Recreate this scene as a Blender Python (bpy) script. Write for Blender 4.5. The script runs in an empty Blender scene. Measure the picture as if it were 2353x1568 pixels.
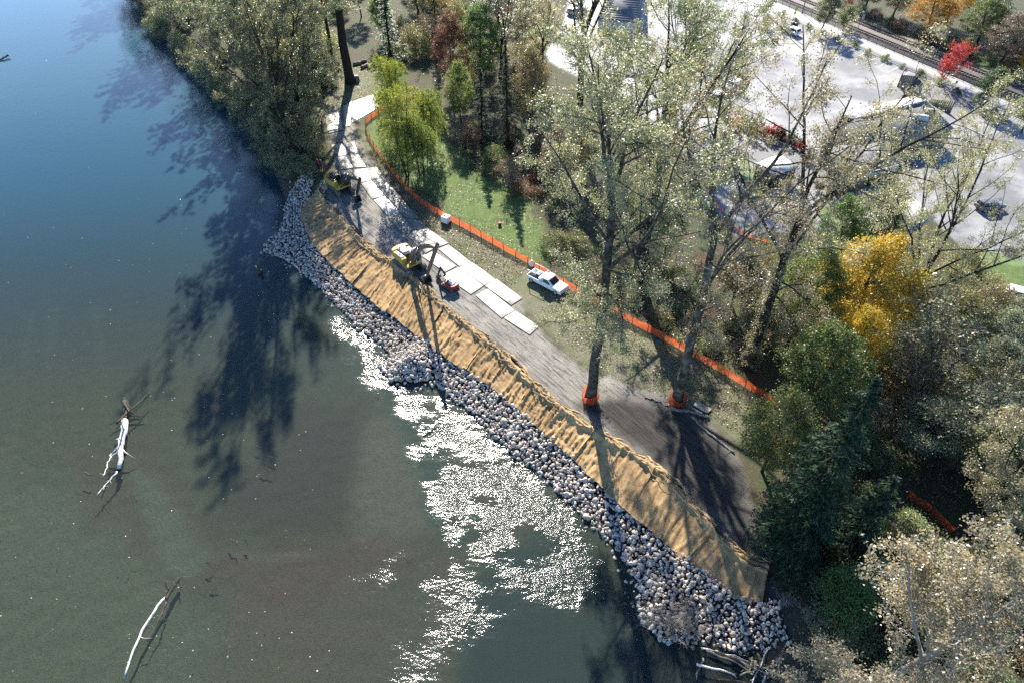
import bpy, math, random
import numpy as np
from mathutils import Matrix, Vector, Euler

# ---------------------------------------------------------------- camera, sky, sun, exposure
scene = bpy.context.scene
COL = scene.collection
CAM_H, PITCH, FPX = 62.0, math.radians(44.0), 1568.0
SUN_EL, SUN_AZ = math.radians(33.0), math.radians(-5.0)      # azimuth measured from +Y towards +X

cam_d = bpy.data.cameras.new('camera')
cam = bpy.data.objects.new('camera', cam_d)
COL.objects.link(cam)
cam.location = (0, 0, CAM_H)
cam.rotation_euler = (math.pi / 2 - PITCH, 0, 0)
cam_d.sensor_width = 36
cam_d.lens = 36 * FPX / 2352
cam_d.clip_start = 0.5
cam_d.clip_end = 6000
scene.camera = cam

world = bpy.data.worlds.new('World')
scene.world = world
world.use_nodes = True
wn = world.node_tree.nodes
wl = world.node_tree.links
wn.clear()
w_out = wn.new('ShaderNodeOutputWorld')
w_bg = wn.new('ShaderNodeBackground')
w_sky = wn.new('ShaderNodeTexSky')
w_sky.sky_type = 'NISHITA'
w_sky.sun_disc = False
w_sky.sun_elevation = SUN_EL
w_sky.sun_rotation = SUN_AZ
w_sky.air_density = 1.0
w_sky.dust_density = 1.0
w_sky.ozone_density = 2.0
w_bg.inputs['Strength'].default_value = 0.058
# thin high cloud, spread over the whole sky
w_tc = wn.new('ShaderNodeTexCoord')
w_map = wn.new('ShaderNodeMapping'); w_map.inputs['Scale'].default_value = (1.0, 1.0, 2.6)
w_noi = wn.new('ShaderNodeTexNoise'); w_noi.inputs['Scale'].default_value = 2.6; w_noi.inputs['Detail'].default_value = 6
w_noi.inputs['Roughness'].default_value = 0.55
w_rmp = wn.new('ShaderNodeValToRGB')
w_rmp.color_ramp.elements[0].position = 0.50; w_rmp.color_ramp.elements[1].position = 0.74
w_fac = wn.new('ShaderNodeMath'); w_fac.operation = 'MULTIPLY'; w_fac.inputs[1].default_value = 0.35
w_mix = wn.new('ShaderNodeMixRGB'); w_mix.inputs['Color2'].default_value = (11.0, 11.0, 11.0, 1)
wl.new(w_tc.outputs['Generated'], w_map.inputs['Vector']); wl.new(w_map.outputs[0], w_noi.inputs['Vector'])
wl.new(w_noi.outputs['Fac'], w_rmp.inputs[0]); wl.new(w_rmp.outputs[0], w_fac.inputs[0])
wl.new(w_fac.outputs[0], w_mix.inputs['Fac']); wl.new(w_sky.outputs[0], w_mix.inputs['Color1'])
w_tint = wn.new('ShaderNodeMixRGB'); w_tint.blend_type = 'MULTIPLY'; w_tint.inputs['Fac'].default_value = 1.0; w_tint.inputs['Color2'].default_value = (0.68, 0.92, 1.20, 1)
wl.new(w_mix.outputs[0], w_tint.inputs['Color1']); # the haze of the lower sky, the same all round
w_sep = wn.new('ShaderNodeSeparateXYZ'); wl.new(w_tc.outputs['Generated'], w_sep.inputs[0])
w_hz = wn.new('ShaderNodeMapRange'); w_hz.inputs['From Min'].default_value = 0.08; w_hz.inputs['From Max'].default_value = 0.62
w_hz.inputs['To Min'].default_value = 3.0; w_hz.inputs['To Max'].default_value = 0.50
w_hzm = wn.new('ShaderNodeVectorMath'); w_hzm.operation = 'SCALE'
w_up = wn.new('ShaderNodeMapRange'); w_up.inputs['From Min'].default_value = 0.30; w_up.inputs['From Max'].default_value = 0.80
w_col = wn.new('ShaderNodeMixRGB'); w_col.inputs['Color1'].default_value = (0.68, 0.92, 1.20, 1); w_col.inputs['Color2'].default_value = (0.30, 0.80, 1.75, 1)
wl.new(w_sep.outputs['Z'], w_up.inputs[0]); wl.new(w_up.outputs[0], w_col.inputs['Fac']); wl.new(w_col.outputs[0], w_tint.inputs['Color2'])
wl.new(w_sep.outputs['Z'], w_hz.inputs[0]); wl.new(w_tint.outputs[0], w_hzm.inputs[0]); wl.new(w_hz.outputs[0], w_hzm.inputs['Scale'])
wl.new(w_hzm.outputs[0], w_bg.inputs['Color']); wl.new(w_bg.outputs[0], w_out.inputs[0])

sun_d = bpy.data.lights.new('sun', 'SUN')
sun_d.energy = 5.0
sun_d.angle = math.radians(0.53)
sun_d.color = (1.0, 0.93, 0.83)
sun = bpy.data.objects.new('sun', sun_d)
COL.objects.link(sun)
sun_dir = Vector((math.sin(SUN_AZ) * math.cos(SUN_EL), math.cos(SUN_AZ) * math.cos(SUN_EL), math.sin(SUN_EL)))
sun.rotation_euler = (-sun_dir).to_track_quat('-Z', 'Y').to_euler()
sun.location = sun_dir * 200

scene.view_settings.view_transform = 'Standard'
scene.view_settings.look = 'None'
scene.view_settings.gamma = 1.0
scene.view_settings.use_curve_mapping = False
scene.view_settings.exposure = 1.5
scene.render.engine = 'CYCLES'
scene.cycles.max_bounces = 6
scene.cycles.diffuse_bounces = 2
scene.cycles.glossy_bounces = 2
scene.cycles.transmission_bounces = 3
scene.cycles.transparent_max_bounces = 10
scene.cycles.caustics_reflective = False
scene.cycles.caustics_refractive = False
scene.cycles.sample_clamp_indirect = 4
scene.cycles.use_denoising = False

# ---------------------------------------------------------------- survey: picture point -> ground point
CF = np.array([0, math.cos(PITCH), -math.sin(PITCH)])
CU = np.array([0, math.sin(PITCH), math.cos(PITCH)])


def P(u, v, z=0.0):
    d = CF * FPX + np.array([u - 1176.0, 0, 0]) - CU * (v - 784.0)
    t = (z - CAM_H) / d[2]
    return np.array([d[0] * t, d[1] * t, z])


def height_to(u, v, vtop, z=0.0):
    """height of an upright whose foot is at (u, v) and whose top is seen at row vtop"""
    p = P(u, v, z)
    ang = PITCH + math.atan((vtop - 784.0) / FPX)
    return CAM_H - z - p[1] * math.tan(ang)


def PL(pts, z=0.0):
    return np.array([P(u, v, z)[:2] for u, v in pts])


# ---------------------------------------------------------------- numeric helpers
def hash2(i, j, s):
    n = np.sin(i * 127.1 + j * 311.7 + s * 74.7) * 43758.5453
    return n - np.floor(n)


def vnoise(x, y, s=0):
    xi, yi = np.floor(x), np.floor(y)
    fx, fy = x - xi, y - yi
    fx = fx * fx * (3 - 2 * fx); fy = fy * fy * (3 - 2 * fy)
    a = hash2(xi, yi, s); b = hash2(xi + 1, yi, s); c = hash2(xi, yi + 1, s); d = hash2(xi + 1, yi + 1, s)
    return (a + (b - a) * fx) * (1 - fy) + (c + (d - c) * fx) * fy


def fbm(x, y, s=0, o=4):
    r, a, t = 0, 0.5, 0
    for k in range(o):
        r = r + a * vnoise(x, y, s + k * 13); t += a
        x, y, a = x * 2.03 + 5.1, y * 2.03 + 1.7, a * 0.5
    return r / t


def dist_line(X, Y, L):
    d = np.full(X.shape, 1e9)
    for (ax, ay), (bx, by) in zip(L[:-1], L[1:]):
        vx, vy = bx - ax, by - ay
        t = np.clip(((X - ax) * vx + (Y - ay) * vy) / (vx * vx + vy * vy + 1e-9), 0, 1)
        d = np.minimum(d, np.hypot(X - ax - t * vx, Y - ay - t * vy))
    return d


def inside(X, Y, poly):
    c = np.zeros(X.shape, bool)
    n = len(poly)
    for i in range(n):
        x1, y1 = poly[i]; x2, y2 = poly[(i + 1) % n]
        cond = ((y1 > Y) != (y2 > Y))
        xs = (x2 - x1) * (Y - y1) / ((y2 - y1) if abs(y2 - y1) > 1e-9 else 1e-9) + x1
        c ^= cond & (X < xs)
    return c


def sdf(X, Y, poly):
    d = dist_line(X, Y, np.vstack([poly, poly[:1]]))
    return np.where(inside(X, Y, poly), d, -d)


def sstep(a, b, x):
    t = np.clip((x - a) / (b - a), 0, 1)
    return t * t * (3 - 2 * t)


def resample(L, n):
    L = np.asarray(L, float)
    s = np.concatenate([[0], np.cumsum(np.linalg.norm(np.diff(L, axis=0), axis=1))])
    t = np.linspace(0, s[-1], n)
    return np.stack([np.interp(t, s, L[:, k]) for k in range(L.shape[1])], 1)


def smooth_line(L, it=2):
    L = np.asarray(L, float)
    for _ in range(it):
        q = L[:-1] * .75 + L[1:] * .25
        r = L[:-1] * .25 + L[1:] * .75
        m = np.empty((2 * len(q), L.shape[1])); m[0::2] = q; m[1::2] = r
        L = np.vstack([L[:1], m, L[-1:]])
    return L


# ---------------------------------------------------------------- mesh helpers
def mesh_np(name, V, F, smooth=False):
    """V (n,3); F list of (m,k) index arrays"""
    me = bpy.data.meshes.new(name)
    V = np.asarray(V, np.float32)
    F = [np.asarray(f, np.int32) for f in F if len(f)]
    me.vertices.add(len(V))
    me.vertices.foreach_set('co', V.ravel())
    nl = sum(f.size for f in F); npoly = sum(len(f) for f in F)
    me.loops.add(nl)
    me.loops.foreach_set('vertex_index', np.concatenate([f.ravel() for f in F]))
    me.polygons.add(npoly)
    st = []; o = 0
    for f in F:
        st.append(o + np.arange(len(f), dtype=np.int32) * f.shape[1]); o += f.size
    me.polygons.foreach_set('loop_start', np.concatenate(st).astype(np.int32))
    if smooth:
        me.polygons.foreach_set('use_smooth', np.ones(npoly, bool))
    me.update(calc_edges=True)
    return me


def attr(me, name, arr, domain='POINT', typ='FLOAT'):
    a = me.attributes.new(name, typ, domain)
    if typ == 'FLOAT':
        a.data.foreach_set('value', np.asarray(arr, np.float32).ravel())
    else:
        a.data.foreach_set('color', np.asarray(arr, np.float32).ravel())


def ob(name, me, mat=None, parent=None, loc=None):
    o = bpy.data.objects.new(name, me)
    COL.objects.link(o)
    if mat is not None and me is not None and len(me.materials) == 0:
        me.materials.append(mat)
    elif mat is not None and me is not None and me.materials[0] is not mat:
        o.material_slots[0].link = 'OBJECT'
        o.material_slots[0].material = mat
    if parent is not None:
        o.parent = parent
    if loc is not None:
        o.location = loc
    return o


def tag(o, label=None, cat=None, group=None, kind=None):
    if label: o['label'] = label
    if cat: o['category'] = cat
    if group: o['group'] = group
    if kind: o['kind'] = kind
    return o


def empty(name, loc=(0, 0, 0), rz=0.0, label=None, cat=None, group=None, kind=None):
    o = bpy.data.objects.new(name, None)
    COL.objects.link(o)
    o.location = loc
    o.rotation_euler = (0, 0, rz)
    o.empty_display_size = 0.3
    return tag(o, label, cat, group, kind)


def copy_tree(o, parent=None):
    c = o.copy()
    COL.objects.link(c)
    if parent is not None:
        c.parent = parent
    for ch in list(o.children):
        copy_tree(ch, c)
    return c


BOXF = np.array([[0, 3, 2, 1], [4, 5, 6, 7], [0, 1, 5, 4], [1, 2, 6, 5], [2, 3, 7, 6], [3, 0, 4, 7]])


class MB:
    def __init__(self):
        self.V = []; self.F = {}; self.n = 0

    def add(self, V, F):
        V = np.asarray(V, float)
        for f in F:
            f = np.asarray(f, int)
            if f.ndim == 1: f = f[None]
            self.F.setdefault(f.shape[1], []).append(f + self.n)
        self.V.append(V); self.n += len(V)
        return self

    def box(self, c, s, rz=0.0, ry=0.0, rx=0.0, taper=(1, 1)):
        s = np.array(s) / 2
        v = np.array([[-1, -1, -1], [1, -1, -1], [1, 1, -1], [-1, 1, -1], [-1, -1, 1], [1, -1, 1], [1, 1, 1], [-1, 1, 1]], float)
        v[4:, 0] *= taper[0]; v[4:, 1] *= taper[1]
        v = v * s
        R = np.array(Euler((rx, ry, rz)).to_matrix())
        return self.add(v @ R.T + np.array(c), [BOXF])

    def bar(self, p, q, w, h):
        p = np.array(p, float); q = np.array(q, float)
        d = q - p; L = np.linalg.norm(d); d /= L
        up = np.array([0, 0, 1.0])
        if abs(d[2]) > 0.95: up = np.array([0, 1.0, 0])
        s = np.cross(d, up); s /= np.linalg.norm(s)
        n = np.cross(s, d)
        v = []
        for e in (p, q):
            for a, b in ((-1, -1), (1, -1), (1, 1), (-1, 1)):
                v.append(e + s * a * w / 2 + n * b * h / 2)
        f = np.array([[0, 1, 2, 3], [7, 6, 5, 4], [0, 4, 5, 1], [1, 5, 6, 2], [2, 6, 7, 3], [3, 7, 4, 0]])
        return self.add(v, [f])

    def tube(self, pts, rad, k=8, cap=True):
        pts = np.asarray(pts, float)
        rad = np.broadcast_to(np.asarray(rad, float), (len(pts),))
        d = np.gradient(pts, axis=0)
        d /= np.linalg.norm(d, axis=1)[:, None] + 1e-9
        ref = np.array([0.31, 0.17, 0.93])
        if abs(np.dot(d.mean(0), ref)) > 0.9: ref = np.array([0.9, -0.4, 0.1])
        s = np.cross(d, ref); s /= np.linalg.norm(s, axis=1)[:, None] + 1e-9
        t = np.cross(d, s)
        a = np.arange(k) * 2 * np.pi / k
        v = pts[:, None] + rad[:, None, None] * (np.cos(a)[None, :, None] * s[:, None] + np.sin(a)[None, :, None] * t[:, None])
        n = len(pts)
        i = np.arange(n - 1)[:, None] * k; j = np.arange(k)[None]
        f = np.stack([i + j, i + (j + 1) % k, i + k + (j + 1) % k, i + k + j], -1).reshape(-1, 4)
        F = [f]
        if cap:
            F += [np.arange(k)[::-1], (n - 1) * k + np.arange(k)]
        return self.add(v.reshape(-1, 3), F)

    def prism(self, poly, y0, y1):
        """poly in x,z extruded along y"""
        poly = np.array(poly, float); n = len(poly)
        v = np.vstack([np.c_[poly[:, 0], np.full(n, y0), poly[:, 1]], np.c_[poly[:, 0], np.full(n, y1), poly[:, 1]]])
        i = np.arange(n)
        side = np.stack([i, (i + 1) % n, n + (i + 1) % n, n + i], 1)
        return self.add(v, [np.arange(n)[::-1], n + np.arange(n), side])

    def slab(self, poly, z0, z1):
        """poly in x,y extruded along z"""
        poly = np.array(poly, float); n = len(poly)
        v = np.vstack([np.c_[poly, np.full(n, z0)], np.c_[poly, np.full(n, z1)]])
        i = np.arange(n)
        side = np.stack([i, (i + 1) % n, n + (i + 1) % n, n + i], 1)
        return self.add(v, [np.arange(n)[::-1], n + np.arange(n), side])

    def xf(self, M):
        M = np.array(M)
        self.V = [v @ M[:3, :3].T + M[:3, 3] for v in self.V]
        return self

    def mesh(self, name, smooth=False):
        return mesh_np(name, np.vstack(self.V), [np.vstack(f) for f in self.F.values()], smooth)

    def build(self, name, mat, parent=None, smooth=False, loc=None, bevel=0):
        me = self.mesh(name, smooth)
        o = ob(name, me, mat, parent, loc)
        if bevel:
            b = o.modifiers.new('edge', 'BEVEL'); b.width = bevel; b.segments = 2; b.limit_method = 'ANGLE'
        return o


# ---------------------------------------------------------------- material helpers
def newmat(name):
    m = bpy.data.materials.new(name)
    m.use_nodes = True
    m.node_tree.nodes.clear()
    return m, m.node_tree.nodes, m.node_tree.links


def N(nodes, typ, **kw):
    n = nodes.new(typ)
    for k, v in kw.items():
        if k.startswith('_'):
            setattr(n, k[1:], v)
        else:
            n.inputs[k.replace('__', ' ')].default_value = v
    return n


def C4(c):
    return (c[0], c[1], c[2], 1)


def ramp(nodes, stops):
    r = nodes.new('ShaderNodeValToRGB')
    e = r.color_ramp.elements
    while len(e) < len(stops): e.new(0.5)
    for el, (p, c) in zip(e, stops):
        el.position = p; el.color = C4(c) if len(c) == 3 else c
    return r


def mat_noise(name, c1, c2, scale=3.0, rough=0.8, bump=0.0, bscale=None, metallic=0.0, spec=0.5, detail=6, c3=None):
    m, n, l = newmat(name)
    out = n.new('ShaderNodeOutputMaterial'); b = n.new('ShaderNodeBsdfPrincipled')
    tc = n.new('ShaderNodeTexCoord')
    no = N(n, 'ShaderNodeTexNoise', Scale=scale, Detail=detail, Roughness=0.62)
    st = [(0.35, c1), (0.65, c2)] if c3 is None else [(0.3, c1), (0.5, c2), (0.72, c3)]
    r = ramp(n, st)
    l.new(tc.outputs['Object'], no.inputs['Vector']); l.new(no.outputs['Fac'], r.inputs[0])
    l.new(r.outputs[0], b.inputs['Base Color'])
    b.inputs['Roughness'].default_value = rough
    b.inputs['Metallic'].default_value = metallic
    b.inputs['Specular IOR Level'].default_value = spec
    if bump:
        n2 = N(n, 'ShaderNodeTexNoise', Scale=bscale or scale * 4, Detail=6, Roughness=0.65)
        bp = N(n, 'ShaderNodeBump', Strength=1.0, Distance=bump)
        l.new(tc.outputs['Object'], n2.inputs['Vector']); l.new(n2.outputs['Fac'], bp.inputs['Height'])
        l.new(bp.outputs[0], b.inputs['Normal'])
    l.new(b.outputs[0], out.inputs[0])
    return m


def leafmat(name, stops, trans=0.4, rough=0.42, spec=0.5, hue=0.04, val=0.5):
    m, n, l = newmat(name)
    out = n.new('ShaderNodeOutputMaterial')
    at = N(n, 'ShaderNodeAttribute', _attribute_name='tint')
    r = ramp(n, stops)
    oi = n.new('ShaderNodeObjectInfo')
    hs = n.new('ShaderNodeHueSaturation')
    mr = N(n, 'ShaderNodeMapRange'); mr.inputs['To Min'].default_value = 0.5 - hue; mr.inputs['To Max'].default_value = 0.5 + hue * 0.6
    mv = N(n, 'ShaderNodeMapRange'); mv.inputs['To Min'].default_value = 1 - val / 2; mv.inputs['To Max'].default_value = 1 + val / 2
    ml = N(n, 'ShaderNodeMath', _operation='MULTIPLY'); ml.inputs[1].default_value = 7.31
    fr = N(n, 'ShaderNodeMath', _operation='FRACT')
    l.new(oi.outputs['Random'], mr.inputs[0]); l.new(oi.outputs['Random'], ml.inputs[0]); l.new(ml.outputs[0], fr.inputs[0]); l.new(fr.outputs[0], mv.inputs[0])
    l.new(at.outputs['Fac'], r.inputs[0]); l.new(r.outputs[0], hs.inputs['Color'])
    l.new(mr.outputs[0], hs.inputs['Hue']); l.new(mv.outputs[0], hs.inputs['Value'])
    b = n.new('ShaderNodeBsdfPrincipled')
    b.inputs['Roughness'].default_value = rough
    b.inputs['Specular IOR Level'].default_value = spec
    tr = n.new('ShaderNodeBsdfTranslucent')
    g = N(n, 'ShaderNodeMixRGB', _blend_type='MULTIPLY', Fac=1.0); g.inputs['Color2'].default_value = (1.25, 1.15, 0.6, 1)
    l.new(hs.outputs[0], b.inputs['Base Color']); l.new(hs.outputs[0], g.inputs['Color1']); l.new(g.outputs[0], tr.inputs['Color'])
    mx = N(n, 'ShaderNodeMixShader', Fac=trans)
    l.new(b.outputs[0], mx.inputs[1]); l.new(tr.outputs[0], mx.inputs[2]); l.new(mx.outputs[0], out.inputs[0])
    return m
# ---------------------------------------------------------------- the lie of the land
ZW = -2.7          # river level
ZB = -1.25          # foot of the fabric slope
W_px = [(150, -330), (215, -200), (270, -90), (330, 0), (352, 60), (420, 125), (500, 205), (560, 270), (608, 350), (640, 415), (659, 474), (655, 513), (640, 540),
        (613, 560), (611, 578), (650, 590), (686, 616), (726, 648), (760, 682), (817, 738), (880, 792), (905, 818), (893, 853), (902, 870), (955, 874), (990, 868), (1012, 886), (1040, 914),
        (1082, 940), (1111, 968), (1140, 1002), (1186, 1042), (1226, 1072), (1270, 1104), (1305, 1150), (1356, 1188), (1383, 1225), (1410, 1249), (1437, 1276), (1453, 1309), (1467, 1343), (1471, 1377),
        (1478, 1425), (1524, 1465), (1625, 1468), (1692, 1488), (1746, 1496), (1775, 1560), (1800, 1640), (1830, 1760), (1850, 1900)]
B_px = [(722, 434), (702, 465), (693, 490), (700, 529), (726, 568), (772, 617), (829, 672), (868, 702), (940, 757), (1010, 813), (1076, 852), (1128, 890), (1198, 952),
        (1255, 1004), (1312, 1050), (1383, 1121), (1440, 1171), (1507, 1225), (1558, 1276), (1625, 1328), (1692, 1380), (1750, 1385)]
T_px = [(735, 440), (748, 470), (800, 522), (868, 588), (905, 606), (960, 642), (1000, 690), (1050, 730), (1100, 768), (1160, 818), (1220, 878),
        (1290, 938), (1370, 994), (1450, 1038), (1510, 1078), (1570, 1134), (1620, 1188), (1660, 1240), (1702, 1276), (1765, 1300)]
W_xy = PL(W_px, ZW)
B_xy = PL(B_px, ZB)
T_xy = PL(T_px, 0.0)
bank_up = PL([(200, -330), (270, -210), (325, -110), (380, -20), (410, 40), (470, 100), (545, 180), (610, 260), (660, 340), (700, 410)], 0)
bank_dn = PL([(1800, 1330), (1850, 1420), (1890, 1520), (1920, 1640), (1950, 1900)], 0)
TOP_xy = np.vstack([bank_up, T_xy, bank_dn])
LAND = np.vstack([W_xy, [[900, W_xy[-1, 1] - 5], [900, 2500], [W_xy[0, 0], 2500]]])
UP = np.vstack([TOP_xy, [[900, TOP_xy[-1, 1] - 5], [900, 2500], [TOP_xy[0, 0], 2500]]])


def H(X, Y):
    X = np.asarray(X, float); Y = np.asarray(Y, float)
    dW = dist_line(X, Y, W_xy); dT = dist_line(X, Y, TOP_xy)
    land = inside(X, Y, LAND); up = inside(X, Y, UP)
    z = np.where(land, ZW + (0 - ZW) * dW / (dW + dT + 1e-6), ZW - np.minimum(dW * 0.16, 0.45) - 0.7 * sstep(3, 30, dW))
    z = np.where(up, 0.0, z)
    return z


def Hp(x, y):
    return float(H(np.array([x]), np.array([y]))[0])


def axis(fine0, fine1, step, lo, hi, grow=1.18):
    a = list(np.arange(fine0, fine1 + 1e-6, step))
    s = step
    while a[-1] < hi:
        s *= grow; a.append(a[-1] + s)
    s = step
    while a[0] > lo:
        s *= grow; a.insert(0, a[0] - s)
    return np.array(a)


def grid_mesh(name, xs, ys, zfun, keep=None):
    X, Y = np.meshgrid(xs, ys)
    x, y = X.ravel(), Y.ravel()
    z = zfun(x, y)
    nx, ny = len(xs), len(ys)
    i = (np.arange(ny - 1)[:, None] * nx + np.arange(nx - 1)[None]).ravel()
    F = np.stack([i, i + 1, i + nx + 1, i + nx], 1)
    if keep is not None:
        k = keep(x, y)
        F = F[k[F].any(1)]
        used = np.unique(F)
        mp = np.full(len(x), -1); mp[used] = np.arange(len(used))
        F = mp[F]; x, y, z = x[used], y[used], z[used]
    me = mesh_np(name, np.c_[x, y, z], [F], True)
    return me, x, y


# regions of the upland, surveyed on the ground
R_road = PL([(872, 222), (800, 240), (745, 262), (752, 300), (768, 340), (765, 400), (728, 436), (748, 470), (800, 522), (868, 588), (905, 606), (960, 642), (1000, 690),
             (1050, 730), (1100, 768), (1160, 818), (1220, 878), (1290, 938), (1370, 994), (1450, 1038), (1510, 1078), (1570, 1134), (1620, 1188), (1660, 1240),
             (1702, 1276), (1770, 1296), (1745, 1200), (1700, 1060), (1640, 975), (1560, 920), (1440, 880), (1330, 840), (1260, 775), (1170, 680), (1060, 585), (1000, 540),
             (930, 470), (870, 390), (825, 330), (812, 285), (850, 250)])
R_tree_shade = PL([(1330, 930), (1400, 905), (1545, 925), (1640, 985), (1700, 1070), (1745, 1210), (1765, 1290), (1705, 1270), (1625, 1180), (1560, 1110), (1450, 1020)])  # darker soil, mostly tree shade painted into the track end
R_lawn = PL([(900, 252), (842, 288), (850, 322), (905, 395), (1005, 470), (1110, 545), (1215, 602), (1262, 590), (1250, 520), (1180, 430), (1080, 385), (1010, 310), (950, 260)])
R_lawn2 = PL([(1700, 350), (1750, 410), (1775, 450), (1740, 465), (1695, 400)])
R_lawn3 = PL([(1880, 470), (1960, 490), (1990, 520), (1900, 545)])
R_lawn4 = PL([(2210, 560), (2352, 600), (2380, 740), (2290, 720), (2200, 640)])
R_lawn5 = PL([(2235, 120), (2400, 170), (2420, 250), (2330, 215), (2230, 160)])
R_lawn6 = PL([(925, 75), (1000, 75), (1010, 120), (925, 130)])
R_dry = PL([(835, 300), (850, 330), (905, 400), (1005, 480), (1110, 555), (1215, 612), (1300, 660), (1400, 715), (1600, 820), (1790, 930), (1740, 1010), (1690, 1020),
            (1620, 960), (1520, 910), (1330, 840), (1170, 680), (1000, 535), (900, 420), (820, 330)])
R_clear = PL([(700, 160), (860, 150), (880, 215), (790, 245), (740, 265), (700, 300), (690, 220)])
R_park = PL([(1240, 130), (1290, 60), (1310, -20), (1780, -60), (1905, 5), (2010, 80), (2352, 255), (2420, 300), (2430, 620), (2240, 600), (2120, 480), (2075, 440), (1990, 560), (1880, 545),
             (1780, 535), (1690, 545), (1640, 480), (1560, 330), (1400, 220)])


def masks(x, y):
    n1 = (fbm(x * 0.55, y * 0.55, 3) - 0.5) * 2.4
    n2 = (fbm(x * 0.22, y * 0.22, 9) - 0.5) * 5

    def m(poly, w=0.5, k=1.0):
        return sstep(-w, w, sdf(x, y, poly) + n1 * k)
    road = m(R_road, 0.5, 0.9)
    lawn = np.maximum.reduce([m(R_lawn, 1.0, 1.2)] + [m(r, 0.8, 0.8) for r in (R_lawn2, R_lawn3, R_lawn4, R_lawn5, R_lawn6)])
    dry = np.maximum(m(R_dry, 1.4, 1.5), m(R_clear, 1.6, 1.8))
    park = m(R_park, 0.35, 0.25)
    shade_or_wet = m(R_tree_shade, 1.6, 1.2)
    return road, lawn, dry, park, shade_or_wet


xs = axis(-70, 92, 0.5, -700, 1100, 1.12)
ys = np.concatenate([axis(20, 125, 0.5, -40, 124, 1.2), np.arange(126, 330, 1.1), axis(332, 334, 2, 332, 2300, 1.2)])
g_me, gx, gy = grid_mesh('ground', xs, ys, lambda x, y: H(x, y) + np.where(inside(x, y, UP), 0, (fbm(x * 1.1, y * 1.1, 2) - .5) * 0.25))
mr, ml_, md_, mp_, ms_ = masks(gx, gy)
for nm, a in (('m_road', mr), ('m_lawn', ml_), ('m_dry', md_), ('m_park', mp_), ('m_tree_shade', ms_)):
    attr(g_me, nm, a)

# riverbed colour: gravel bars, silt, sand plume, weed and a patch of painted shade, as regions of the bed
def blob(x, y, pts, w):
    return sstep(-w, w, sdf(x, y, PL(pts, ZW)) + (fbm(x * .35, y * .35, 5) - .5) * w * 1.6)


def bed_colour(x, y):
    c = np.empty((len(x), 4)); c[:, 3] = 1
    n = fbm(x * 0.13, y * 0.13, 21)[:, None]
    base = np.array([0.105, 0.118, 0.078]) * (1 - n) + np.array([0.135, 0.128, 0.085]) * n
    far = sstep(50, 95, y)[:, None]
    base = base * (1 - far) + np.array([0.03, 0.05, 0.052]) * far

    def put(pts, w, col, k=1.0):
        nonlocal base
        m = blob(x, y, pts, w)[:, None] * k
        base = base * (1 - m) + np.array(col) * m
    put([(-200, 1050), (280, 1080), (420, 1330), (620, 1568), (560, 1800), (-300, 1800)], 5, (0.165, 0.185, 0.115), .75)
    put([(180, 1040), (330, 1010), (520, 1290), (470, 1340), (250, 1200), (190, 1180)], 3.5, (0.135, 0.098, 0.065), .8)
    put([(620, 930), (850, 900), (830, 1020), (800, 1250), (620, 1250), (480, 1200), (540, 1060)], 3, (0.085, 0.072, 0.060), .85)
    put([(850, 960), (930, 940), (1000, 1050), (1010, 1200), (920, 1250), (820, 1240), (815, 1100)], 1.6, (0.20, 0.185, 0.145), .85)
    put([(520, 1270), (700, 1230), (960, 1230), (1010, 1300), (880, 1330), (680, 1420), (540, 1400)], 3, (0.16, 0.105, 0.072), .9)
    put([(560, 1400), (800, 1350), (980, 1400), (930, 1500), (700, 1568), (450, 1600)], 3, (0.165, 0.13, 0.09), .8)
    put([(290, 1040), (345, 1075), (400, 1170), (480, 1265), (430, 1300), (370, 1290), (340, 1210), (285, 1110)], 1.1, (0.165, 0.19, 0.13), .8)
    for tr_ in ([(200, 695), (222, 698), (243, 960), (232, 965), (215, 760)], [(60, 700), (70, 700), (40, 960), (-10, 1050), (30, 900)], [(110, 690), (124, 690), (95, 980), (80, 980)]):
        put(tr_, .8, (0.135, 0.15, 0.105), .55)
    put([(500, 1250), (700, 1262), (700, 1272), (560, 1275)], .5, (0.21, 0.18, 0.13), .6)
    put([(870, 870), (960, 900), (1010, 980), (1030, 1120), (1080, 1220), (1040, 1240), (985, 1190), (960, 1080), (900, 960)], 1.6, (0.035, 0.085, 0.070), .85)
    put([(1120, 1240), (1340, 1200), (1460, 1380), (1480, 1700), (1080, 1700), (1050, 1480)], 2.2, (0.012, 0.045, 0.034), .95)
    put([(1380, 1280), (1475, 1380), (1520, 1480), (1700, 1510), (1760, 1600), (1560, 1800), (1440, 1700), (1420, 1460)], 1.6, (0.012, 0.022, 0.028), .9)  # dark navy: shade in the lower right corner painted into the bed
    put([(640, 640), (760, 700), (800, 760), (730, 810), (680, 760)], 1.6, (0.07, 0.068, 0.018), .7)
    c[:, :3] = base * np.array([.64, .62, .60])
    # the bank that comes down to the water under the stones
    shade_or_wet = (inside(x, y, LAND))[:, None]
    c[:, :3] = np.where(shade_or_wet, np.array([0.055, 0.048, 0.04]), c[:, :3])
    return c


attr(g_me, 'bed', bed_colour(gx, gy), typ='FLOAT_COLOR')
attr(g_me, 'm_up', sstep(-0.6, 0.6, sdf(gx, gy, UP) + (fbm(gx, gy, 8) - .5) * 1.2))


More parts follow.
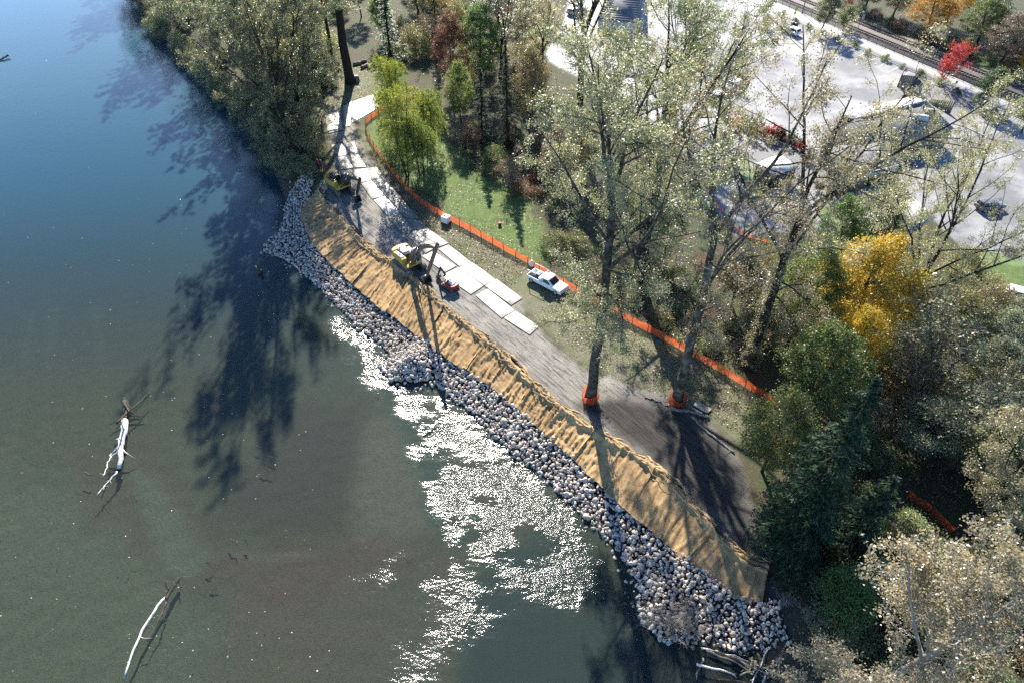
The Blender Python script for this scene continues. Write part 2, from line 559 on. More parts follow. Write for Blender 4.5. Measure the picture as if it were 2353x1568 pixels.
def ground_material():
    m, n, l = newmat('ground')
    out = n.new('ShaderNodeOutputMaterial')
    tc = n.new('ShaderNodeTexCoord')
    V = tc.outputs['Object']

    def noise(scale, detail=5, rough=.6, vec=None, dist=0.0):
        t = N(n, 'ShaderNodeTexNoise', Scale=scale, Detail=detail, Roughness=rough, Distortion=dist)
        l.new(vec or V, t.inputs['Vector']); return t.outputs['Fac']

    def rmp(f, *stops):
        r = ramp(n, list(stops)); l.new(f, r.inputs[0]); return r.outputs[0]

    def mix(f, a, b, mode='MIX'):
        x = N(n, 'ShaderNodeMixRGB', _blend_type=mode)
        if isinstance(f, float): x.inputs['Fac'].default_value = f
        else: l.new(f, x.inputs['Fac'])
        for s, i in ((a, 'Color1'), (b, 'Color2')):
            if isinstance(s, tuple): x.inputs[i].default_value = C4(s)
            else: l.new(s, x.inputs[i])
        return x.outputs[0]

    def A(name):
        return N(n, 'ShaderNodeAttribute', _attribute_name=name)
    rot0 = N(n, 'ShaderNodeMapping'); rot0.inputs['Rotation'].default_value = (0, 0, math.radians(51)); l.new(V, rot0.inputs['Vector'])
    rot = N(n, 'ShaderNodeMapping'); rot.inputs['Scale'].default_value = (.6, 6, 1)
    l.new(rot0.outputs[0], rot.inputs['Vector'])
    # forest floor: soil, litter, moss
    litter = rmp(noise(6.5, 7, .7), (0.32, (0.035, 0.028, 0.018)), (0.5, (0.085, 0.065, 0.04)), (0.66, (0.20, 0.155, 0.095)))
    floor = mix(rmp(noise(.35, 5), (0.42, (0, 0, 0)), (0.6, (1, 1, 1))), litter, rmp(noise(5, 6, .7), (0.3, (0.03, 0.045, 0.015)), (0.7, (0.10, 0.13, 0.045))))
    dry = mix(rmp(noise(.5, 6, .65), (0.36, (0, 0, 0)), (0.62, (1, 1, 1))),
              rmp(noise(7, 7, .75), (0.3, (0.12, 0.105, 0.075)), (0.55, (0.24, 0.215, 0.15)), (0.72, (0.40, 0.36, 0.27))),
              rmp(noise(6, 7, .75), (0.3, (0.07, 0.085, 0.03)), (0.7, (0.22, 0.25, 0.12))))
    lawn_a = rmp(noise(.7, 5), (0.35, (0.10, 0.16, 0.03)), (0.65, (0.17, 0.24, 0.06)))
    specks = rmp(noise(9.0, 3, .6), (0.60, (0, 0, 0)), (0.66, (1, 1, 1)))
    lawn = mix(specks, lawn_a, (0.33, 0.27, 0.16))
    lawn = mix(0.35, lawn, rmp(noise(25, 3), (0.3, (0.02, 0.05, 0.01)), (0.7, (0.14, 0.22, 0.07))))
    # gravel track: grey, streaked by tracked machines
    streak = noise(.55, 6, .65, rot.outputs[0], .4)
    grav = rmp(noise(14, 6, .75), (0.3, (0.17, 0.16, 0.14)), (0.7, (0.33, 0.31, 0.27)))
    grav = mix(rmp(noise(.3, 5, .6), (0.38, (0, 0, 0)), (0.64, (1, 1, 1))), grav, (0.36, 0.335, 0.28))
    grav = mix(rmp(streak, (0.50, (0, 0, 0)), (0.62, (.85, .85, .85))), grav, (0.085, 0.08, 0.072))
    soil_shade = mix(rmp(streak, (0.42, (0, 0, 0)), (0.66, (1, 1, 1))), (0.032, 0.029, 0.026), (0.075, 0.069, 0.062))  # track end colour with the tree shade put in
    pave = rmp(noise(.25, 6, .6), (0.3, (0.25, 0.25, 0.245)), (0.7, (0.34, 0.335, 0.33)))
    pave = mix(.25, pave, rmp(noise(16, 4), (0.3, (0.12, 0.12, 0.12)), (0.7, (0.42, 0.42, 0.41))))
    c = mix(A('m_dry').outputs['Fac'], floor, dry)
    c = mix(A('m_road').outputs['Fac'], c, grav)
    c = mix(A('m_tree_shade').outputs['Fac'], c, soil_shade)
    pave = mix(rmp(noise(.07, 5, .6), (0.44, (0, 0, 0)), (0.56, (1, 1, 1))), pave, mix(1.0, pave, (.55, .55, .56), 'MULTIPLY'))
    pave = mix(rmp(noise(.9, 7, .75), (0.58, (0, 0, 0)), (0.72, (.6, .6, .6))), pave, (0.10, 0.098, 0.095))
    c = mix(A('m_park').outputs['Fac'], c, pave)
    c = mix(A('m_lawn').outputs['Fac'], c, lawn)
    bedn = rmp(noise(3.2, 8, .8), (0.34, (0.68, 0.68, 0.68)), (0.5, (1, 1, 1)), (0.68, (1.3, 1.27, 1.2)))
    bed = mix(1.0, A('bed').outputs['Color'], bedn, 'MULTIPLY')
    vor = N(n, 'ShaderNodeTexVoronoi', Scale=2.2); l.new(V, vor.inputs['Vector'])
    bed = mix(rmp(vor.outputs['Distance'], (0.10, (.75, .75, .75)), (0.19, (0, 0, 0))), bed, (0.03, 0.028, 0.022))
    c = mix(A('m_up').outputs['Fac'], bed, c)
    b = n.new('ShaderNodeBsdfPrincipled')
    l.new(c, b.inputs['Base Color'])
    rg = rmp(A('m_park').outputs['Fac'], (0, (0.92,) * 3), (1, (0.68,) * 3)); l.new(rg, b.inputs['Roughness'])
    b.inputs['Specular IOR Level'].default_value = 0.35
    hb = N(n, 'ShaderNodeMath', _operation='MULTIPLY_ADD'); hb.inputs[1].default_value = 0.35
    l.new(streak, hb.inputs[0]); l.new(noise(9, 7, .75), hb.inputs[2])
    bs = N(n, 'ShaderNodeMath', _operation='MULTIPLY_ADD'); bs.inputs[1].default_value = -0.23; bs.inputs[2].default_value = 0.25
    l.new(A('m_park').outputs['Fac'], bs.inputs[0])
    bp = N(n, 'ShaderNodeBump', Strength=1.0)
    l.new(bs.outputs[0], bp.inputs['Distance']); l.new(hb.outputs[0], bp.inputs['Height']); l.new(bp.outputs[0], b.inputs['Normal'])
    l.new(b.outputs[0], out.inputs[0])
    return m


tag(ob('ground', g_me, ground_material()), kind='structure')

# ---------------------------------------------------------------- river surface
wx = axis(-74, 50, 0.6, -900, 60, 1.12)
wy = np.concatenate([axis(16, 115, 0.6, -40, 114, 1.2), np.arange(116, 330, 1.2), axis(332, 334, 2, 332, 2300, 1.2)])
w_me, rx, ry = grid_mesh('river_water', wx, wy, lambda x, y: np.full(x.shape, ZW), keep=lambda x, y: ~inside(x, y, LAND) | (dist_line(x, y, W_xy) < 3))
riffle = blob(rx, ry, [(780, 735), (830, 760), (880, 830), (890, 880), (960, 920), (1060, 935), (1120, 1000), (1200, 1080), (1290, 1165), (1380, 1290), (1400, 1360), (1330, 1385),
                       (1220, 1360), (1150, 1400), (1080, 1450), (1000, 1568), (960, 1640), (890, 1640), (930, 1490), (1060, 1370), (1150, 1330), (1000, 1180), (985, 1070), (930, 970), (870, 890), (800, 790)], 2.6)
rif2 = blob(rx, ry, [(790, 1330), (900, 1260), (1080, 1240), (1120, 1330), (1000, 1400), (850, 1350)], 2.5) * .55
rif3 = blob(rx, ry, [(1380, 1290), (1470, 1400), (1540, 1490), (1640, 1500), (1640, 1700), (1540, 1700), (1440, 1480)], 2.5) * .45
rif4 = blob(rx, ry, [(350, 1420), (400, 1310), (450, 1340), (520, 1440), (470, 1520), (380, 1540)], 2.0) * .42
rif5 = blob(rx, ry, [(960, 1090), (1010, 1090), (1040, 1150), (990, 1150)], 1.0) * .5
riffle = np.maximum.reduce([riffle, rif2, rif3, rif4, rif5])
patch = sstep(.26, .54, fbm(rx * .38 + ry * .12, ry * .42 - rx * .05, 31, 4))
attr(w_me, 'riffle', riffle * (0.20 + 0.85 * patch))
# how turbid / how deep: the far reach is deep, its blue partly sky reflection painted into the body, the near bar is clear and shallow
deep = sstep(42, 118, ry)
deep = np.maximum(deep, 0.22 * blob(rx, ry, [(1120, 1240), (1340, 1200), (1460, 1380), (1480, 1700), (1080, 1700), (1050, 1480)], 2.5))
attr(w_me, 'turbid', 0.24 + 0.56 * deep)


def water_material():
    m, n, l = newmat('river_water')
    out = n.new('ShaderNodeOutputMaterial')
    tc = n.new('ShaderNodeTexCoord')
    ri = N(n, 'ShaderNodeAttribute', _attribute_name='riffle')
    tu = N(n, 'ShaderNodeAttribute', _attribute_name='turbid')
    n1 = N(n, 'ShaderNodeTexNoise', Scale=4.2, Detail=3, Roughness=.6); l.new(tc.outputs['Object'], n1.inputs['Vector'])
    n2 = N(n, 'ShaderNodeTexNoise', Scale=0.8, Detail=2, Roughness=.5); l.new(tc.outputs['Object'], n2.inputs['Vector'])
    wv = N(n, 'ShaderNodeTexWave', _wave_type='BANDS', _bands_direction='Y', _wave_profile='SAW', Scale=.30, Distortion=6.5, Detail=3.0)
    wv.inputs['Detail Scale'].default_value = 2.2; wv.inputs['Detail Roughness'].default_value = .6
    rt = N(n, 'ShaderNodeMapping'); rt.inputs['Rotation'].default_value = (0, 0, .35); rt.inputs['Scale'].default_value = (.55, 1, 1)
    l.new(tc.outputs['Object'], rt.inputs['Vector']); l.new(rt.outputs[0], wv.inputs['Vector'])
    h1 = N(n, 'ShaderNodeMath', _operation='MULTIPLY_ADD'); h1.inputs[1].default_value = -0.21; l.new(wv.outputs['Fac'], h1.inputs[0])
    h2 = N(n, 'ShaderNodeMath', _operation='MULTIPLY'); h2.inputs[1].default_value = 0.072; l.new(n1.outputs['Fac'], h2.inputs[0]); l.new(h2.outputs[0], h1.inputs[2])
    h3 = N(n, 'ShaderNodeMath', _operation='MULTIPLY'); l.new(h1.outputs[0], h3.inputs[0]); l.new(ri.outputs['Fac'], h3.inputs[1])
    c1 = N(n, 'ShaderNodeMath', _operation='MULTIPLY_ADD'); c1.inputs[1].default_value = .010; l.new(n2.outputs['Fac'], c1.inputs[0]); l.new(h3.outputs[0], c1.inputs[2])
    c2_ = N(n, 'ShaderNodeMath', _operation='MULTIPLY_ADD'); c2_.inputs[1].default_value = .004; l.new(n1.outputs['Fac'], c2_.inputs[0]); l.new(c1.outputs[0], c2_.inputs[2])
    bp = N(n, 'ShaderNodeBump', Strength=1.0, Distance=1.0); l.new(c2_.outputs[0], bp.inputs['Height'])
    tr = N(n, 'ShaderNodeBsdfTransparent'); tr.inputs['Color'].default_value = (0.86, 0.94, 0.90, 1)
    df = N(n, 'ShaderNodeBsdfDiffuse'); dr = ramp(n, [(.3, (.048, .060, .050)), (.8, (.022, .068, .092))]); l.new(tu.outputs['Fac'], dr.inputs[0]); l.new(dr.outputs[0], df.inputs['Color'])  # bluer far body colour: reflected sky painted in
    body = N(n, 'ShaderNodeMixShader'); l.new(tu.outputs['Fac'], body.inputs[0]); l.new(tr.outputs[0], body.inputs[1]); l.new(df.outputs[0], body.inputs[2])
    gl = N(n, 'ShaderNodeBsdfGlossy', Roughness=0.13); l.new(bp.outputs[0], gl.inputs['Normal'])
    ge = n.new('ShaderNodeNewGeometry')
    dt = N(n, 'ShaderNodeVectorMath', _operation='DOT_PRODUCT'); l.new(ge.outputs['Incoming'], dt.inputs[0]); l.new(bp.outputs[0], dt.inputs[1])
    ab = N(n, 'ShaderNodeMath', _operation='ABSOLUTE'); l.new(dt.outputs['Value'], ab.inputs[0])
    om = N(n, 'ShaderNodeMath', _operation='SUBTRACT'); om.inputs[0].default_value = 1.0; l.new(ab.outputs[0], om.inputs[1])
    pw = N(n, 'ShaderNodeMath', _operation='POWER'); pw.inputs[1].default_value = 5.0; l.new(om.outputs[0], pw.inputs[0])
    fr = N(n, 'ShaderNodeMath', _operation='MULTIPLY_ADD'); fr.inputs[1].default_value = 0.98; fr.inputs[2].default_value = 0.02; l.new(pw.outputs[0], fr.inputs[0])
    mx = N(n, 'ShaderNodeMixShader'); l.new(fr.outputs[0], mx.inputs[0]); l.new(body.outputs[0], mx.inputs[1]); l.new(gl.outputs[0], mx.inputs[2])
    l.new(mx.outputs[0], out.inputs[0])
    return m


tag(ob('river_water', w_me, water_material()), kind='structure')
# ---------------------------------------------------------------- woven fibre blankets on the slope
def coir_material(name, c1, c2, c3):
    m, n, l = newmat(name)
    out = n.new('ShaderNodeOutputMaterial'); b = n.new('ShaderNodeBsdfPrincipled')
    tc = n.new('ShaderNodeTexCoord')
    a = N(n, 'ShaderNodeTexNoise', Scale=1.1, Detail=7, Roughness=.68)
    r = ramp(n, [(0.3, c1), (0.5, c2), (0.72, c3)])
    l.new(tc.outputs['Object'], a.inputs['Vector']); l.new(a.outputs['Fac'], r.inputs[0])
    d = N(n, 'ShaderNodeTexNoise', Scale=.5, Detail=6, Roughness=.7); l.new(tc.outputs['Object'], d.inputs['Vector'])
    r2 = ramp(n, [(0.56, (0, 0, 0)), (0.68, (.75, .75, .75))]); l.new(d.outputs['Fac'], r2.inputs[0])
    oi = n.new('ShaderNodeObjectInfo')
    mv = N(n, 'ShaderNodeMapRange'); mv.inputs['To Min'].default_value = .82; mv.inputs['To Max'].default_value = 1.15
    l.new(oi.outputs['Random'], mv.inputs[0])
    hs = n.new('ShaderNodeHueSaturation'); l.new(mv.outputs[0], hs.inputs['Value']); l.new(r.outputs[0], hs.inputs['Color'])
    mx = N(n, 'ShaderNodeMixRGB'); mx.inputs['Color2'].default_value = (.10, .072, .045, 1)
    l.new(r2.outputs[0], mx.inputs['Fac']); l.new(hs.outputs[0], mx.inputs['Color1'])
    l.new(mx.outputs[0], b.inputs['Base Color'])
    b.inputs['Roughness'].default_value = .95; b.inputs['Specular IOR Level'].default_value = .15
    e = N(n, 'ShaderNodeTexNoise', Scale=7, Detail=6, Roughness=.7); l.new(tc.outputs['Object'], e.inputs['Vector'])
    bp = N(n, 'ShaderNodeBump', Strength=1, Distance=.05); l.new(e.outputs['Fac'], bp.inputs['Height']); l.new(bp.outputs[0], b.inputs['Normal'])
    l.new(b.outputs[0], out.inputs[0])
    return m


M_coir = coir_material('coir', (.25, .155, .07), (.38, .25, .12), (.46, .325, .17))
M_coir_dk = coir_material('coir_edge', (.22, .15, .075), (.38, .275, .145), (.50, .38, .22))
rng = np.random.default_rng(5)
Ts = smooth_line(T_xy, 2); Bs = smooth_line(B_xy, 2)
blanket = empty('erosion_blanket', (0, 0, 0), 0, 'wrinkled tan fibre blanket pegged over the river bank slope above the stones', 'erosion blanket')
nS, nC = 1000, 36
Tr = resample(Ts, nS)
A_T = [(735, 440), (800, 522), (905, 606), (960, 642), (1100, 768), (1220, 878), (1370, 994), (1510, 1078), (1660, 1240), (1765, 1300)]
A_B = [(722, 434), (726, 568), (845, 685), (905, 730), (1050, 837), (1180, 937), (1325, 1055), (1460, 1175), (1610, 1295), (1752, 1386)]


def along(L, pts):
    s = np.concatenate([[0], np.cumsum(np.linalg.norm(np.diff(L, axis=0), axis=1))])
    return np.array([s[np.argmin(np.hypot(*(L - p).T))] for p in pts]), s


Tf, Bf = resample(Ts, 3000), resample(Bs, 3000)
aT, sT = along(Tf, PL(A_T, 0)); aB, sB = along(Bf, PL(A_B, ZB))
aT[0] = aB[0] = 0; aT[-1] = sT[-1]; aB[-1] = sB[-1]
sb = np.interp(np.linspace(0, sT[-1], nS), aT, aB)
Br = np.stack([np.interp(sb, sB, Bf[:, i]) for i in (0, 1)], 1)
svals = np.concatenate([[0], np.cumsum(np.linalg.norm(np.diff((Tr + Br) / 2, axis=0), axis=1))])
S_LEN = svals[-1]
cuts = [0]
while cuts[-1] < S_LEN - 4:
    cuts.append(cuts[-1] + rng.uniform(3.4, 5.2))
cuts[-1] = S_LEN


def wrinkle(s, c, k):
    """height of the folds: s along the bank, c metres down the slope"""
    q = hash2(k, 3, 1)
    rel = (s - cuts[k]) / (cuts[k + 1] - cuts[k])
    edge = np.exp(-((np.minimum(rel, 1 - rel) * (cuts[k + 1] - cuts[k])) / .28) ** 2) * .09
    warp = (fbm(s * .5, c * .5, k + 3) - .5) * 1.6
    down = np.abs(fbm((s + warp * .25) * 1.7, c * .13 + k * 7, k, 3) - .5)       # folds running down the slope
    side = np.abs(fbm(s * .55 + k * 5, (c + warp * .5) * 3.1, k + 40, 3) - .5)        # slack ripples across it
    tracks = (np.sin((c + .2 * np.sin(s * 2)) * 9.5) * .5 + .5) * sstep(.45, .6, fbm(s * .8, c * .4, k + 9, 2))
    late = sstep(.72, .80, s / S_LEN)
    return edge + (.62 * np.maximum(.085 - down, 0) * 4 + .20 * np.maximum(.09 - side, 0) * 4 * (1 - late * .6) * sstep(.42, .58, fbm(s * .3, c * .5, 5, 2))) * (1.25 - .5 * late) + tracks * .055 * (1 - late) + .42 * np.exp(-((c - .3) / .3) ** 2) * (.35 + .9 * fbm(s * .9, c * 0 + 3, 71, 3)) + .10 * (fbm(s * .6, c * .6, 77, 3) - .5)


M_gravel = mat_noise('loose_gravel', (.10, .095, .085), (.22, .21, .19), 5, .9, .05, 14)
for k in range(len(cuts) - 1):
    n1 = max(10, int((cuts[k + 1] - cuts[k]) / .14))
    sv = np.linspace(cuts[k] - .06, cuts[k + 1] + .06, n1).clip(0, S_LEN)
    c0 = rng.uniform(-.02, .0); c1 = 1 + rng.uniform(.0, .05)
    cv = np.linspace(c0, c1, nC)
    tx = np.stack([np.interp(sv, svals, Tr[:, i]) for i in (0, 1)], 1)
    bx = np.stack([np.interp(sv, svals, Br[:, i]) for i in (0, 1)], 1)
    wid = np.linalg.norm(bx - tx, axis=1)
    XY = tx[:, None] * (1 - cv[None, :, None]) + bx[:, None] * cv[None, :, None]
    SS = np.repeat(sv[:, None], nC, 1); CC = cv[None] * wid[:, None]
    XY = XY + (fbm(SS * 1.2, CC * 1.2, 55, 2) - .5)[..., None] * .25
    zz = H(XY[..., 0], XY[..., 1])
    zlin = 0 + ZB * np.clip(cv, -.1, 1.1)[None]
    zz = np.maximum(zz, zlin) * .5 + zlin * .5 + .14 + (k % 2) * .03 + wrinkle(SS, CC, k)
    i = (np.arange(n1 - 1)[:, None] * nC + np.arange(nC - 1)[None]).ravel()
    F = np.stack([i, i + 1, i + nC + 1, i + nC], 1)
    me = mesh_np('fabric_panel', np.c_[XY.reshape(-1, 2), zz.ravel()], [F], True)
    ob('fabric_panel', me, M_coir, blanket)

# the rucked-up upper edge: loose folds rolled over the crest, sagging and broken
ne = 900
et = resample(Ts, ne); es = np.linspace(0, S_LEN, ne)
for a, b_ in [(0.0, .16), (.17, .33), (.335, .52), (.53, .74), (.745, .93), (.935, 1.0)]:
    mb = MB()
    sel = (es >= a * S_LEN) & (es <= b_ * S_LEN)
    for lane in range(5):
        p = et[sel]; s = es[sel]
        d = np.gradient(p, axis=0); d /= np.linalg.norm(d, axis=1)[:, None]
        nrm = np.c_[-d[:, 1], d[:, 0]]
        off = -.25 + lane * .17 + (fbm(s * .55, s * 0 + lane * 9, 60 + lane, 3) - .5) * 1.5
        h = .22 + .5 * np.abs(fbm(s * 1.1, s * 0 + lane, 90 + lane, 3) - .3) * (1 if lane % 2 else .8)
        rad = (.06 + .24 * np.abs(fbm(s * 1.5, s * 0 + lane * 3, 30 + lane, 3) - .35)) * (.25 + sstep(.3, .55, fbm(s * .35, s * 0 + lane * 17, 12, 2)))
        pts = np.c_[p - nrm * off[:, None], h]
        st = rng.integers(0, 10)
        mb.tube(pts[st::1], rad[st::1], 6)
    mb.build('edge_fold', M_coir_dk, blanket, True)

# ---------------------------------------------------------------- stone toe
def stone_mesh(seed, sub=2):
    import bmesh
    bm = bmesh.new()
    bmesh.ops.create_icosphere(bm, subdivisions=sub, radius=1)
    r = random.Random(seed)
    planes = []
    for _ in range(13):
        v = Vector((r.gauss(0, 1), r.gauss(0, 1), r.gauss(0, 1))).normalized()
        planes.append((v, r.uniform(.5, .85)))
    for v in bm.verts:
        for nv, dd in planes:
            e = v.co.dot(nv) - dd
            if e > 0: v.co -= nv * e
        v.co *= 1.18 + r.uniform(-.03, .03)
        v.co.x *= 1.15; v.co.z *= .78
    me = bpy.data.meshes.new('stone')
    bm.to_mesh(me); bm.free()
    return me


def stone_material():
    m, n, l = newmat('stone')
    out = n.new('ShaderNodeOutputMaterial'); b = n.new('ShaderNodeBsdfPrincipled')
    tc = n.new('ShaderNodeTexCoord'); at = N(n, 'ShaderNodeAttribute', _attribute_name='tint')
    oi = n.new('ShaderNodeObjectInfo')
    ad = N(n, 'ShaderNodeMath', _operation='ADD'); l.new(at.outputs['Fac'], ad.inputs[0]); l.new(oi.outputs['Random'], ad.inputs[1])
    fr = N(n, 'ShaderNodeMath', _operation='FRACT'); l.new(ad.outputs[0], fr.inputs[0])
    r = ramp(n, [(0, (.22, .19, .16)), (.3, (.44, .385, .325)), (.6, (.54, .48, .41)), (.85, (.62, .56, .48)), (1, (.33, .26, .20))])
    l.new(fr.outputs[0], r.inputs[0])
    no = N(n, 'ShaderNodeTexNoise', Scale=4, Detail=6, Roughness=.7); l.new(tc.outputs['Object'], no.inputs['Vector'])
    r2 = ramp(n, [(.3, (.6, .58, .56)), (.6, (1.05, 1.05, 1.05))]); l.new(no.outputs['Fac'], r2.inputs[0])
    mx = N(n, 'ShaderNodeMixRGB', _blend_type='MULTIPLY', Fac=1); l.new(r.outputs[0], mx.inputs[1]); l.new(r2.outputs[0], mx.inputs[2])
    l.new(mx.outputs[0], b.inputs['Base Color']); b.inputs['Roughness'].default_value = .75
    bp = N(n, 'ShaderNodeBump', Strength=.8, Distance=.06); l.new(no.outputs['Fac'], bp.inputs['Height']); l.new(bp.outputs[0], b.inputs['Normal'])
    l.new(b.outputs[0], out.inputs[0])
    return m


M_stone = stone_material()
riprap = empty('stone_toe', (0, 0, 0), 0, 'long bank of broken grey stones along the water below the fibre blanket', 'stone bank')
SM = [stone_mesh(i) for i in range(14)]
for me in SM: me.materials.append(M_stone)
Bx = np.vstack([B_xy, PL([(1775, 1392), (1793, 1430)], -1.8)])
Wx_ = PL([(716, 424), (690, 440), (668, 460)] + [p for p in W_px if 470 <= p[1] <= 1500] + [(1793, 1478)], ZW)
stone_poly = np.vstack([Wx_, Bx[::-1]])
lo, hi = stone_poly.min(0), stone_poly.max(0)
st_xy = []
cell = .32
gxx, gyy = np.meshgrid(np.arange(lo[0], hi[0], cell), np.arange(lo[1], hi[1], cell))
for layer in range(2):
    jx = gxx.ravel() + rng.uniform(-.3, .3, gxx.size); jy = gyy.ravel() + rng.uniform(-.3, .3, gxx.size)
    sd = sdf(jx, jy, stone_poly)
    k = (sd > -.3 + .5 * (fbm(jx * .9, jy * .9, 4) - .5)) & (rng.random(jx.size) < (1.0 if layer == 0 else .42))
    st_xy.append(np.c_[jx[k], jy[k], np.full(k.sum(), layer)])
st_xy = np.vstack(st_xy)
# the short spur of heaped stone and a few tumbled into the shallows
spur_c = P(950, 842, ZW)
sp = np.c_[rng.normal(spur_c[0], 1.7, 240), rng.normal(spur_c[1], 1.5, 240), np.full(240, 1)]
st_xy = np.vstack([st_xy, sp])
wq = resample(Wx_, 260)
tum = wq[rng.integers(0, 260, 260)] + rng.normal(0, .9, (260, 2))
st_xy = np.vstack([st_xy, np.c_[tum, np.zeros(260)]])
sz = H(st_xy[:, 0], st_xy[:, 1])
sdw = np.hypot(st_xy[:, 0] - spur_c[0], st_xy[:, 1] - spur_c[1])
hump = 1.1 * np.exp(-(sdw / 2.2) ** 2)
size = .13 + .16 * rng.random(len(st_xy)) ** 1.5; size *= np.where(rng.random(len(st_xy)) < .10, 1.5, 1)
sz = np.where(sdf(st_xy[:, 0], st_xy[:, 1], stone_poly) < 0, np.maximum(sz, ZW - .3), sz) + hump + st_xy[:, 2] * .20 + size * .25 + rng.uniform(-.06, .10, len(sz))
# nearest to the camera first
dcam = np.sqrt(st_xy[:, 0] ** 2 + st_xy[:, 1] ** 2 + (CAM_H - sz) ** 2)
order = np.argsort(dcam)
uvx = st_xy[:, 0]
near = order[:300]; rest = order[300:]
tints = rng.random(len(st_xy))
for q in near:
    o = bpy.data.objects.new('stone', SM[int(rng.integers(0, 14))])
    COL.objects.link(o); o.parent = riprap
    s = size[q]
    o.location = (st_xy[q, 0], st_xy[q, 1], sz[q]); o.scale = (s, s * rng.uniform(.75, 1), s * rng.uniform(.7, 1.1))
    o.rotation_euler = tuple(rng.uniform(0, 6.28, 3))
SM1 = [stone_mesh(i, 1) for i in range(14)]
VV, FF, TT, o0 = [], [], [], 0
for q in rest:
    src = (SM if dcam[q] < 92 else SM1)[int(rng.integers(0, 14))]
    nv = len(src.vertices)
    co = np.empty(nv * 3); src.vertices.foreach_get('co', co); co = co.reshape(-1, 3)
    fi = np.empty(len(src.loops), np.int32); src.loops.foreach_get('vertex_index', fi)
    R = np.array(Euler(tuple(rng.uniform(0, 6.28, 3))).to_matrix())
    s = size[q]
    co = (co * np.array([s, s * rng.uniform(.75, 1), s * rng.uniform(.7, 1.1)])) @ R.T + np.array([st_xy[q, 0], st_xy[q, 1], sz[q]])
    VV.append(co); FF.append(fi.reshape(-1, 3) + o0); o0 += nv
    TT.append(np.full(len(FF[-1]), tints[q]))
me = mesh_np('stones', np.vstack(VV), [np.vstack(FF)])
attr(me, 'tint', np.concatenate(TT), 'FACE')
tag(ob('stones', me, M_stone, riprap), kind='stuff')

# ---------------------------------------------------------------- ground mats
def mat_material(name, a, b_, c):
    m, n, l = newmat(name)
    out = n.new('ShaderNodeOutputMaterial'); b = n.new('ShaderNodeBsdfPrincipled')
    tc = n.new('ShaderNodeTexCoord'); oi = n.new('ShaderNodeObjectInfo')
    va = N(n, 'ShaderNodeVectorMath', _operation='ADD'); l.new(tc.outputs['Object'], va.inputs[0]); l.new(oi.outputs['Location'], va.inputs[1])
    no = N(n, 'ShaderNodeTexNoise', Scale=.9, Detail=7, Roughness=.7); l.new(va.outputs[0], no.inputs['Vector'])
    ad = N(n, 'ShaderNodeMath', _operation='MULTIPLY_ADD'); ad.inputs[1].default_value = .16; l.new(oi.outputs['Random'], ad.inputs[0]); l.new(no.outputs['Fac'], ad.inputs[2])
    r = ramp(n, [(.36, a), (.52, b_), (.75, c)]); l.new(ad.outputs[0], r.inputs[0])
    l.new(r.outputs[0], b.inputs['Base Color'])
    rr = ramp(n, [(.4, (.42,) * 3), (.7, (.6,) * 3)]); l.new(no.outputs['Fac'], rr.inputs[0]); l.new(rr.outputs[0], b.inputs['Roughness'])
    b.inputs['Specular IOR Level'].default_value = .5
    n2 = N(n, 'ShaderNodeTexNoise', Scale=6, Detail=6, Roughness=.7); l.new(va.outputs[0], n2.inputs['Vector'])
    bp = N(n, 'ShaderNodeBump', Strength=1, Distance=.012); l.new(n2.outputs['Fac'], bp.inputs['Height']); l.new(bp.outputs[0], b.inputs['Normal'])
    l.new(b.outputs[0], out.inputs[0])
    return m


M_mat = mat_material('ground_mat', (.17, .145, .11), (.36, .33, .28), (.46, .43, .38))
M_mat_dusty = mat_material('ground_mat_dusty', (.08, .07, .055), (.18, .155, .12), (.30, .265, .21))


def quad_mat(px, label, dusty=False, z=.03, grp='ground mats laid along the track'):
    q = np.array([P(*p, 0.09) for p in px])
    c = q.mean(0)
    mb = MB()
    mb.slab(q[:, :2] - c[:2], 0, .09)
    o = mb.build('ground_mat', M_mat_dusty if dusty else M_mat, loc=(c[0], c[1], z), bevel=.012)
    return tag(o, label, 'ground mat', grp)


def c3(x, y): return ((700 + x / 3.92) * .90462, (350 + y / 3.92) * .90462)
def c4(x, y): return ((950 + x / 3.92) * .90462, (550 + y / 3.92) * .90462)
def c6(x, y): return ((1800 + x / 2.941) * .90462, (y / 2.941) * .90462)
def c2(x, y): return ((700 + x / 3.92) * .90462, (y / 3.92) * .90462)


quad_mat([c4(1010, 785), c4(1132, 722), c4(1400, 935), c4(1268, 1010)], 'clean white mat, third from the tree end of the row nearest the river')
quad_mat([c4(1292, 1008), c4(1405, 940), c4(1640, 1090), c4(1548, 1175)], 'last white mat of the row, at the end nearest the big trees')
quad_mat([c4(1103, 690), c4(1215, 622), c4(1475, 812), c4(1365, 882)], 'bright mat of the fence side row at its tree end')
quad_mat([c4(975, 460), c4(1072, 525), c4(1205, 625), c4(1093, 688), c4(855, 502)], 'bright mat beside the small red digger, fence side row', z=.035)
quad_mat([c4(682, 578), c4(850, 505), c4(1088, 690), c4(962, 775)], 'bright white mat directly behind the small red digger')
quad_mat([c4(640, 322), c4(738, 283), c4(968, 458), c4(850, 500)], 'bright mat just past the tip of the raised digger boom')
quad_mat([c4(478, 395), c4(590, 350), c4(818, 492), c4(705, 556)], 'white mat under the bucket arm of the sunlit yellow digger')
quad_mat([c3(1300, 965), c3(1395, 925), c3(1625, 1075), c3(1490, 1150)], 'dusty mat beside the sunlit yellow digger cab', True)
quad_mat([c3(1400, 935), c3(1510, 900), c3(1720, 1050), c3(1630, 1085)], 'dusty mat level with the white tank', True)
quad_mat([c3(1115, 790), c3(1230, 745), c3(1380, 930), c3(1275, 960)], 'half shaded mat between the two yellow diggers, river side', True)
quad_mat([c3(975, 620), c3(1085, 580), c3(1240, 740), c3(1118, 780)], 'pale sunlit mat between the two yellow diggers', False)
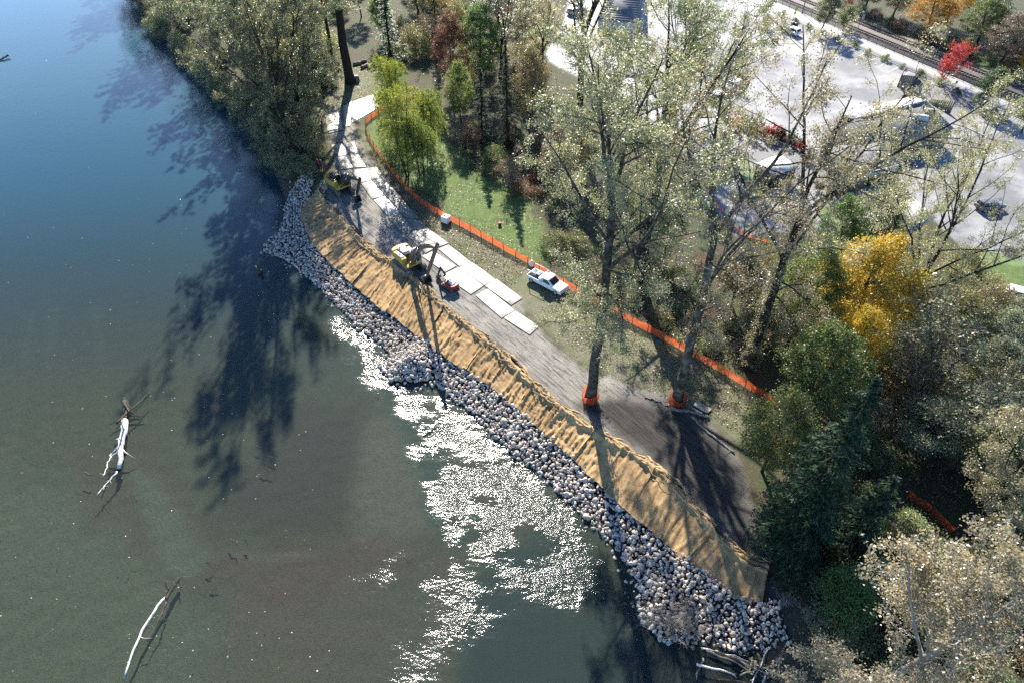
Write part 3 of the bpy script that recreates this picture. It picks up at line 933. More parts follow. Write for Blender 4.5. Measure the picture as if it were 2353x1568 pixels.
quad_mat([c3(1095, 575), c3(1205, 545), c3(1420, 800), c3(1300, 800)], 'shaded mat of the fence side row between the two diggers', True)
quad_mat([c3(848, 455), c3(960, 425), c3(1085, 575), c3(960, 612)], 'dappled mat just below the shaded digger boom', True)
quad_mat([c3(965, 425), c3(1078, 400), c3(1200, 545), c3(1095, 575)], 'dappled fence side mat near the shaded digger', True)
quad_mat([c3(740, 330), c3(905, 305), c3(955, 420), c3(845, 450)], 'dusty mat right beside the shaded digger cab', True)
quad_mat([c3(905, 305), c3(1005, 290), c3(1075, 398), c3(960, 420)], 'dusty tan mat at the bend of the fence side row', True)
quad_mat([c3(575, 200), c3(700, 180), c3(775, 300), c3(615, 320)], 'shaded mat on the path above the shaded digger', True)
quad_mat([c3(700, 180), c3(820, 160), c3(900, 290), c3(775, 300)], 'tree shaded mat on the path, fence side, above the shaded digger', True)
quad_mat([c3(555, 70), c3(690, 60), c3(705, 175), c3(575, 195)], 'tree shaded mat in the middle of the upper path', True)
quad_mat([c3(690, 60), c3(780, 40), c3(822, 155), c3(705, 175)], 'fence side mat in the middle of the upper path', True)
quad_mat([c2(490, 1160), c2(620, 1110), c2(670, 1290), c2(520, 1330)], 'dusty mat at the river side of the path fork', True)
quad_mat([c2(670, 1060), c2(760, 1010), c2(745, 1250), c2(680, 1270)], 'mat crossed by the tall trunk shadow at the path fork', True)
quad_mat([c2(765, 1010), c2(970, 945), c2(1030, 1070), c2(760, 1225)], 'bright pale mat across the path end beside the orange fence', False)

# ---------------------------------------------------------------- orange barrier fence
def net_material():
    m, n, l = newmat('orange_net')
    out = n.new('ShaderNodeOutputMaterial'); b = n.new('ShaderNodeBsdfPrincipled')
    tc = n.new('ShaderNodeTexCoord')
    no = N(n, 'ShaderNodeTexNoise', Scale=1.2, Detail=4); l.new(tc.outputs['Object'], no.inputs['Vector'])
    r = ramp(n, [(.3, (.62, .075, .02)), (.7, (.80, .135, .04))]); l.new(no.outputs['Fac'], r.inputs[0]); l.new(r.outputs[0], b.inputs['Base Color'])
    b.inputs['Roughness'].default_value = .5
    tl = N(n, 'ShaderNodeBsdfTranslucent'); tl.inputs['Color'].default_value = (.9, .17, .05, 1)
    a = N(n, 'ShaderNodeMixShader', Fac=.45); l.new(b.outputs[0], a.inputs[1]); l.new(tl.outputs[0], a.inputs[2])
    tr = n.new('ShaderNodeBsdfTransparent')
    # the open weave: square holes of the netting
    uv = N(n, 'ShaderNodeAttribute', _attribute_name='weave')
    sx = n.new('ShaderNodeSeparateXYZ'); l.new(uv.outputs['Vector'], sx.inputs[0])
    ws = []
    for k in (0, 1):
        fr = N(n, 'ShaderNodeMath', _operation='FRACT'); l.new(sx.outputs[k], fr.inputs[0])
        g = N(n, 'ShaderNodeMath', _operation='GREATER_THAN'); g.inputs[1].default_value = .42; l.new(fr.outputs[0], g.inputs[0]); ws.append(g)
    mu = N(n, 'ShaderNodeMath', _operation='MULTIPLY'); l.new(ws[0].outputs[0], mu.inputs[0]); l.new(ws[1].outputs[0], mu.inputs[1])
    mx = n.new('ShaderNodeMixShader'); l.new(mu.outputs[0], mx.inputs[0]); l.new(a.outputs[0], mx.inputs[1]); l.new(tr.outputs[0], mx.inputs[2])
    l.new(mx.outputs[0], out.inputs[0])
    return m


M_net = net_material()
M_post = mat_noise('fence_post', (.03, .028, .026), (.07, .06, .05), 4, .6)
fr_rng = random.Random(8)


def barrier(px, label, hgt=1.25, step=2.4, tatter=0.0, group=None):
    line = smooth_line(np.array([P(u, v, 0)[:2] for u, v in px]), 1)
    L = np.sum(np.linalg.norm(np.diff(line, axis=0), axis=1))
    n = max(2, int(round(L / step)) + 1)
    q = resample(line, n)
    root = empty('barrier_fence', (q[0][0], q[0][1], 0), 0, label, 'fence', group)
    c = q - q[0]
    m = MB(); m.tube([(0, 0, -.2), (0, 0, hgt + .22)], [.05, .04], 6)
    pm = m.mesh('post'); pm.materials.append(M_post)
    tops = [hgt - fr_rng.uniform(0, .08) - tatter * fr_rng.uniform(0, .5) for _ in range(n)]
    lean = [(fr_rng.uniform(-.12, .12), fr_rng.uniform(-.12, .12)) for _ in range(n)]
    for i in range(n):
        o = bpy.data.objects.new('post', pm); COL.objects.link(o); o.parent = root
        o.location = (c[i][0], c[i][1], 0); o.rotation_euler = (lean[i][1] * .6, lean[i][0] * .6, 0)
    for i in range(n - 1):
        nx, nz = 9, 5
        u = np.linspace(0, 1, nx); w = np.linspace(0, 1, nz)
        U, Wv = np.meshgrid(u, w)
        sag = fr_rng.uniform(.04, .2) + tatter * .3
        d = c[i + 1] - c[i]; nrm = np.array([-d[1], d[0]]) / np.hypot(*d)
        top = tops[i] * (1 - U) + tops[i + 1] * U - sag * 4 * U * (1 - U)
        x0 = (lean[i][0] * (1 - U) + lean[i + 1][0] * U) * .6; y0 = -(lean[i][1] * (1 - U) + lean[i + 1][1] * U) * .6
        bel = (np.sin(U * math.pi * fr_rng.uniform(1, 3) + fr_rng.uniform(0, 3)) * .07) * Wv
        X = c[i][0] + d[0] * U + nrm[0] * bel + x0 * Wv; Y = c[i][1] + d[1] * U + nrm[1] * bel + y0 * Wv
        Z = .05 + (top - .05) * Wv
        idx = (np.arange(nz - 1)[:, None] * nx + np.arange(nx - 1)[None]).ravel()
        me = mesh_np('net_panel', np.c_[X.ravel(), Y.ravel(), Z.ravel()], [np.stack([idx, idx + 1, idx + nx + 1, idx + nx], 1)], True)
        ln = np.hypot(*d)
        wv = np.c_[(U * ln / .09).ravel(), (Wv * hgt / .07).ravel(), np.zeros(U.size)]
        a = me.attributes.new('weave', 'FLOAT_VECTOR', 'POINT'); a.data.foreach_set('vector', wv.astype(np.float32).ravel())
        ob('net_panel', me, M_net, root)
    return root


barrier([(944, 228), (985, 240)], 'scrap of orange netting hanging behind the weeping birches', 1.1)
barrier([(889, 252), (868, 262), (843, 281), (838, 293), (843, 312), (862, 345), (905, 405), (950, 455), (985, 483), (1025, 503), (1095, 540), (1160, 577), (1215, 606),
         (1300, 660), (1390, 712), (1500, 768), (1600, 822), (1700, 880), (1790, 938)], 'long orange net fence on dark stakes between lawn and track')
barrier([(2080, 1138), (2110, 1165), (2150, 1185), (2185, 1225)], 'short run of orange net fence deep in the dark right hand thicket')
barrier([(1578, 345), (1592, 380), (1625, 440), (1660, 495)], 'sagging orange net fence beside the gravel path under the trees', 1.15, 2.2, .5)
barrier([(1668, 500), (1682, 530), (1720, 548), (1760, 560)], 'tattered orange netting at the foot of the forked tree trunk', 1.1, 2.2, .7)
# ---------------------------------------------------------------- trees: growing them
def grow(r, p, d, L, n, wander, up, r0, r1):
    """one limb: list of points and radii"""
    pts = [tuple(p)]; rad = [r0]
    x, y, z = p; dx, dy, dz = d
    st = L / n
    for i in range(n):
        dx += r.gauss(0, wander); dy += r.gauss(0, wander); dz += r.gauss(0, wander) + up
        q = math.sqrt(dx * dx + dy * dy + dz * dz); dx /= q; dy /= q; dz /= q
        x += dx * st; y += dy * st; z += dz * st
        pts.append((x, y, z)); rad.append(r0 + (r1 - r0) * (i + 1) / n)
    return pts, rad


def off_dir(r, d, ang, az=None):
    """direction leaning ang away from d"""
    v = Vector(d).normalized()
    a = v.orthogonal().normalized(); b = v.cross(a)
    if az is None: az = r.uniform(0, 2 * math.pi)
    w = a * math.cos(az) + b * math.sin(az)
    o = v * math.cos(ang) + w * math.sin(ang)
    return (o.x, o.y, o.z)


def at(branch, t):
    pts, rad = branch
    f = t * (len(pts) - 1); i = min(int(f), len(pts) - 2); u = f - i
    p = tuple(pts[i][k] + (pts[i + 1][k] - pts[i][k]) * u for k in range(3))
    d = tuple(pts[i + 1][k] - pts[i][k] for k in range(3))
    return p, d, rad[i] + (rad[i + 1] - rad[i]) * u


def tubes_mesh(name, branches, kfun):
    groups = {}
    for pts, rad in branches:
        groups.setdefault((len(pts), kfun(rad[0])), []).append((pts, rad))
    VV, FF, o = [], [], 0
    for (n, k), lst in groups.items():
        Pn = np.array([b[0] for b in lst]); R = np.array([b[1] for b in lst])
        d = np.gradient(Pn, axis=1); d /= np.linalg.norm(d, axis=2, keepdims=True) + 1e-9
        ref = np.array([0.57, 0.33, 0.21])
        s = np.cross(d, ref); s /= np.linalg.norm(s, axis=2, keepdims=True) + 1e-9
        t = np.cross(d, s)
        a = np.arange(k) * 2 * np.pi / k
        V = Pn[:, :, None] + R[:, :, None, None] * (np.cos(a)[None, None, :, None] * s[:, :, None] + np.sin(a)[None, None, :, None] * t[:, :, None])
        B = len(lst)
        bi = np.arange(B)[:, None, None] * n * k; i = np.arange(n - 1)[None, :, None] * k; j = np.arange(k)[None, None]
        F = np.stack([bi + i + j, bi + i + (j + 1) % k, bi + i + k + (j + 1) % k, bi + i + k + j], -1).reshape(-1, 4)
        VV.append(V.reshape(-1, 3)); FF.append(F + o); o += B * n * k
    return mesh_np(name, np.vstack(VV), [np.vstack(FF)], True)


def leaves_mesh(name, Cn, size, rs, tint, flat=0.0, aspect=.62, axis_dir=None):
    n = len(Cn)
    u = rs.normal(size=(n, 3))
    if axis_dir is not None: u = u * .45 + axis_dir
    u /= np.linalg.norm(u, axis=1)[:, None] + 1e-9
    w = rs.normal(size=(n, 3)); w[:, 2] += 0
    nv = rs.normal(size=(n, 3)); nv[:, 2] += flat * 3
    v = np.cross(nv, u); v /= np.linalg.norm(v, axis=1)[:, None] + 1e-9
    s = (size * rs.uniform(.65, 1.3, n))[:, None]
    a = u * s * .5; b = v * s * .5 * aspect
    V = np.stack([Cn - a, Cn + b - a * .1, Cn + a, Cn - b - a * .1], 1).reshape(-1, 3)
    F = np.arange(n * 4).reshape(-1, 4)
    me = mesh_np(name, V, [F])
    attr(me, 'tint', np.clip(tint, 0, 1), 'FACE')
    return me


def leaf_points(rs, branches, per, jit):
    out = []
    for pts, rad in branches:
        p = np.array(pts)
        t = rs.uniform(.15, 1.05, per) * (len(p) - 1)
        i = np.clip(t.astype(int), 0, len(p) - 2); f = (t - i)[:, None]
        out.append(p[i] + (p[i + 1] - p[i]) * f)
    q = np.vstack(out)
    cl = np.repeat(rs.random(len(branches)), per)
    return q + rs.normal(0, jit, q.shape), cl


BARK = mat_noise('bark_grey', (.02, .018, .014), (.065, .056, .045), 2.2, .9, .06, 9, c3=(.17, .15, .125), spec=.1)
BARK_DK = mat_noise('bark_dark', (.018, .015, .012), (.055, .045, .036), 4, .9, .05, 10, spec=.1)
BARK_MOSS = mat_noise('bark_mossy', (.022, .02, .012), (.08, .072, .05), .75, .9, .06, 9, c3=(.34, .32, .28), spec=.1)
TWIG = mat_noise('twig', (.06, .05, .04), (.17, .145, .115), 1.0, .85)
TWIG_PALE = mat_noise('twig_pale', (.16, .14, .12), (.34, .31, .27), 1.0, .85)

L_COT = leafmat('leaf_cottonwood', [(0, (.05, .07, .03)), (.35, (.19, .21, .115)), (.7, (.35, .345, .23)), (.92, (.50, .46, .32)), (1, (.30, .22, .12))], .45, .42, .9)
L_COTG = leafmat('leaf_cottonwood_green', [(0, (.06, .09, .04)), (.45, (.18, .22, .115)), (.8, (.31, .33, .20)), (1, (.46, .43, .27))], .45, .42, .9)
L_COTY = leafmat('leaf_cottonwood_yellow', [(0, (.12, .12, .065)), (.4, (.29, .285, .18)), (.8, (.47, .43, .28)), (1, (.36, .27, .16))], .45, .42, .9)
L_ALD = leafmat('leaf_alder', [(0, (.045, .065, .035)), (.45, (.125, .155, .085)), (.85, (.23, .25, .15)), (1, (.40, .37, .24))], .48, .42, .9)
L_YEL = leafmat('leaf_maple_yellow', [(0, (.14, .16, .03)), (.3, (.36, .30, .04)), (.72, (.56, .40, .05)), (.9, (.60, .36, .05)), (1, (.48, .20, .03))], .45, .45, .5, .0, .2)
L_MAP = leafmat('leaf_maple_green', [(0, (.035, .075, .025)), (.5, (.09, .165, .055)), (.85, (.19, .25, .10)), (1, (.48, .32, .08))], .55, .44, .7)
L_BRI = leafmat('leaf_birch', [(0, (.09, .13, .03)), (.5, (.19, .24, .05)), (.85, (.30, .30, .08)), (1, (.36, .26, .09))], .55, .45, .4)
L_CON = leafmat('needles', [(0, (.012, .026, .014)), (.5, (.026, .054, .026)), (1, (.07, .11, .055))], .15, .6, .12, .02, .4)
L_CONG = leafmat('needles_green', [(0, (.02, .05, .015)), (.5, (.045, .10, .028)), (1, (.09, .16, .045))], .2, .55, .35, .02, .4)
L_RED = leafmat('leaf_red', [(0, (.22, .03, .03)), (.5, (.50, .06, .06)), (1, (.62, .16, .10))], .4, .45, .4, .01)
L_RUS = leafmat('leaf_russet', [(0, (.07, .045, .03)), (.5, (.16, .085, .05)), (.9, (.26, .14, .075)), (1, (.10, .12, .04))], .35, .45, .4)
L_SHR = leafmat('leaf_shrub', [(0, (.06, .09, .035)), (.5, (.15, .20, .085)), (.85, (.26, .30, .15)), (1, (.38, .36, .20))], .48, .42, .9, .05)
L_OLV = leafmat('leaf_olive', [(0, (.09, .09, .045)), (.5, (.19, .185, .095)), (.85, (.30, .27, .14)), (1, (.38, .31, .17))], .48, .42, .9, .04)
L_GRY = leafmat('leaf_greygreen', [(0, (.10, .125, .085)), (.5, (.21, .245, .17)), (1, (.32, .34, .25))], .45, .42, .5, .03)
L_BRN = leafmat('leaf_brown', [(0, (.10, .075, .06)), (.5, (.22, .17, .13)), (1, (.35, .28, .22))], .4, .46, .7, .03)
L_ORA = leafmat('leaf_orange', [(0, (.26, .20, .04)), (.5, (.50, .36, .06)), (1, (.58, .30, .06))], .45, .45, .4, .02)


class Kind:
    """meshes of one grown tree, standing at the origin"""
    def __init__(self, h, **parts): self.h = h; self.parts = parts


def cottonwood(seed, h, r0, fork, nl, spread, sec=9, ter=6, tw=2, leaf=11, lsize=.24, low=7, lean=(0, 0), lfilter=None, epi=0, jit=.22, limb_az=None):
    r = random.Random(seed); rs = np.random.default_rng(seed)
    n = 9; zf = fork * h
    tp, tr = [], []
    wx_, wy_ = 0.0, 0.0
    for i in range(n + 1):
        t = i / n
        tp.append((lean[0] * t * t + wx_, lean[1] * t * t + wy_, zf * t)); tr.append(r0 * (1.25 if i == 0 else 1.0) * (1 - .42 * t))
        wx_ += r.gauss(0, .10); wy_ += r.gauss(0, .10)
    trunk = (tp, tr)
    big, small, leafy = [trunk], [], []
    az0 = r.uniform(0, 6.28)
    for k in range(nl):
        t = 1.0 if k < 3 else r.uniform(.62, .97)
        p, d, rr = at(trunk, t * .999)
        az = az0 + k * 2.4 + r.uniform(-.3, .3) if limb_az is None else limb_az[k % len(limb_az)]
        ang = math.radians(spread * (r.uniform(.35, .75) if k < 3 else r.uniform(.8, 1.25)))
        L = (h - p[2]) / max(.6, math.cos(ang)) * (r.uniform(.88, 1.0) if k < 3 else r.uniform(.55, .8))
        dd = (math.sin(ang) * math.cos(az), math.sin(ang) * math.sin(az), math.cos(ang))
        lb = grow(r, p, dd, L, 8, .085, .035, rr * (.72 if k < 3 else .5), .045)
        big.append(lb)
        for j in range(sec):
            t2 = .18 + .80 * (j + r.random()) / sec
            p2, d2, r2 = at(lb, t2)
            L2 = L * (.42 - .24 * t2) * r.uniform(.7, 1.25) + .8
            sb = grow(r, p2, off_dir(r, d2, math.radians(r.uniform(32, 62))), L2, 5, .12, .03, max(.035, r2 * .55), .022)
            big.append(sb) if r2 > .1 else small.append(sb)
            for q in range(ter):
                t3 = .25 + .75 * (q + r.random()) / ter
                p3, d3, r3 = at(sb, min(t3, .99))
                tb = grow(r, p3, off_dir(r, d3, math.radians(r.uniform(30, 65))), r.uniform(.9, 2.2) * (1.15 - .4 * t3) * (.6 + .06 * L2), 3, .16, .02, .024, .012)
                small.append(tb); leafy.append(tb)
                for w in range(tw):
                    p4, d4, _ = at(tb, r.uniform(.35, .98))
                    qb = grow(r, p4, off_dir(r, d4, math.radians(r.uniform(30, 70))), r.uniform(.5, 1.1), 2, .15, 0, .015, .010)
                    small.append(qb); leafy.append(qb)
    for k in range(low):
        t = r.uniform(.42, .93)
        p, d, rr = at(trunk, t)
        az = r.uniform(0, 6.28); ang = math.radians(r.uniform(60, 95))
        L = r.uniform(3.5, 8.0) * h / 36
        lb = grow(r, p, (math.sin(ang) * math.cos(az), math.sin(ang) * math.sin(az), math.cos(ang)), L, 7, .16, r.uniform(-.05, .05), rr * .28, .03)
        big.append(lb)
        for j in range(9):
            p2, d2, r2 = at(lb, .2 + .79 * (j + r.random()) / 9)
            sb = grow(r, p2, off_dir(r, d2, math.radians(r.uniform(30, 70))), r.uniform(.9, 2.6), 4, .16, .02, .03, .014)
            small.append(sb); leafy.append(sb)
            for w in range(4):
                p4, d4, _ = at(sb, r.uniform(.2, .98))
                qb = grow(r, p4, off_dir(r, d4, math.radians(r.uniform(30, 75))), r.uniform(.5, 1.2), 2, .15, 0, .015, .010)
                small.append(qb); leafy.append(qb)
    for k in range(epi):
        p, d, rr = at(trunk, r.uniform(.03, .8))
        az = r.uniform(1.6, 5.2)
        qb = grow(r, (p[0] + math.cos(az) * rr * .9, p[1] + math.sin(az) * rr * .9, p[2]), (math.cos(az), math.sin(az), .5), r.uniform(.4, 1.5), 3, .2, .05, .016, .008)
        small.append(qb); leafy.append(qb)
    if lfilter: leafy = [b for b in leafy if lfilter(b[0][-1], r)]
    pts, cl = leaf_points(rs, leafy, leaf, jit)
    hh = pts[:, 2] / h
    tint = .15 + .45 * rs.random(len(pts)) + .25 * cl + .22 * (fbm(pts[:, 0] * .25, pts[:, 2] * .25 + pts[:, 1] * .2, seed, 3) - .5) * 2
    tint = np.where(rs.random(len(pts)) < .08, .95, tint)
    return Kind(h, trunk=tubes_mesh('trunk', big, lambda a: 10 if a > .3 else 6), twigs=tubes_mesh('twigs', small, lambda a: 3), crown=leaves_mesh('crown', pts, lsize, rs, tint, .55))


def broadleaf(seed, h, r0, crown_r, base=.25, clumps=150, per=95, lsize=.30, squash=1.0, cl_r=.8, flat=.5, limbs=9, shape=1.0, hollow=.35):
    r = random.Random(seed); rs = np.random.default_rng(seed)
    trunk = grow(r, (0, 0, 0), (0, 0, 1), h * .8, 8, .05, .06, r0, r0 * .25)
    big, small = [trunk], []
    z0 = h * base; ch = h - z0
    cs = []
    for _ in range(clumps):
        u = rs.normal(size=3); u /= np.linalg.norm(u)
        rad = (hollow + (1 - hollow) * rs.random()) ** .6
        t = .5 + .5 * u[2] * rad
        wfac = (1 - abs(2 * t - .85) ** 2.2 * .5) * shape + (1 - shape) * (1 - t)
        lump = .82 + .45 * fbm(np.array([u[0] * 1.6 + 9]), np.array([u[1] * 1.6 + u[2]]), seed, 2)[0]
        cs.append((u[0] * rad * crown_r * max(wfac, .15) * lump, u[1] * rad * crown_r * max(wfac, .15) * lump, z0 + ch * t * (.92 + .1 * lump)))
    cs = np.array(cs)
    for k in range(limbs):
        p, d, rr = at(trunk, r.uniform(.25, .95))
        az = k * 2.4 + r.random(); ang = math.radians(r.uniform(30, 65))
        lb = grow(r, p, (math.sin(ang) * math.cos(az), math.sin(ang) * math.sin(az), math.cos(ang)), crown_r * r.uniform(.7, 1.05), 6, .10, .04, max(.05, rr * .55), .03)
        big.append(lb)
        for j in range(7):
            p2, d2, r2 = at(lb, r.uniform(.25, .98))
            small.append(grow(r, p2, off_dir(r, d2, math.radians(r.uniform(30, 60))), crown_r * r.uniform(.25, .5), 4, .15, .02, .03, .012))
    idx = np.repeat(np.arange(clumps), per)
    off = rs.normal(size=(len(idx), 3)); off *= (cl_r * rs.uniform(.55, 1.25, clumps)[idx])[:, None] / 1.6
    off[:, 2] *= .62
    pts = cs[idx] + off
    pts[:, 2] = np.maximum(pts[:, 2], .15)
    tint = .1 + .45 * rs.random(len(pts)) + .5 * rs.random(clumps)[idx] * .8
    tint = np.where(rs.random(len(pts)) < .04, 1, tint)
    return Kind(h, trunk=tubes_mesh('trunk', big, lambda a: 8 if a > .15 else 5), twigs=tubes_mesh('twigs', small, lambda a: 3), crown=leaves_mesh('crown', pts, lsize, rs, tint, flat))


def conifer(seed, h, r0, rmax, step=.55, droop=.10, lsize=.5, dens=1.0, base=.05, aspect=.3, power=.9):
    r = random.Random(seed); rs = np.random.default_rng(seed)
    trunk = grow(r, (0, 0, 0), (0, 0, 1), h, 10, .012, .05, r0, .03)
    br, P_, A_, C_ = [], [], [], []
    z = h * base
    while z < h - .3:
        t = z / h
        L0 = rmax * (1 - t) ** power + .25
        for k in range(r.randint(4, 6)):
            az = r.uniform(0, 6.28); L = L0 * r.uniform(.62, 1.12)
            p, d, rr = at(trunk, min(t + r.uniform(-.01, .01), .99) if t > .01 else .01)
            up0 = .35 * t - .05
            b = grow(r, p, (math.cos(az), math.sin(az), up0), L, 5, .05, -droop * (1 - .6 * t), .05, .012)
            br.append(b)
            m = int((5 + L * 9) * dens)
            tt = rs.uniform(.12, 1.02, m) * 5; i = np.clip(tt.astype(int), 0, 4); f = (tt - i)[:, None]
            bp = np.array(b[0]); q = bp[i] + (bp[i + 1] - bp[i]) * f
            side = np.array([-math.sin(az), math.cos(az), 0]); wid = (.12 + .30 * L * (1 - tt / 5.6)) * .55
            sg = rs.normal(0, 1, m) * wid
            q = q + side * sg[:, None]; q[:, 2] -= np.abs(sg) * .22 + rs.random(m) * .12
            P_.append(q)
            A_.append(np.array([math.cos(az), math.sin(az), -.35])[None] * .9 + side[None] * np.sign(sg)[:, None] * .7)
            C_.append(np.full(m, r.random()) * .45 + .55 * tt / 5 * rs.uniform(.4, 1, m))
        z += step * (.7 + .5 * (1 - t)) * r.uniform(.8, 1.2)
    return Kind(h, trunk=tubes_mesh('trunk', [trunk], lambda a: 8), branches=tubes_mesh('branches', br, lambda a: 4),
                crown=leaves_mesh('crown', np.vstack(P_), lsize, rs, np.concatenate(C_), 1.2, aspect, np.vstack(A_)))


def weeping(seed, h, r0, crown_r, stems=1, strands=230):
    r = random.Random(seed); rs = np.random.default_rng(seed)
    big, st = [], []
    for s in range(stems):
        a = r.uniform(0, 6.28)
        tk = grow(r, (math.cos(a) * .3 * (stems > 1), math.sin(a) * .3 * (stems > 1), 0), (r.gauss(0, .06), r.gauss(0, .06), 1), h, 9, .03, .06, r0, .03)
        big.append(tk)
        for k in range(strands // stems):
            p, d, rr = at(tk, r.uniform(.28, .97)); az = r.uniform(0, 6.28)
            L = crown_r * (1.25 - .8 * p[2] / h) * r.uniform(.5, 1.2) + .4
            b = grow(r, p, (math.cos(az), math.sin(az), .55), L, 4, .12, -.12, .025, .012)
            st.append(b)
            e = b[0][-1]
            st.append(grow(r, e, (math.cos(az) * .4, math.sin(az) * .4, -.5), r.uniform(.8, 2.6), 4, .10, -.35, .012, .008))
    pts, cl = leaf_points(rs, st, 42, .14)
    tint = .2 * rs.random(len(pts)) + .35 * cl + .45 * fbm(pts[:, 0] * .4, pts[:, 2] * .3, seed, 3)
    return Kind(h, trunk=tubes_mesh('trunk', big, lambda a: 7), twigs=tubes_mesh('twigs', st, lambda a: 3), crown=leaves_mesh('crown', pts, .2, rs, tint, 0, .5, np.array([0, 0, -.6])))


def bare(seed, h, r0, spread=.5, stems=7, lv=(7, 6), leafn=0, lsize=.16):
    r = random.Random(seed); rs = np.random.default_rng(seed)
    st, leafy = [], []
    for s in range(stems):
        az = r.uniform(0, 6.28); an = r.uniform(.05, spread)
        a = grow(r, (math.cos(az) * .15, math.sin(az) * .15, 0), (math.sin(an) * math.cos(az), math.sin(an) * math.sin(az), math.cos(an)), h * r.uniform(.75, 1.05), 6, .07, .03, r0, .014)
        st.append(a)
        for j in range(lv[0]):
            p, d, rr = at(a, r.uniform(.2, .97))
            b = grow(r, p, off_dir(r, d, math.radians(r.uniform(20, 55))), h * r.uniform(.15, .4), 4, .12, .05, max(.018, rr * .5), .011)
            st.append(b); leafy.append(b)
            for k in range(lv[1]):
                p2, d2, _ = at(b, r.uniform(.2, .98))
                c = grow(r, p2, off_dir(r, d2, math.radians(r.uniform(20, 60))), h * r.uniform(.07, .18), 3, .14, .03, .013, .009)
                st.append(c); leafy.append(c)
    parts = dict(stems=tubes_mesh('stems', st, lambda a: 5 if a > .06 else 3))
    if leafn:
        pts, cl = leaf_points(rs, leafy, leafn, .12)
        parts['foliage'] = leaves_mesh('foliage', pts, lsize, rs, .15 + .5 * rs.random(len(pts)) + .4 * cl)
    return Kind(h, **parts)


def shrub(seed, h, rad, clumps=46, per=60, lsize=.2, cl_r=.55):
    r = random.Random(seed); rs = np.random.default_rng(seed)
    st, cs = [], []
    for k in range(clumps):
        az = r.uniform(0, 6.28); q = math.sqrt(r.random()) * rad
        zt = h * math.sqrt(max(.05, 1 - (q / rad) ** 2)) * r.uniform(.55, 1.05)
        cs.append((math.cos(az) * q, math.sin(az) * q, zt))
        if k % 3 == 0:
            e = np.array(cs[-1]); m = np.array([e[0] * .35, e[1] * .35, e[2] * .6])
            st.append(([(e[0] * .08, e[1] * .08, 0), tuple(m), tuple(e)], [.04, .025, .012]))
    cs = np.array(cs)
    idx = np.repeat(np.arange(clumps), per)
    off = rs.normal(size=(len(idx), 3)) * cl_r * .6; off[:, 2] *= .75
    pts = cs[idx] + off; pts[:, 2] = np.abs(pts[:, 2])
    tint = .1 + .45 * rs.random(len(pts)) + .42 * rs.random(clumps)[idx]
    return Kind(h, stems=tubes_mesh('stems', st, lambda a: 4), foliage=leaves_mesh('foliage', pts, lsize, rs, tint, .4))


WOOD = {'trunk', 'branches', 'stems', 'twigs'}
SIZES = random.Random(99)


def apex_az(kind):
    me = kind.parts['crown']; co = np.empty(len(me.vertices) * 3, np.float32); me.vertices.foreach_get('co', co); co = co.reshape(-1, 3)
    q = co[co[:, 2] > np.quantile(co[:, 2], .9)].mean(0)
    return math.atan2(q[1], q[0])


def plant(kind, name, u, v, label, cat='tree', group=None, leaf=None, bark=None, twig=None, h=None, vtop=None, z=None, wide=1.0, rz=None, tilt=(0, 0), xy=None):
    p = P(u, v, 0 if z is None else z) if xy is None else np.array([xy[0], xy[1], 0])
    zz = Hp(p[0], p[1]) if z is None else z
    if zz < ZW: zz = ZW - .1
    if xy is None and z is None and zz < -.3: p = P(u, v, zz); zz = Hp(p[0], p[1]) if Hp(p[0], p[1]) > ZW else ZW - .1
    if vtop is not None:
        ang = PITCH + math.atan((vtop - 784.0) / FPX); h = CAM_H - zz - p[1] * math.tan(ang)
    h = h or kind.h
    s = h / kind.h
    root = empty(name, (p[0], p[1], zz - .05), SIZES.uniform(0, 6.28) if rz is None else rz, label, cat, group)
    root.rotation_euler = (tilt[0], tilt[1], root.rotation_euler[2])
    root.scale = (s * wide, s * wide, s)
    for nm, me in kind.parts.items():
        wood = nm in WOOD
        mt = (bark or BARK) if nm in ('trunk', 'branches') else (twig or TWIG) if wood else (leaf or L_SHR)
        if len(me.materials) == 0: me.materials.append(mt)
        o = bpy.data.objects.new(nm, me); COL.objects.link(o); o.parent = root
        if nm == 'twigs': o['kind'] = 'stuff'
        if me.materials[0] is not mt:
            o.material_slots[0].link = 'OBJECT'; o.material_slots[0].material = mt
    return root
# ---------------------------------------------------------------- trees: planting them
K_c1 = cottonwood(11, 42, .62, .66, 7, 38, sec=10, low=12, leaf=50, epi=70, lsize=.16, tw=2)
K_c2 = cottonwood(12, 42, .60, .57, 5, 27, sec=9, low=3, leaf=24, lsize=.16)
K_c3 = cottonwood(13, 40, .58, .56, 6, 33, sec=9, low=4, leaf=27, epi=120, lsize=.16)
K_c4 = cottonwood(14, 38, 1.0, .52, 7, 38, sec=10, low=10, leaf=44, lsize=.18)
K_c5 = cottonwood(15, 31, .55, .34, 8, 42, sec=10, low=4, leaf=34, lsize=.165)
K_ca = cottonwood(21, 34, .55, .42, 9, 31, sec=10, low=14, leaf=48, lsize=.21)
K_cb = cottonwood(22, 32, .50, .36, 9, 33, sec=10, low=12, leaf=48, lsize=.21)
K_cc = cottonwood(23, 36, .80, .50, 6, 27, sec=8, low=2, leaf=22, lsize=.19)
K_cd = cottonwood(24, 26, .34, .45, 6, 26, sec=8, ter=5, low=6, leaf=36, lsize=.2)
K_ce = cottonwood(25, 30, .36, .72, 7, 36, sec=8, ter=5, low=16, leaf=24, lsize=.2)
K_m1 = broadleaf(31, 17, .28, 5.0, .22, 170, 150, .24)
K_m2 = broadleaf(32, 15, .25, 4.6, .18, 150, 150, .24, cl_r=.9)
K_m3 = broadleaf(33, 12, .2, 3.2, .2, 100, 150, .22, shape=.6)
K_m4 = broadleaf(34, 9, .15, 2.9, .2, 90, 140, .2)
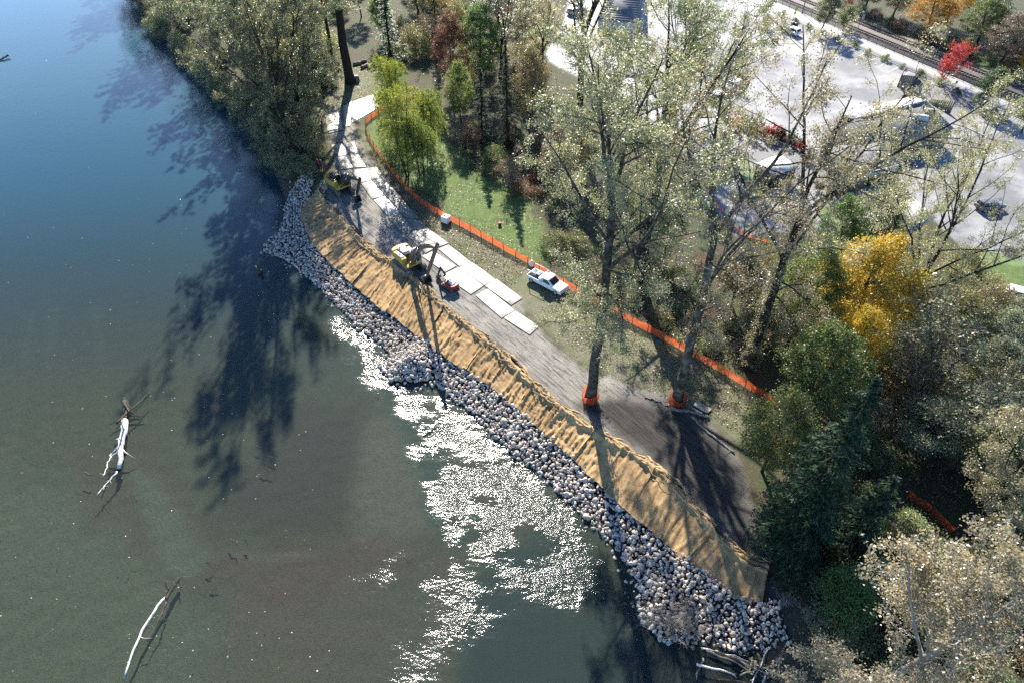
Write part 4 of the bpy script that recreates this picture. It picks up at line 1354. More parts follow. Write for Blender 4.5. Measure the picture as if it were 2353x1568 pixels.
K_f1 = conifer(41, 26, .38, 6.2, dens=1.5, droop=.11)
K_f2 = conifer(42, 20, .30, 4.4, dens=1.2)
K_f3 = conifer(43, 13, .2, 2.4, dens=1.0, power=.75, droop=.04)
K_w1 = weeping(51, 15, .13, 2.6, 3)
K_w2 = weeping(52, 11, .10, 2.3, 2, 180)
K_s1 = shrub(61, 3.0, 2.2, 46, 100, .16)
K_s2 = shrub(62, 2.2, 1.8, 36, 90, .15)
K_s3 = shrub(63, 4.6, 2.8, 70, 110, .17, .65)
K_b1 = bare(71, 5.5, .05, .5, 8, (8, 6), 6)
K_b2 = bare(72, 3.6, .035, .8, 9, (7, 5))
K_b3 = bare(73, 9, .10, .28, 3, (12, 8), 5)
K_sm = shrub(64, 1.1, .8, 16, 40, .16, .3)

G_big = 'big cottonwoods along the fence and track'
plant(K_c1, 'cottonwood_tree', 1355, 918, 'tall cottonwood with orange netting round its foot, nearer the river, leafy sprouts down its trunk', group=G_big, leaf=L_COT, bark=BARK, vtop=85, rz=3.5)
plant(K_c2, 'cottonwood_tree', 1553, 925, 'tall nearly leafless cottonwood with pale patched trunk and orange netting round its foot', group=G_big, leaf=L_COTY, bark=BARK_MOSS, vtop=105, rz=1.2)
plant(K_c3, 'cottonwood_tree', 1718, 845, 'leaning brown trunked cottonwood with sparse yellow leaves behind the end of the orange fence', group=G_big, leaf=L_COTY, bark=BARK_DK, vtop=95, rz=.4)
plant(K_c4, 'cottonwood_tree', 1466, 645, 'thick dark trunked cottonwood standing behind the fence beyond the white pickup', group=G_big, leaf=L_COTG, bark=BARK_DK, vtop=10, rz=3.9)
plant(K_c5, 'cottonwood_tree', 2058, 770, 'wide many limbed cottonwood spreading behind the yellow maple', group=G_big, leaf=L_COT, bark=BARK_DK, vtop=265, rz=2.4, wide=.82)
plant(K_cc, 'cottonwood_tree', 1326, 300, 'dark limbed half bare tree standing against the bright car park', group=G_big, leaf=L_COT, bark=BARK_DK, vtop=-190, rz=2.0)
plant(K_cd, 'cottonwood_tree', 1545, 270, 'fresh yellow green tree behind the big cottonwoods at the car park', group=G_big, leaf=L_COTG, bark=BARK_DK, vtop=-60, wide=1.25)
plant(K_cd, 'cottonwood_tree', 1640, 330, 'slender pale tree between the forked cottonwood and the car park', group=G_big, leaf=L_COTY, bark=BARK_DK, vtop=90, wide=.8)
plant(K_ca, 'cottonwood_tree', 2420, 640, 'pale leafy tree cut by the right edge beside the street', group=G_big, leaf=L_COTG, vtop=235)
_a = P(2060, 1550, 15); _b = P(2352, 1350, 29)
_d = (_b - _a) / (_b[2] - _a[2]); _base = _a - _d * 15
plant(K_ce, 'cottonwood_tree', 0, 0, 'yellow leaved tree seen from above at the bottom corner, pale trunk slanting through it', group=G_big, leaf=L_COTY, bark=TWIG_PALE, twig=TWIG_PALE,
      xy=(_base[0], _base[1]), h=31, tilt=(-math.atan(_d[1]), math.atan(_d[0])), rz=0.0, wide=.9)

G_riv = 'trees crowding the river bank above the stones'
for kd, u, v, vt, lf, wd, lab in [
    (K_ca, 683, 408, -112, L_ALD, .88, 'tall green tree leaning over the water right above the start of the stone bank'),
    (K_cb, 672, 322, -80, L_ALD, 1.0, 'broad green tree on the bank just upstream of the leaning tree'),
    (K_ca, 640, 240, -85, L_ALD, 1.1, 'grey green tree on the bank where the river starts to bend'),
    (K_cb, 595, 165, -110, L_COTG, 1.15, 'sunlit green tree at the river bend'),
    (K_cb, 530, 110, -140, L_ALD, 1.1, 'tree rising out of the upper frame edge beyond the river bend'),
    (K_cd, 640, 205, -40, L_COTG, 1.4, 'light green tree behind the river bend, no path beside it'),
    (K_ca, 700, 150, -200, L_ALD, 1.0, 'dull green tree left of the slim double trunk above the path'),
    (K_cd, 712, 330, 60, L_ALD, 1.3, 'small olive tree overhanging the path above the shaded digger'),
    (K_cb, 322, -14, -190, L_ALD, 1.3, 'bank tree overhanging the water at the very top of the river'),
    (K_ca, 292, -55, -205, L_COTY, 1.3, 'yellowing bank tree mirrored at the very top of the river'),
    (K_ca, 430, 20, -300, L_ALD, 1.0, 'far bank tree whose crown mirrors in the river at the top'),
    (K_cb, 350, -70, -330, L_COTY, 1.0, 'far bank tree beyond the upper frame edge, yellowing'),
    (K_ca, 305, -150, -380, L_ALD, 1.0, 'farthest river bank tree, seen chiefly as a dark mirror image')]:
    plant(kd, 'riverside_tree', u, v, lab, group=G_riv, leaf=lf, bark=BARK_DK, vtop=vt, wide=wd, rz=1.2 - apex_az(kd) if u in (683, 672, 640) else None)
plant(K_cc, 'cottonwood_tree', 805, 190, 'lone tall bare trunked tree at the path fork whose shadow crosses the mats', group=G_big, leaf=L_COT, bark=BARK_DK, vtop=-330, rz=5.1, wide=1.15)

# slim trunks and undergrowth above the path
G_wood = 'mixed trees of the wood behind the lawn'
for kd, nm, u, v, vt, lf, wd, bk, lab in [
    (K_cc, 'forest_tree', 737, 155, -230, L_ALD, .75, BARK_DK, 'slim dark trunk standing by itself left of the path fork'),
    (K_cc, 'forest_tree', 764, 140, -230, L_ALD, .6, BARK_DK, 'thinner trunk just right of the slim dark trunk'),
    (K_m3, 'forest_tree', 882, 95, -20, L_MAP, 1.1, BARK_DK, 'bright green bushy tree at the top of the path'),
    (K_f3, 'conifer_tree', 900, 150, -30, L_CONG, 1.3, BARK_DK, 'green conical tree beyond the cut log rounds'),
    (K_f2, 'conifer_tree', 1005, 115, -90, L_CON, .8, BARK_DK, 'slim dark fir with bare lower trunk by the small lawn'),
    (K_m1, 'forest_tree', 1040, 215, 30, L_RUS, .8, BARK_DK, 'russet brown tree at the edge of the wood'),
    (K_m1, 'forest_tree', 1105, 210, 10, L_MAP, .9, BARK_DK, 'dark green rounded tree next to the russet tree'),
    (K_cd, 'forest_tree', 1150, 180, -60, L_COT, 1.5, BARK_DK, 'olive and yellow tree at the top of the wood'),
    (K_f1, 'conifer_tree', 1165, 345, 90, L_CON, .8, BARK_DK, 'dark spruce with a thin pale stem in the deepest shade of the wood'),
    (K_f2, 'conifer_tree', 1108, 330, 150, L_CON, 1.0, BARK_DK, 'smaller dark conifer left of the shaded spruce'),
    (K_m2, 'forest_tree', 1215, 300, 110, L_OLV, .8, BARK_DK, 'brownish olive tree squeezed between spruce and big cottonwoods'),
    (K_m2, 'forest_tree', 1060, 290, 140, L_MAP, .75, BARK_DK, 'mid green tree right behind the weeping birches'),
    (K_cd, 'forest_tree', 1240, 190, -30, L_COTY, 1.2, BARK_DK, 'pale yellowing tree bordering the car park'),
    (K_m3, 'forest_tree', 1010, 60, -60, L_YEL, 1.0, BARK_DK, 'small yellow tree at the top edge above the russet tree'),
    (K_m1, 'forest_tree', 830, 40, -90, L_ALD, .9, BARK_DK, 'dark leafy tree at the upper edge behind the lone tall trunk'),
    (K_cd, 'forest_tree', 960, 30, -140, L_RUS, 1.2, BARK_DK, 'brown tree at the upper edge beside the slim fir'),
    (K_m2, 'forest_tree', 1270, 430, 290, L_BRN, .7, BARK_DK, 'brown thin crowned tree in shade left of the netted cottonwood'),
    (K_m2, 'forest_tree', 1330, 420, 270, L_OLV, .8, BARK_DK, 'olive tree behind the crown of the netted cottonwood'),
    (K_m3, 'forest_tree', 1525, 600, 440, L_OLV, .8, BARK_DK, 'small olive tree right in front of the thick dark cottonwood')]:
    plant(kd, nm, u, v, lab, group=G_wood, leaf=lf, bark=bk, vtop=vt, wide=wd)
G_bir = 'weeping birches on the lawn'
for kd, u, v, vt, wd, lab in [(K_w1, 938, 405, 205, 1.1, 'weeping birch nearest the fence, several thin stems, yellow green strands'),
                              (K_w2, 968, 400, 265, 1.2, 'lower weeping birch on the wood side, tips brushing the grass'),
                              (K_w1, 912, 300, 125, 1.0, 'weeping birch behind the upper end of the orange fence'),
                              (K_w2, 985, 345, 200, 1.0, 'greyish weeping birch, least leafy of the birch clump')]:
    plant(kd, 'weeping_birch', u, v, lab, group=G_bir, leaf=L_BRI, bark=BARK_DK, twig=TWIG, vtop=vt, wide=wd)
plant(K_s3, 'rhododendron_bush', 1142, 392, 'dark green rounded bush in the shade behind the lawn', 'bush', leaf=L_MAP, h=4.2, wide=1.1)
plant(K_s3, 'riverside_bush', 678, 402, 'deep green bush at the upper tip of the stone bank', 'bush', leaf=L_CONG, h=4.0)
plant(K_s3, 'riverside_bush', 412, 62, 'silvery grey bush on the far river bank', 'bush', leaf=L_GRY, h=8)
plant(K_s3, 'riverside_bush', 350, 22, 'dark bush at the top where bank and river meet', 'bush', leaf=L_ALD, h=8)

# the dense wood on the right hand side
G_mid = 'trees of the right hand thicket'
for kd, nm, u, v, zc, h, lf, wd, lab in [
    (K_m1, 'maple_tree', 2003, 660, 10, 17, L_YEL, 1.22, 'golden yellow maple, brightest crown of the thicket'),
    (K_m1, 'maple_tree', 1862, 655, 10, 17, L_MAP, .82, 'dark green maple immediately left of the golden maple'),
    (K_m2, 'maple_tree', 2010, 520, 6, 12, L_SHR, 1.2, 'pale green maple above the golden maple'),
    (K_m2, 'maple_tree', 1925, 535, 6, 12, L_MAP, .9, 'fresh green maple beside the gravel path bend'),
    (K_m1, 'maple_tree', 1880, 860, 9, 16, L_MAP, .95, 'green maple with a few orange tips below the golden maple'),
    (K_m2, 'maple_tree', 1790, 990, 7, 13, L_MAP, .9, 'low green maple leaning over the track end'),
    (K_m2, 'maple_tree', 1960, 800, 8, 14, L_YEL, .7, 'part orange maple between golden maple and blue fir'),
    (K_m3, 'forest_tree', 1700, 640, 5, 10, L_OLV, 1.3, 'pale olive small tree between the two leaning trunks'),
    (K_m4, 'forest_tree', 1765, 740, 4, 8, L_OLV, 1.3, 'straw coloured low tree at the foot of the leaning brown trunk'),
    (K_b3, 'forest_tree', 2120, 860, 7, 13, L_OLV, 1.5, 'olive twiggy thin tree right of the golden maple'),
    (K_b3, 'forest_tree', 2210, 780, 7, 14, L_COTG, 1.7, 'green thinly leaved tree on the slope of the thicket'),
    (K_b3, 'forest_tree', 2170, 930, 6, 12, L_GRY, 1.5, 'twiggy pale tree right of the blue fir'),
    (K_m3, 'forest_tree', 2290, 830, 5, 9, L_GRY, 1.2, 'grey green rounded tree near the right edge'),
    (K_m3, 'forest_tree', 2325, 900, 6, 11, L_COTY, 1.2, 'yellowish tree cut by the right edge above the corner tree'),
    (K_cd, 'forest_tree', 2380, 1050, 14, 22, L_COTY, 1.0, 'yellow leafy tree just above the corner tree at the right edge'),
    (K_m4, 'forest_tree', 2140, 985, 4, 8, L_GRY, 1.3, 'light green feathery low tree right of the blue fir'),
    (K_m3, 'forest_tree', 2275, 1040, 5, 10, L_SHR, 1.2, 'green low tree above the short net fence'),
    (K_m4, 'forest_tree', 2070, 1225, 3, 6, L_SHR, 1.1, 'sunlit green sapling left of the short net fence'),
    (K_m3, 'forest_tree', 1945, 1370, 5, 9, L_CONG, 1.1, 'dark shaded tree beside the end of the fibre blanket'),
    (K_m3, 'forest_tree', 2010, 1350, 4, 8, L_ALD, 1.2, 'shaded bushy tree below the blue fir'),
    (K_m4, 'forest_tree', 2120, 1370, 4, 8, L_SHR, 1.3, 'grey green sapling above the corner tree')]:
    q = P(u, v, zc)
    plant(kd, nm, 0, 0, lab, group=G_mid, leaf=lf, bark=BARK_DK, xy=(q[0], q[1]), h=h, wide=wd)
for tip, hh, wd, kd, lab in [((2012, 862), 25, .95, K_f1, 'big blue green fir, darkest and tallest conifer of the thicket'),
                             ((1925, 1090), 15, 1.2, K_f2, 'dark fir beside the track end, lower than the blue fir'),
                             ((2060, 1090), 15, 1.35, K_f2, 'dark fir in front of the big blue fir'),
                             ((1985, 1290), 9, 1.1, K_f2, 'low dark fir beyond the end of the fibre blanket')]:
    q = P(*tip, hh)
    plant(kd, 'fir_tree', 0, 0, lab, group='dark firs of the thicket', leaf=L_CON, bark=BARK_DK, xy=(q[0], q[1]), h=hh, wide=wd)

# shrubs that fill the wood: single plants scattered over the ground they grow on
def scatter(poly_px, n, gap, seed):
    r = random.Random(seed); poly = PL(poly_px, 0); lo, hi = poly.min(0), poly.max(0); out = []; tries = 0
    while len(out) < n and tries < 6000:
        tries += 1
        x, y = r.uniform(lo[0], hi[0]), r.uniform(lo[1], hi[1])
        if not inside(np.array([x]), np.array([y]), poly)[0]: continue
        if any((x - a) ** 2 + (y - b) ** 2 < gap * gap for a, b in out): continue
        out.append((x, y))
    return out


FILL = [
    ([(1790, 1010), (1900, 1040), (2080, 960), (2352, 1000), (2500, 1568), (2300, 1900), (1900, 1700), (1830, 1480), (1790, 1290)], 62, 2.6, 'thicket', 1.0,
     [(K_s1, L_SHR), (K_s3, L_SHR), (K_s3, L_OLV), (K_s2, L_ALD), (K_b1, L_OLV), (K_s1, L_GRY), (K_b2, L_OLV), (K_s3, L_SHR)], 'right hand thicket below the firs'),
    ([(1720, 560), (1900, 560), (2100, 600), (2352, 720), (2400, 1000), (2080, 960), (1900, 1000), (1800, 900), (1700, 760)], 46, 2.8, 'copse', 1.05,
     [(K_s3, L_OLV), (K_s1, L_SHR), (K_b1, L_OLV), (K_s3, L_GRY), (K_b1, L_SHR), (K_s1, L_OLV)], 'ground round the golden maple'),
    ([(1270, 560), (1560, 600), (1690, 720), (1700, 850), (1560, 790), (1400, 700), (1300, 640)], 20, 2.2, 'fence', .8,
     [(K_b1, L_BRN), (K_s2, L_OLV), (K_b2, L_BRN), (K_s1, L_SHR)], 'strip behind the orange fence'),
    ([(1050, 300), (1240, 320), (1420, 470), (1540, 520), (1260, 500), (1150, 420), (1060, 380)], 24, 2.4, 'shade', .9,
     [(K_b1, L_BRN), (K_s2, L_RUS), (K_s1, L_MAP), (K_b1, L_RUS)], 'deep shade behind the lawn'),
    ([(640, 200), (700, 170), (790, 150), (720, 240), (690, 300), (740, 370), (700, 410), (650, 330)], 24, 2.0, 'bank', .9,
     [(K_s1, L_ALD), (K_s2, L_SHR), (K_b1, L_OLV), (K_s3, L_ALD)], 'river side of the upper path'),
    ([(330, -40), (480, 90), (600, 230), (660, 190), (800, 110), (830, -60), (600, -160), (400, -130)], 46, 3.4, 'upper', 1.4,
     [(K_s3, L_ALD), (K_s3, L_SHR), (K_s1, L_OLV), (K_s3, L_GRY)], 'bank beyond the river bend'),
    ([(840, 40), (880, 140), (1000, 200), (1240, 250), (1240, 130), (1290, 0), (1000, -60)], 36, 3.2, 'wood', 1.2,
     [(K_s3, L_ALD), (K_s3, L_RUS), (K_s3, L_OLV), (K_s1, L_MAP), (K_b1, L_BRN)], 'back of the central wood'),
]
NM = {id(L_SHR): 'green', id(L_OLV): 'olive', id(L_ALD): 'dull dark green', id(L_GRY): 'grey green', id(L_BRN): 'brown', id(L_RUS): 'russet', id(L_MAP): 'deep green'}
MARKS = [((1985, 850), 'the golden maple'), ((1905, 1280), 'the big blue fir'), ((2120, 1170), 'the short net fence'), ((1765, 1345), 'the end of the fibre blanket'), ((1718, 845), 'the leaning brown trunk'),
         ((1553, 925), 'the pale netted trunk'), ((1257, 656), 'the white pickup'), ((1355, 918), 'the leafy netted trunk'), ((1142, 392), 'the rounded dark bush'), ((938, 405), 'the weeping birches'),
         ((805, 190), 'the lone tall trunk'), ((735, 388), 'the two workers'), ((683, 408), 'the tip of the stone bank'), ((500, 200), 'the river bend'), ((330, 0), 'the top of the river'),
         ((1040, 215), 'the russet tree'), ((1165, 345), 'the shaded spruce'), ((900, 150), 'the cut log rounds'), ((2330, 1250), 'the yellow tree on the right edge'), ((1790, 935), 'the end of the orange fence'),
         ((2220, 660), 'the green lawn corner'), ((1620, 440), 'the sagging net fence'), ((1240, 190), 'the car park edge'), ((2105, 985), 'the olive twiggy tree'), ((2000, 1560), 'the corner tree')]
MARK_XY = [(P(*m)[:2], t) for m, t in MARKS]
ORD = ['nearest', 'second nearest', 'third nearest', 'fourth nearest', 'fifth nearest', 'sixth nearest', 'seventh nearest', 'eighth nearest', 'ninth nearest', 'tenth nearest', 'eleventh nearest', 'farthest counted']
todo = []
CLEAR = [(PL([(2080, 1138), (2110, 1165), (2150, 1185), (2185, 1225)]), 2.2), (PL([(2060, 1190), (2160, 1270)]), 2.2), (PL([(2100, 1090), (2190, 1150)]), 3.0), (PL([(1578, 345), (1625, 440), (1660, 495), (1720, 548)]), 3.0), (PL([(1770, 1290), (1770, 1390)]), 2.4), (PL([(1745, 1200), (1780, 1290)]), 2.0)]
for poly, n, gap, key, sc, kinds, where in FILL:
    r = random.Random(key)
    for (x, y) in scatter(poly, n, gap, key):
        kd, lf = r.choice(kinds)
        sz = kd.h * sc * r.uniform(.7, 1.25)
        if kd.h > 0 and any(dist_line(np.array([x]), np.array([y]), L)[0] < w_ for L, w_ in CLEAR): continue
        dm, t = min((math.hypot(x - m[0], y - m[1]), t) for m, t in MARK_XY)
        todo.append((x, y, kd, lf, sz, dm, t, 'twiggy' if kd in (K_b1, K_b2) else 'leafy'))
todo.sort(key=lambda q: q[5])
count = {}
for x, y, kd, lf, sz, dm, t, what in todo:
    kk = (NM[id(lf)], what, t); i = count.get(kk, 0); count[kk] = i + 1
    plant(kd, 'shrub', 0, 0, f'{NM[id(lf)]} {what} shrub, {ORD[min(i, 11)]} to {t}', 'shrub', f'{NM[id(lf)]} {what} shrubs near {t}', leaf=lf, h=sz, xy=(x, y))

# overhanging bushes along the waterline of the upper bank
r = random.Random(4)
up_line = resample(PL([(335, 5), (355, 62), (422, 128), (500, 208), (560, 275), (605, 345), (640, 410)], ZW + 1), 22)
for i, (x, y) in enumerate(up_line):
    plant(K_s3 if i % 3 else K_b1, 'shrub', 0, 0, f'dark bush over the water, {["first", "second", "third", "fourth", "fifth", "sixth", "seventh", "eighth", "ninth", "tenth", "eleventh", "twelfth", "thirteenth", "fourteenth", "fifteenth", "sixteenth", "seventeenth", "eighteenth", "nineteenth", "twentieth", "twenty-first", "last"][i]} counted from the top of the river', 'shrub', 'bushes overhanging the upper waterline', leaf=L_ALD, h=r.uniform(3.5, 6), xy=(x + r.uniform(.3, 1.5), y))

# low growth that nobody could count
def cover(name, polys, n, size, leaf, seed, hmax=.5, flat=.9, minh=0.02):
    rs = np.random.default_rng(seed); out = []
    area = []
    for pp in polys:
        poly = PL(pp, 0); lo, hi = poly.min(0), poly.max(0)
        k = int(n * 3); x = rs.uniform(lo[0], hi[0], k); y = rs.uniform(lo[1], hi[1], k)
        ok = inside(x, y, poly); x, y = x[ok][:n], y[ok][:n]
        dens = fbm(x * .45, y * .45, seed, 3); ok = dens > rs.uniform(.25, .6, len(x)); x, y = x[ok], y[ok]
        out.append(np.c_[x, y, H(x, y) + minh + hmax * rs.random(len(x)) ** 1.6])
    pts = np.vstack(out)
    me = leaves_mesh(name, pts, size, rs, rs.random(len(pts)), flat)
    return tag(ob(name, me, leaf), kind='stuff')


cover('undergrowth', [f[0] for f in FILL], 9000, .26, L_SHR, 3, .7)
cover('fallen_leaves', [[(880, 260), (850, 300), (905, 395), (1005, 470), (1110, 545), (1230, 600), (1250, 500), (1100, 390), (1000, 300)],
                        [(700, 170), (870, 150), (880, 215), (740, 262)], [(1215, 612), (1400, 715), (1790, 930), (1740, 1010), (1520, 910), (1330, 840)],
                        [(860, 380), (1005, 480), (1215, 612), (1170, 670), (1000, 535)]], 15000, .13, L_OLV, 4, .02, 3.0)
cover('ground_herbs', [[(1215, 612), (1400, 715), (1790, 930), (1740, 1010), (1620, 960), (1520, 890), (1330, 800), (1230, 700)],
                       [(860, 380), (1005, 480), (1215, 612), (1170, 670), (1000, 535)], [(690, 240), (700, 300), (760, 400), (720, 430), (660, 340)]], 5000, .2, L_OLV, 6, .25)
# ---------------------------------------------------------------- machines
M_yel = mat_noise('machine_yellow', (.34, .215, .025), (.46, .30, .035), 2.5, .5, 0, spec=.5, c3=(.20, .15, .07))
M_blk = mat_noise('machine_black', (.018, .018, .019), (.045, .043, .04), 3, .45)
M_hood = mat_noise('hood_black', (.012, .013, .015), (.03, .03, .032), 2, .3)
M_deck = mat_noise('deck_grey', (.30, .29, .27), (.48, .46, .42), 2, .35)
M_steel = mat_noise('worn_steel', (.06, .052, .045), (.16, .14, .12), 3, .5, .01, metallic=.4)
M_boomd = mat_noise('boom_brown', (.075, .055, .045), (.14, .105, .085), 2, .5)
M_chrome = mat_noise('rod_chrome', (.5, .5, .5), (.62, .62, .62), 2, .2, metallic=1)
M_rub = mat_noise('rubber', (.012, .012, .012), (.035, .033, .03), 5, .8)
M_white = mat_noise('white_paint', (.66, .66, .64), (.80, .80, .78), 1.5, .35)
M_redp = mat_noise('red_paint', (.50, .03, .02), (.62, .05, .03), 2, .35)
M_redm = mat_noise('digger_red', (.20, .014, .012), (.28, .025, .02), 2, .45)
M_dirt = mat_noise('dusty_track', (.10, .085, .07), (.20, .175, .145), 5, .85)


def glass_mat(name, c):
    m, n, l = newmat(name)
    out = n.new('ShaderNodeOutputMaterial'); b = n.new('ShaderNodeBsdfPrincipled')
    b.inputs['Base Color'].default_value = C4(c); b.inputs['Roughness'].default_value = .06; b.inputs['Specular IOR Level'].default_value = .6
    l.new(b.outputs[0], out.inputs[0]); return m


M_glass = glass_mat('window_glass', (.02, .028, .034))
M_cyl = mat_noise('cylinder_paint', (.04, .035, .03), (.10, .085, .07), 3, .45)


def plane_point(piv, aim, apex):
    """reach and height of a point seen at apex, lying in the upright plane through piv and aim"""
    A, B = P(*piv)[:2], P(*aim)[:2]
    d = (B - A) / np.linalg.norm(B - A)
    g = P(*apex)            # where the sight line meets the ground
    # sight line: cam + s*(g-cam); in-plane condition
    nrm = np.array([-d[1], d[0]])
    s = (A @ nrm) / (g[:2] @ nrm)
    q = g[:2] * s
    return float((q - A) @ d), CAM_H * (1 - s), d


def track_mesh(L, Hh, Wd):
    mb = MB(); r = Hh / 2; pts = []
    for a in np.linspace(-90, 90, 9): pts.append((L / 2 - r + r * math.cos(math.radians(a)), r + r * math.sin(math.radians(a))))
    for a in np.linspace(90, 270, 9): pts.append((-L / 2 + r + r * math.cos(math.radians(a)), r + r * math.sin(math.radians(a))))
    mb.prism(pts, -Wd / 2, Wd / 2)
    return mb, pts


def excavator(name, label, loc, rz, geo, pal, s=1.0, track_rz=0.0, group=None, mini=False):
    root = empty(name, loc, rz, label, 'excavator', group)
    root.scale = (s, s, s)
    body, hood, boomm, armm = pal
    ca, sa = math.cos(track_rz), math.sin(track_rz)
    RT = Matrix.Rotation(track_rz, 4, 'Z')
    for sg in (-1, 1):
        mb, pts = track_mesh(4.5, 1.0, .62)
        mb.xf(Matrix.Translation((0, sg * 1.25, 0)))
        mb.xf(RT); tr = mb.build('track', M_rub, root)
        sh = MB()
        per = resample(np.array(pts + pts[:1]), 46)
        for a, b in zip(per[:-1], per[1:]):
            c = (a + b) / 2; ang = math.atan2(b[1] - a[1], b[0] - a[0])
            sh.box((c[0], sg * 1.25, c[1]), (.17, .66, .07), ry=-ang)
        sh.xf(RT); sh.build('track_shoes', M_dirt, tr)
        rl = MB()
        for x in np.linspace(-1.6, 1.6, 7): rl.tube([(x, sg * 1.25 - .33, .32), (x, sg * 1.25 + .33, .32)], .17, 8)
        rl.tube([(1.75, sg * 1.25 - .34, .5), (1.75, sg * 1.25 + .34, .5)], .36, 12)
        rl.tube([(-1.75, sg * 1.25 - .34, .5), (-1.75, sg * 1.25 + .34, .5)], .36, 12)
        rl.xf(RT); rl.build('rollers', M_steel, tr)
    mb = MB(); mb.box((0, 0, .62), (1.9, 1.9, .4)); mb.tube([(0, 0, .75), (0, 0, 1.12)], .72, 18); mb.xf(RT); mb.build('undercarriage', M_blk, root)
    if mini:
        mb = MB(); mb.bar((2.5, -1.5, .45), (2.5, 1.5, .45), .12, .75); mb.bar((.8, -.8, .5), (2.5, -.8, .5), .15, .18); mb.bar((.8, .8, .5), (2.5, .8, .5), .15, .18); mb.build('dozer_blade', body, root)
    # upper structure
    z0 = 1.12
    mb = MB()
    mb.slab([(-2.1, -1.35), (1.45, -1.35), (1.6, -1.1), (1.6, 1.1), (1.45, 1.35), (-2.1, 1.35)], z0, z0 + .22)
    mb.box((-.75, -.95, z0 + .62), (2.5, .78, .82)); mb.box((-.95, .98, z0 + .58), (2.0, .72, .74))
    mb.build('upper_deck', body, root, bevel=.03)
    cw = MB()
    arc = [(-2.1, -1.38), (-2.1, 1.38)] + [(-2.1 - .85 * math.cos(a) ** .6, 1.38 * math.sin(a)) for a in np.linspace(1.2, -1.2, 9)]
    cw.slab(arc, z0 + .05, z0 + 1.12); cw.build('counterweight', body, root, bevel=.06)
    mb = MB(); mb.box((-1.3, 0, z0 + 1.05), (1.75, 1.25, .62), taper=(.92, .9)); mb.box((-.75, -.95, z0 + 1.08), (1.6, .7, .1)); hd = mb.build('engine_hood', hood, root, bevel=.05)
    mb = MB(); mb.tube([(-1.5, -.45, z0 + 1.3), (-1.5, -.45, z0 + 1.75), (-1.62, -.45, z0 + 1.88)], .07, 8); mb.build('exhaust', M_blk, hd)
    mb = MB()
    for y in (-1.3, -.62):
        mb.tube([(-.1, y, z0 + 1.0), (-.1, y, z0 + 1.5), (-1.4, y, z0 + 1.5), (-1.4, y, z0 + 1.1)], .025, 5)
    mb.build('handrail', M_blk, root)
    # cab, on the left of the boom
    mb = MB()
    prof = [(.05, z0 + .2), (1.55, z0 + .2), (1.62, z0 + .95), (1.32, z0 + 1.98), (.12, z0 + 1.98)]
    if mini:
        mb.box((.55, .2, z0 + .45), (1.3, 1.3, .5)); mb.build('seat_base', M_blk, root, bevel=.04)
        mb = MB()
        for x, y in ((1.25, -.6), (1.25, .95), (-.45, -.6), (-.45, .95)): mb.tube([(x, y, z0 + .2), (x * .95, y, z0 + 2.1)], .05, 6)
        cb = mb.build('canopy_frame', M_blk, root)
        mb = MB(); mb.box((.38, .18, z0 + 2.18), (2.1, 1.85, .14), taper=(.94, .94)); mb.build('canopy_roof', M_white, root, bevel=.05)
    else:
        mb.prism(prof, .38, 1.32); cb = mb.build('cab', hood, root, bevel=.04)
        mb = MB(); mb.prism([(.22, z0 + .95), (1.50, z0 + .95), (1.25, z0 + 1.86), (.22, z0 + 1.86)], 1.322, 1.332); mb.build('side_window', M_glass, cb)
        mb = MB(); mb.prism([(1.60, z0 + .55), (1.66, z0 + .95), (1.37, z0 + 1.9), (1.33, z0 + 1.9), (1.57, z0 + .95)], .47, 1.23); mb.build('windscreen', M_glass, cb)
        mb = MB(); mb.box((.72, .85, z0 + 2.02), (.8, .62, .05)); mb.build('roof_hatch', M_deck, cb)
        mb = MB(); mb.tube([(1.3, 1.36, z0 + 1.3), (1.55, 1.62, z0 + 1.45)], .02, 5); mb.box((1.56, 1.64, z0 + 1.45), (.06, .2, .32)); mb.build('mirror', M_blk, cb)
    # boom, stick, bucket: side views extruded
    (ax, az), (tx, tz) = geo
    f = np.array([.55, z0 + .55]); a = np.array([ax, az]); t = np.array([tx, tz])
    def side(p, q, w0, w1, bow=0.0, n=9):
        d = (q - p) / np.linalg.norm(q - p); nn = np.array([-d[1], d[0]])
        u = np.linspace(0, 1, n); c = p[None] + (q - p)[None] * u[:, None] + nn[None] * (bow * np.sin(u * np.pi) ** .8)[:, None]
        w = (w0 + (w1 - w0) * u) * (.72 + .5 * np.sin(np.pi * np.clip(u * .9 + .08, 0, 1)))
        return np.vstack([c + nn * w[:, None] / 2, (c - nn * w[:, None] / 2)[::-1]]), c, nn
    L1 = np.linalg.norm(a - f)
    poly, bc, bn = side(f, a, .62, .40, L1 * .09)
    mb = MB(); mb.prism(poly, -.26, .14); bm_ = mb.build('boom', boomm, root, bevel=.02)
    L2 = np.linalg.norm(t - a)
    dirs = (t - a) / L2
    top = a - dirs * L2 * .14
    poly, sc_, sn = side(top, t, .52, .30)
    mb = MB(); mb.prism(poly, -.20, .08); st_ = mb.build('stick', armm, root, bevel=.02)
    m = bc[4]
    for y in (-.42, .30):
        mb = MB(); mb.tube([(1.2, y, z0 + .35), ((1.2 + m[0]) / 2, y, (z0 + .35 + m[1]) / 2)], .10, 8); c_ = mb.build('lift_cylinder', M_cyl, root)
        mb = MB(); mb.tube([((1.2 + m[0]) / 2, y, (z0 + .35 + m[1]) / 2), (m[0], y, m[1])], .055, 8); mb.build('rod', M_chrome, c_)
    p1 = bc[4] + bn * .42; p2 = top
    mid = p1 * .45 + p2 * .55
    mb = MB(); mb.tube([(p1[0], -.06, p1[1]), (mid[0], -.06, mid[1])], .10, 8); c_ = mb.build('stick_cylinder', M_cyl, bm_)
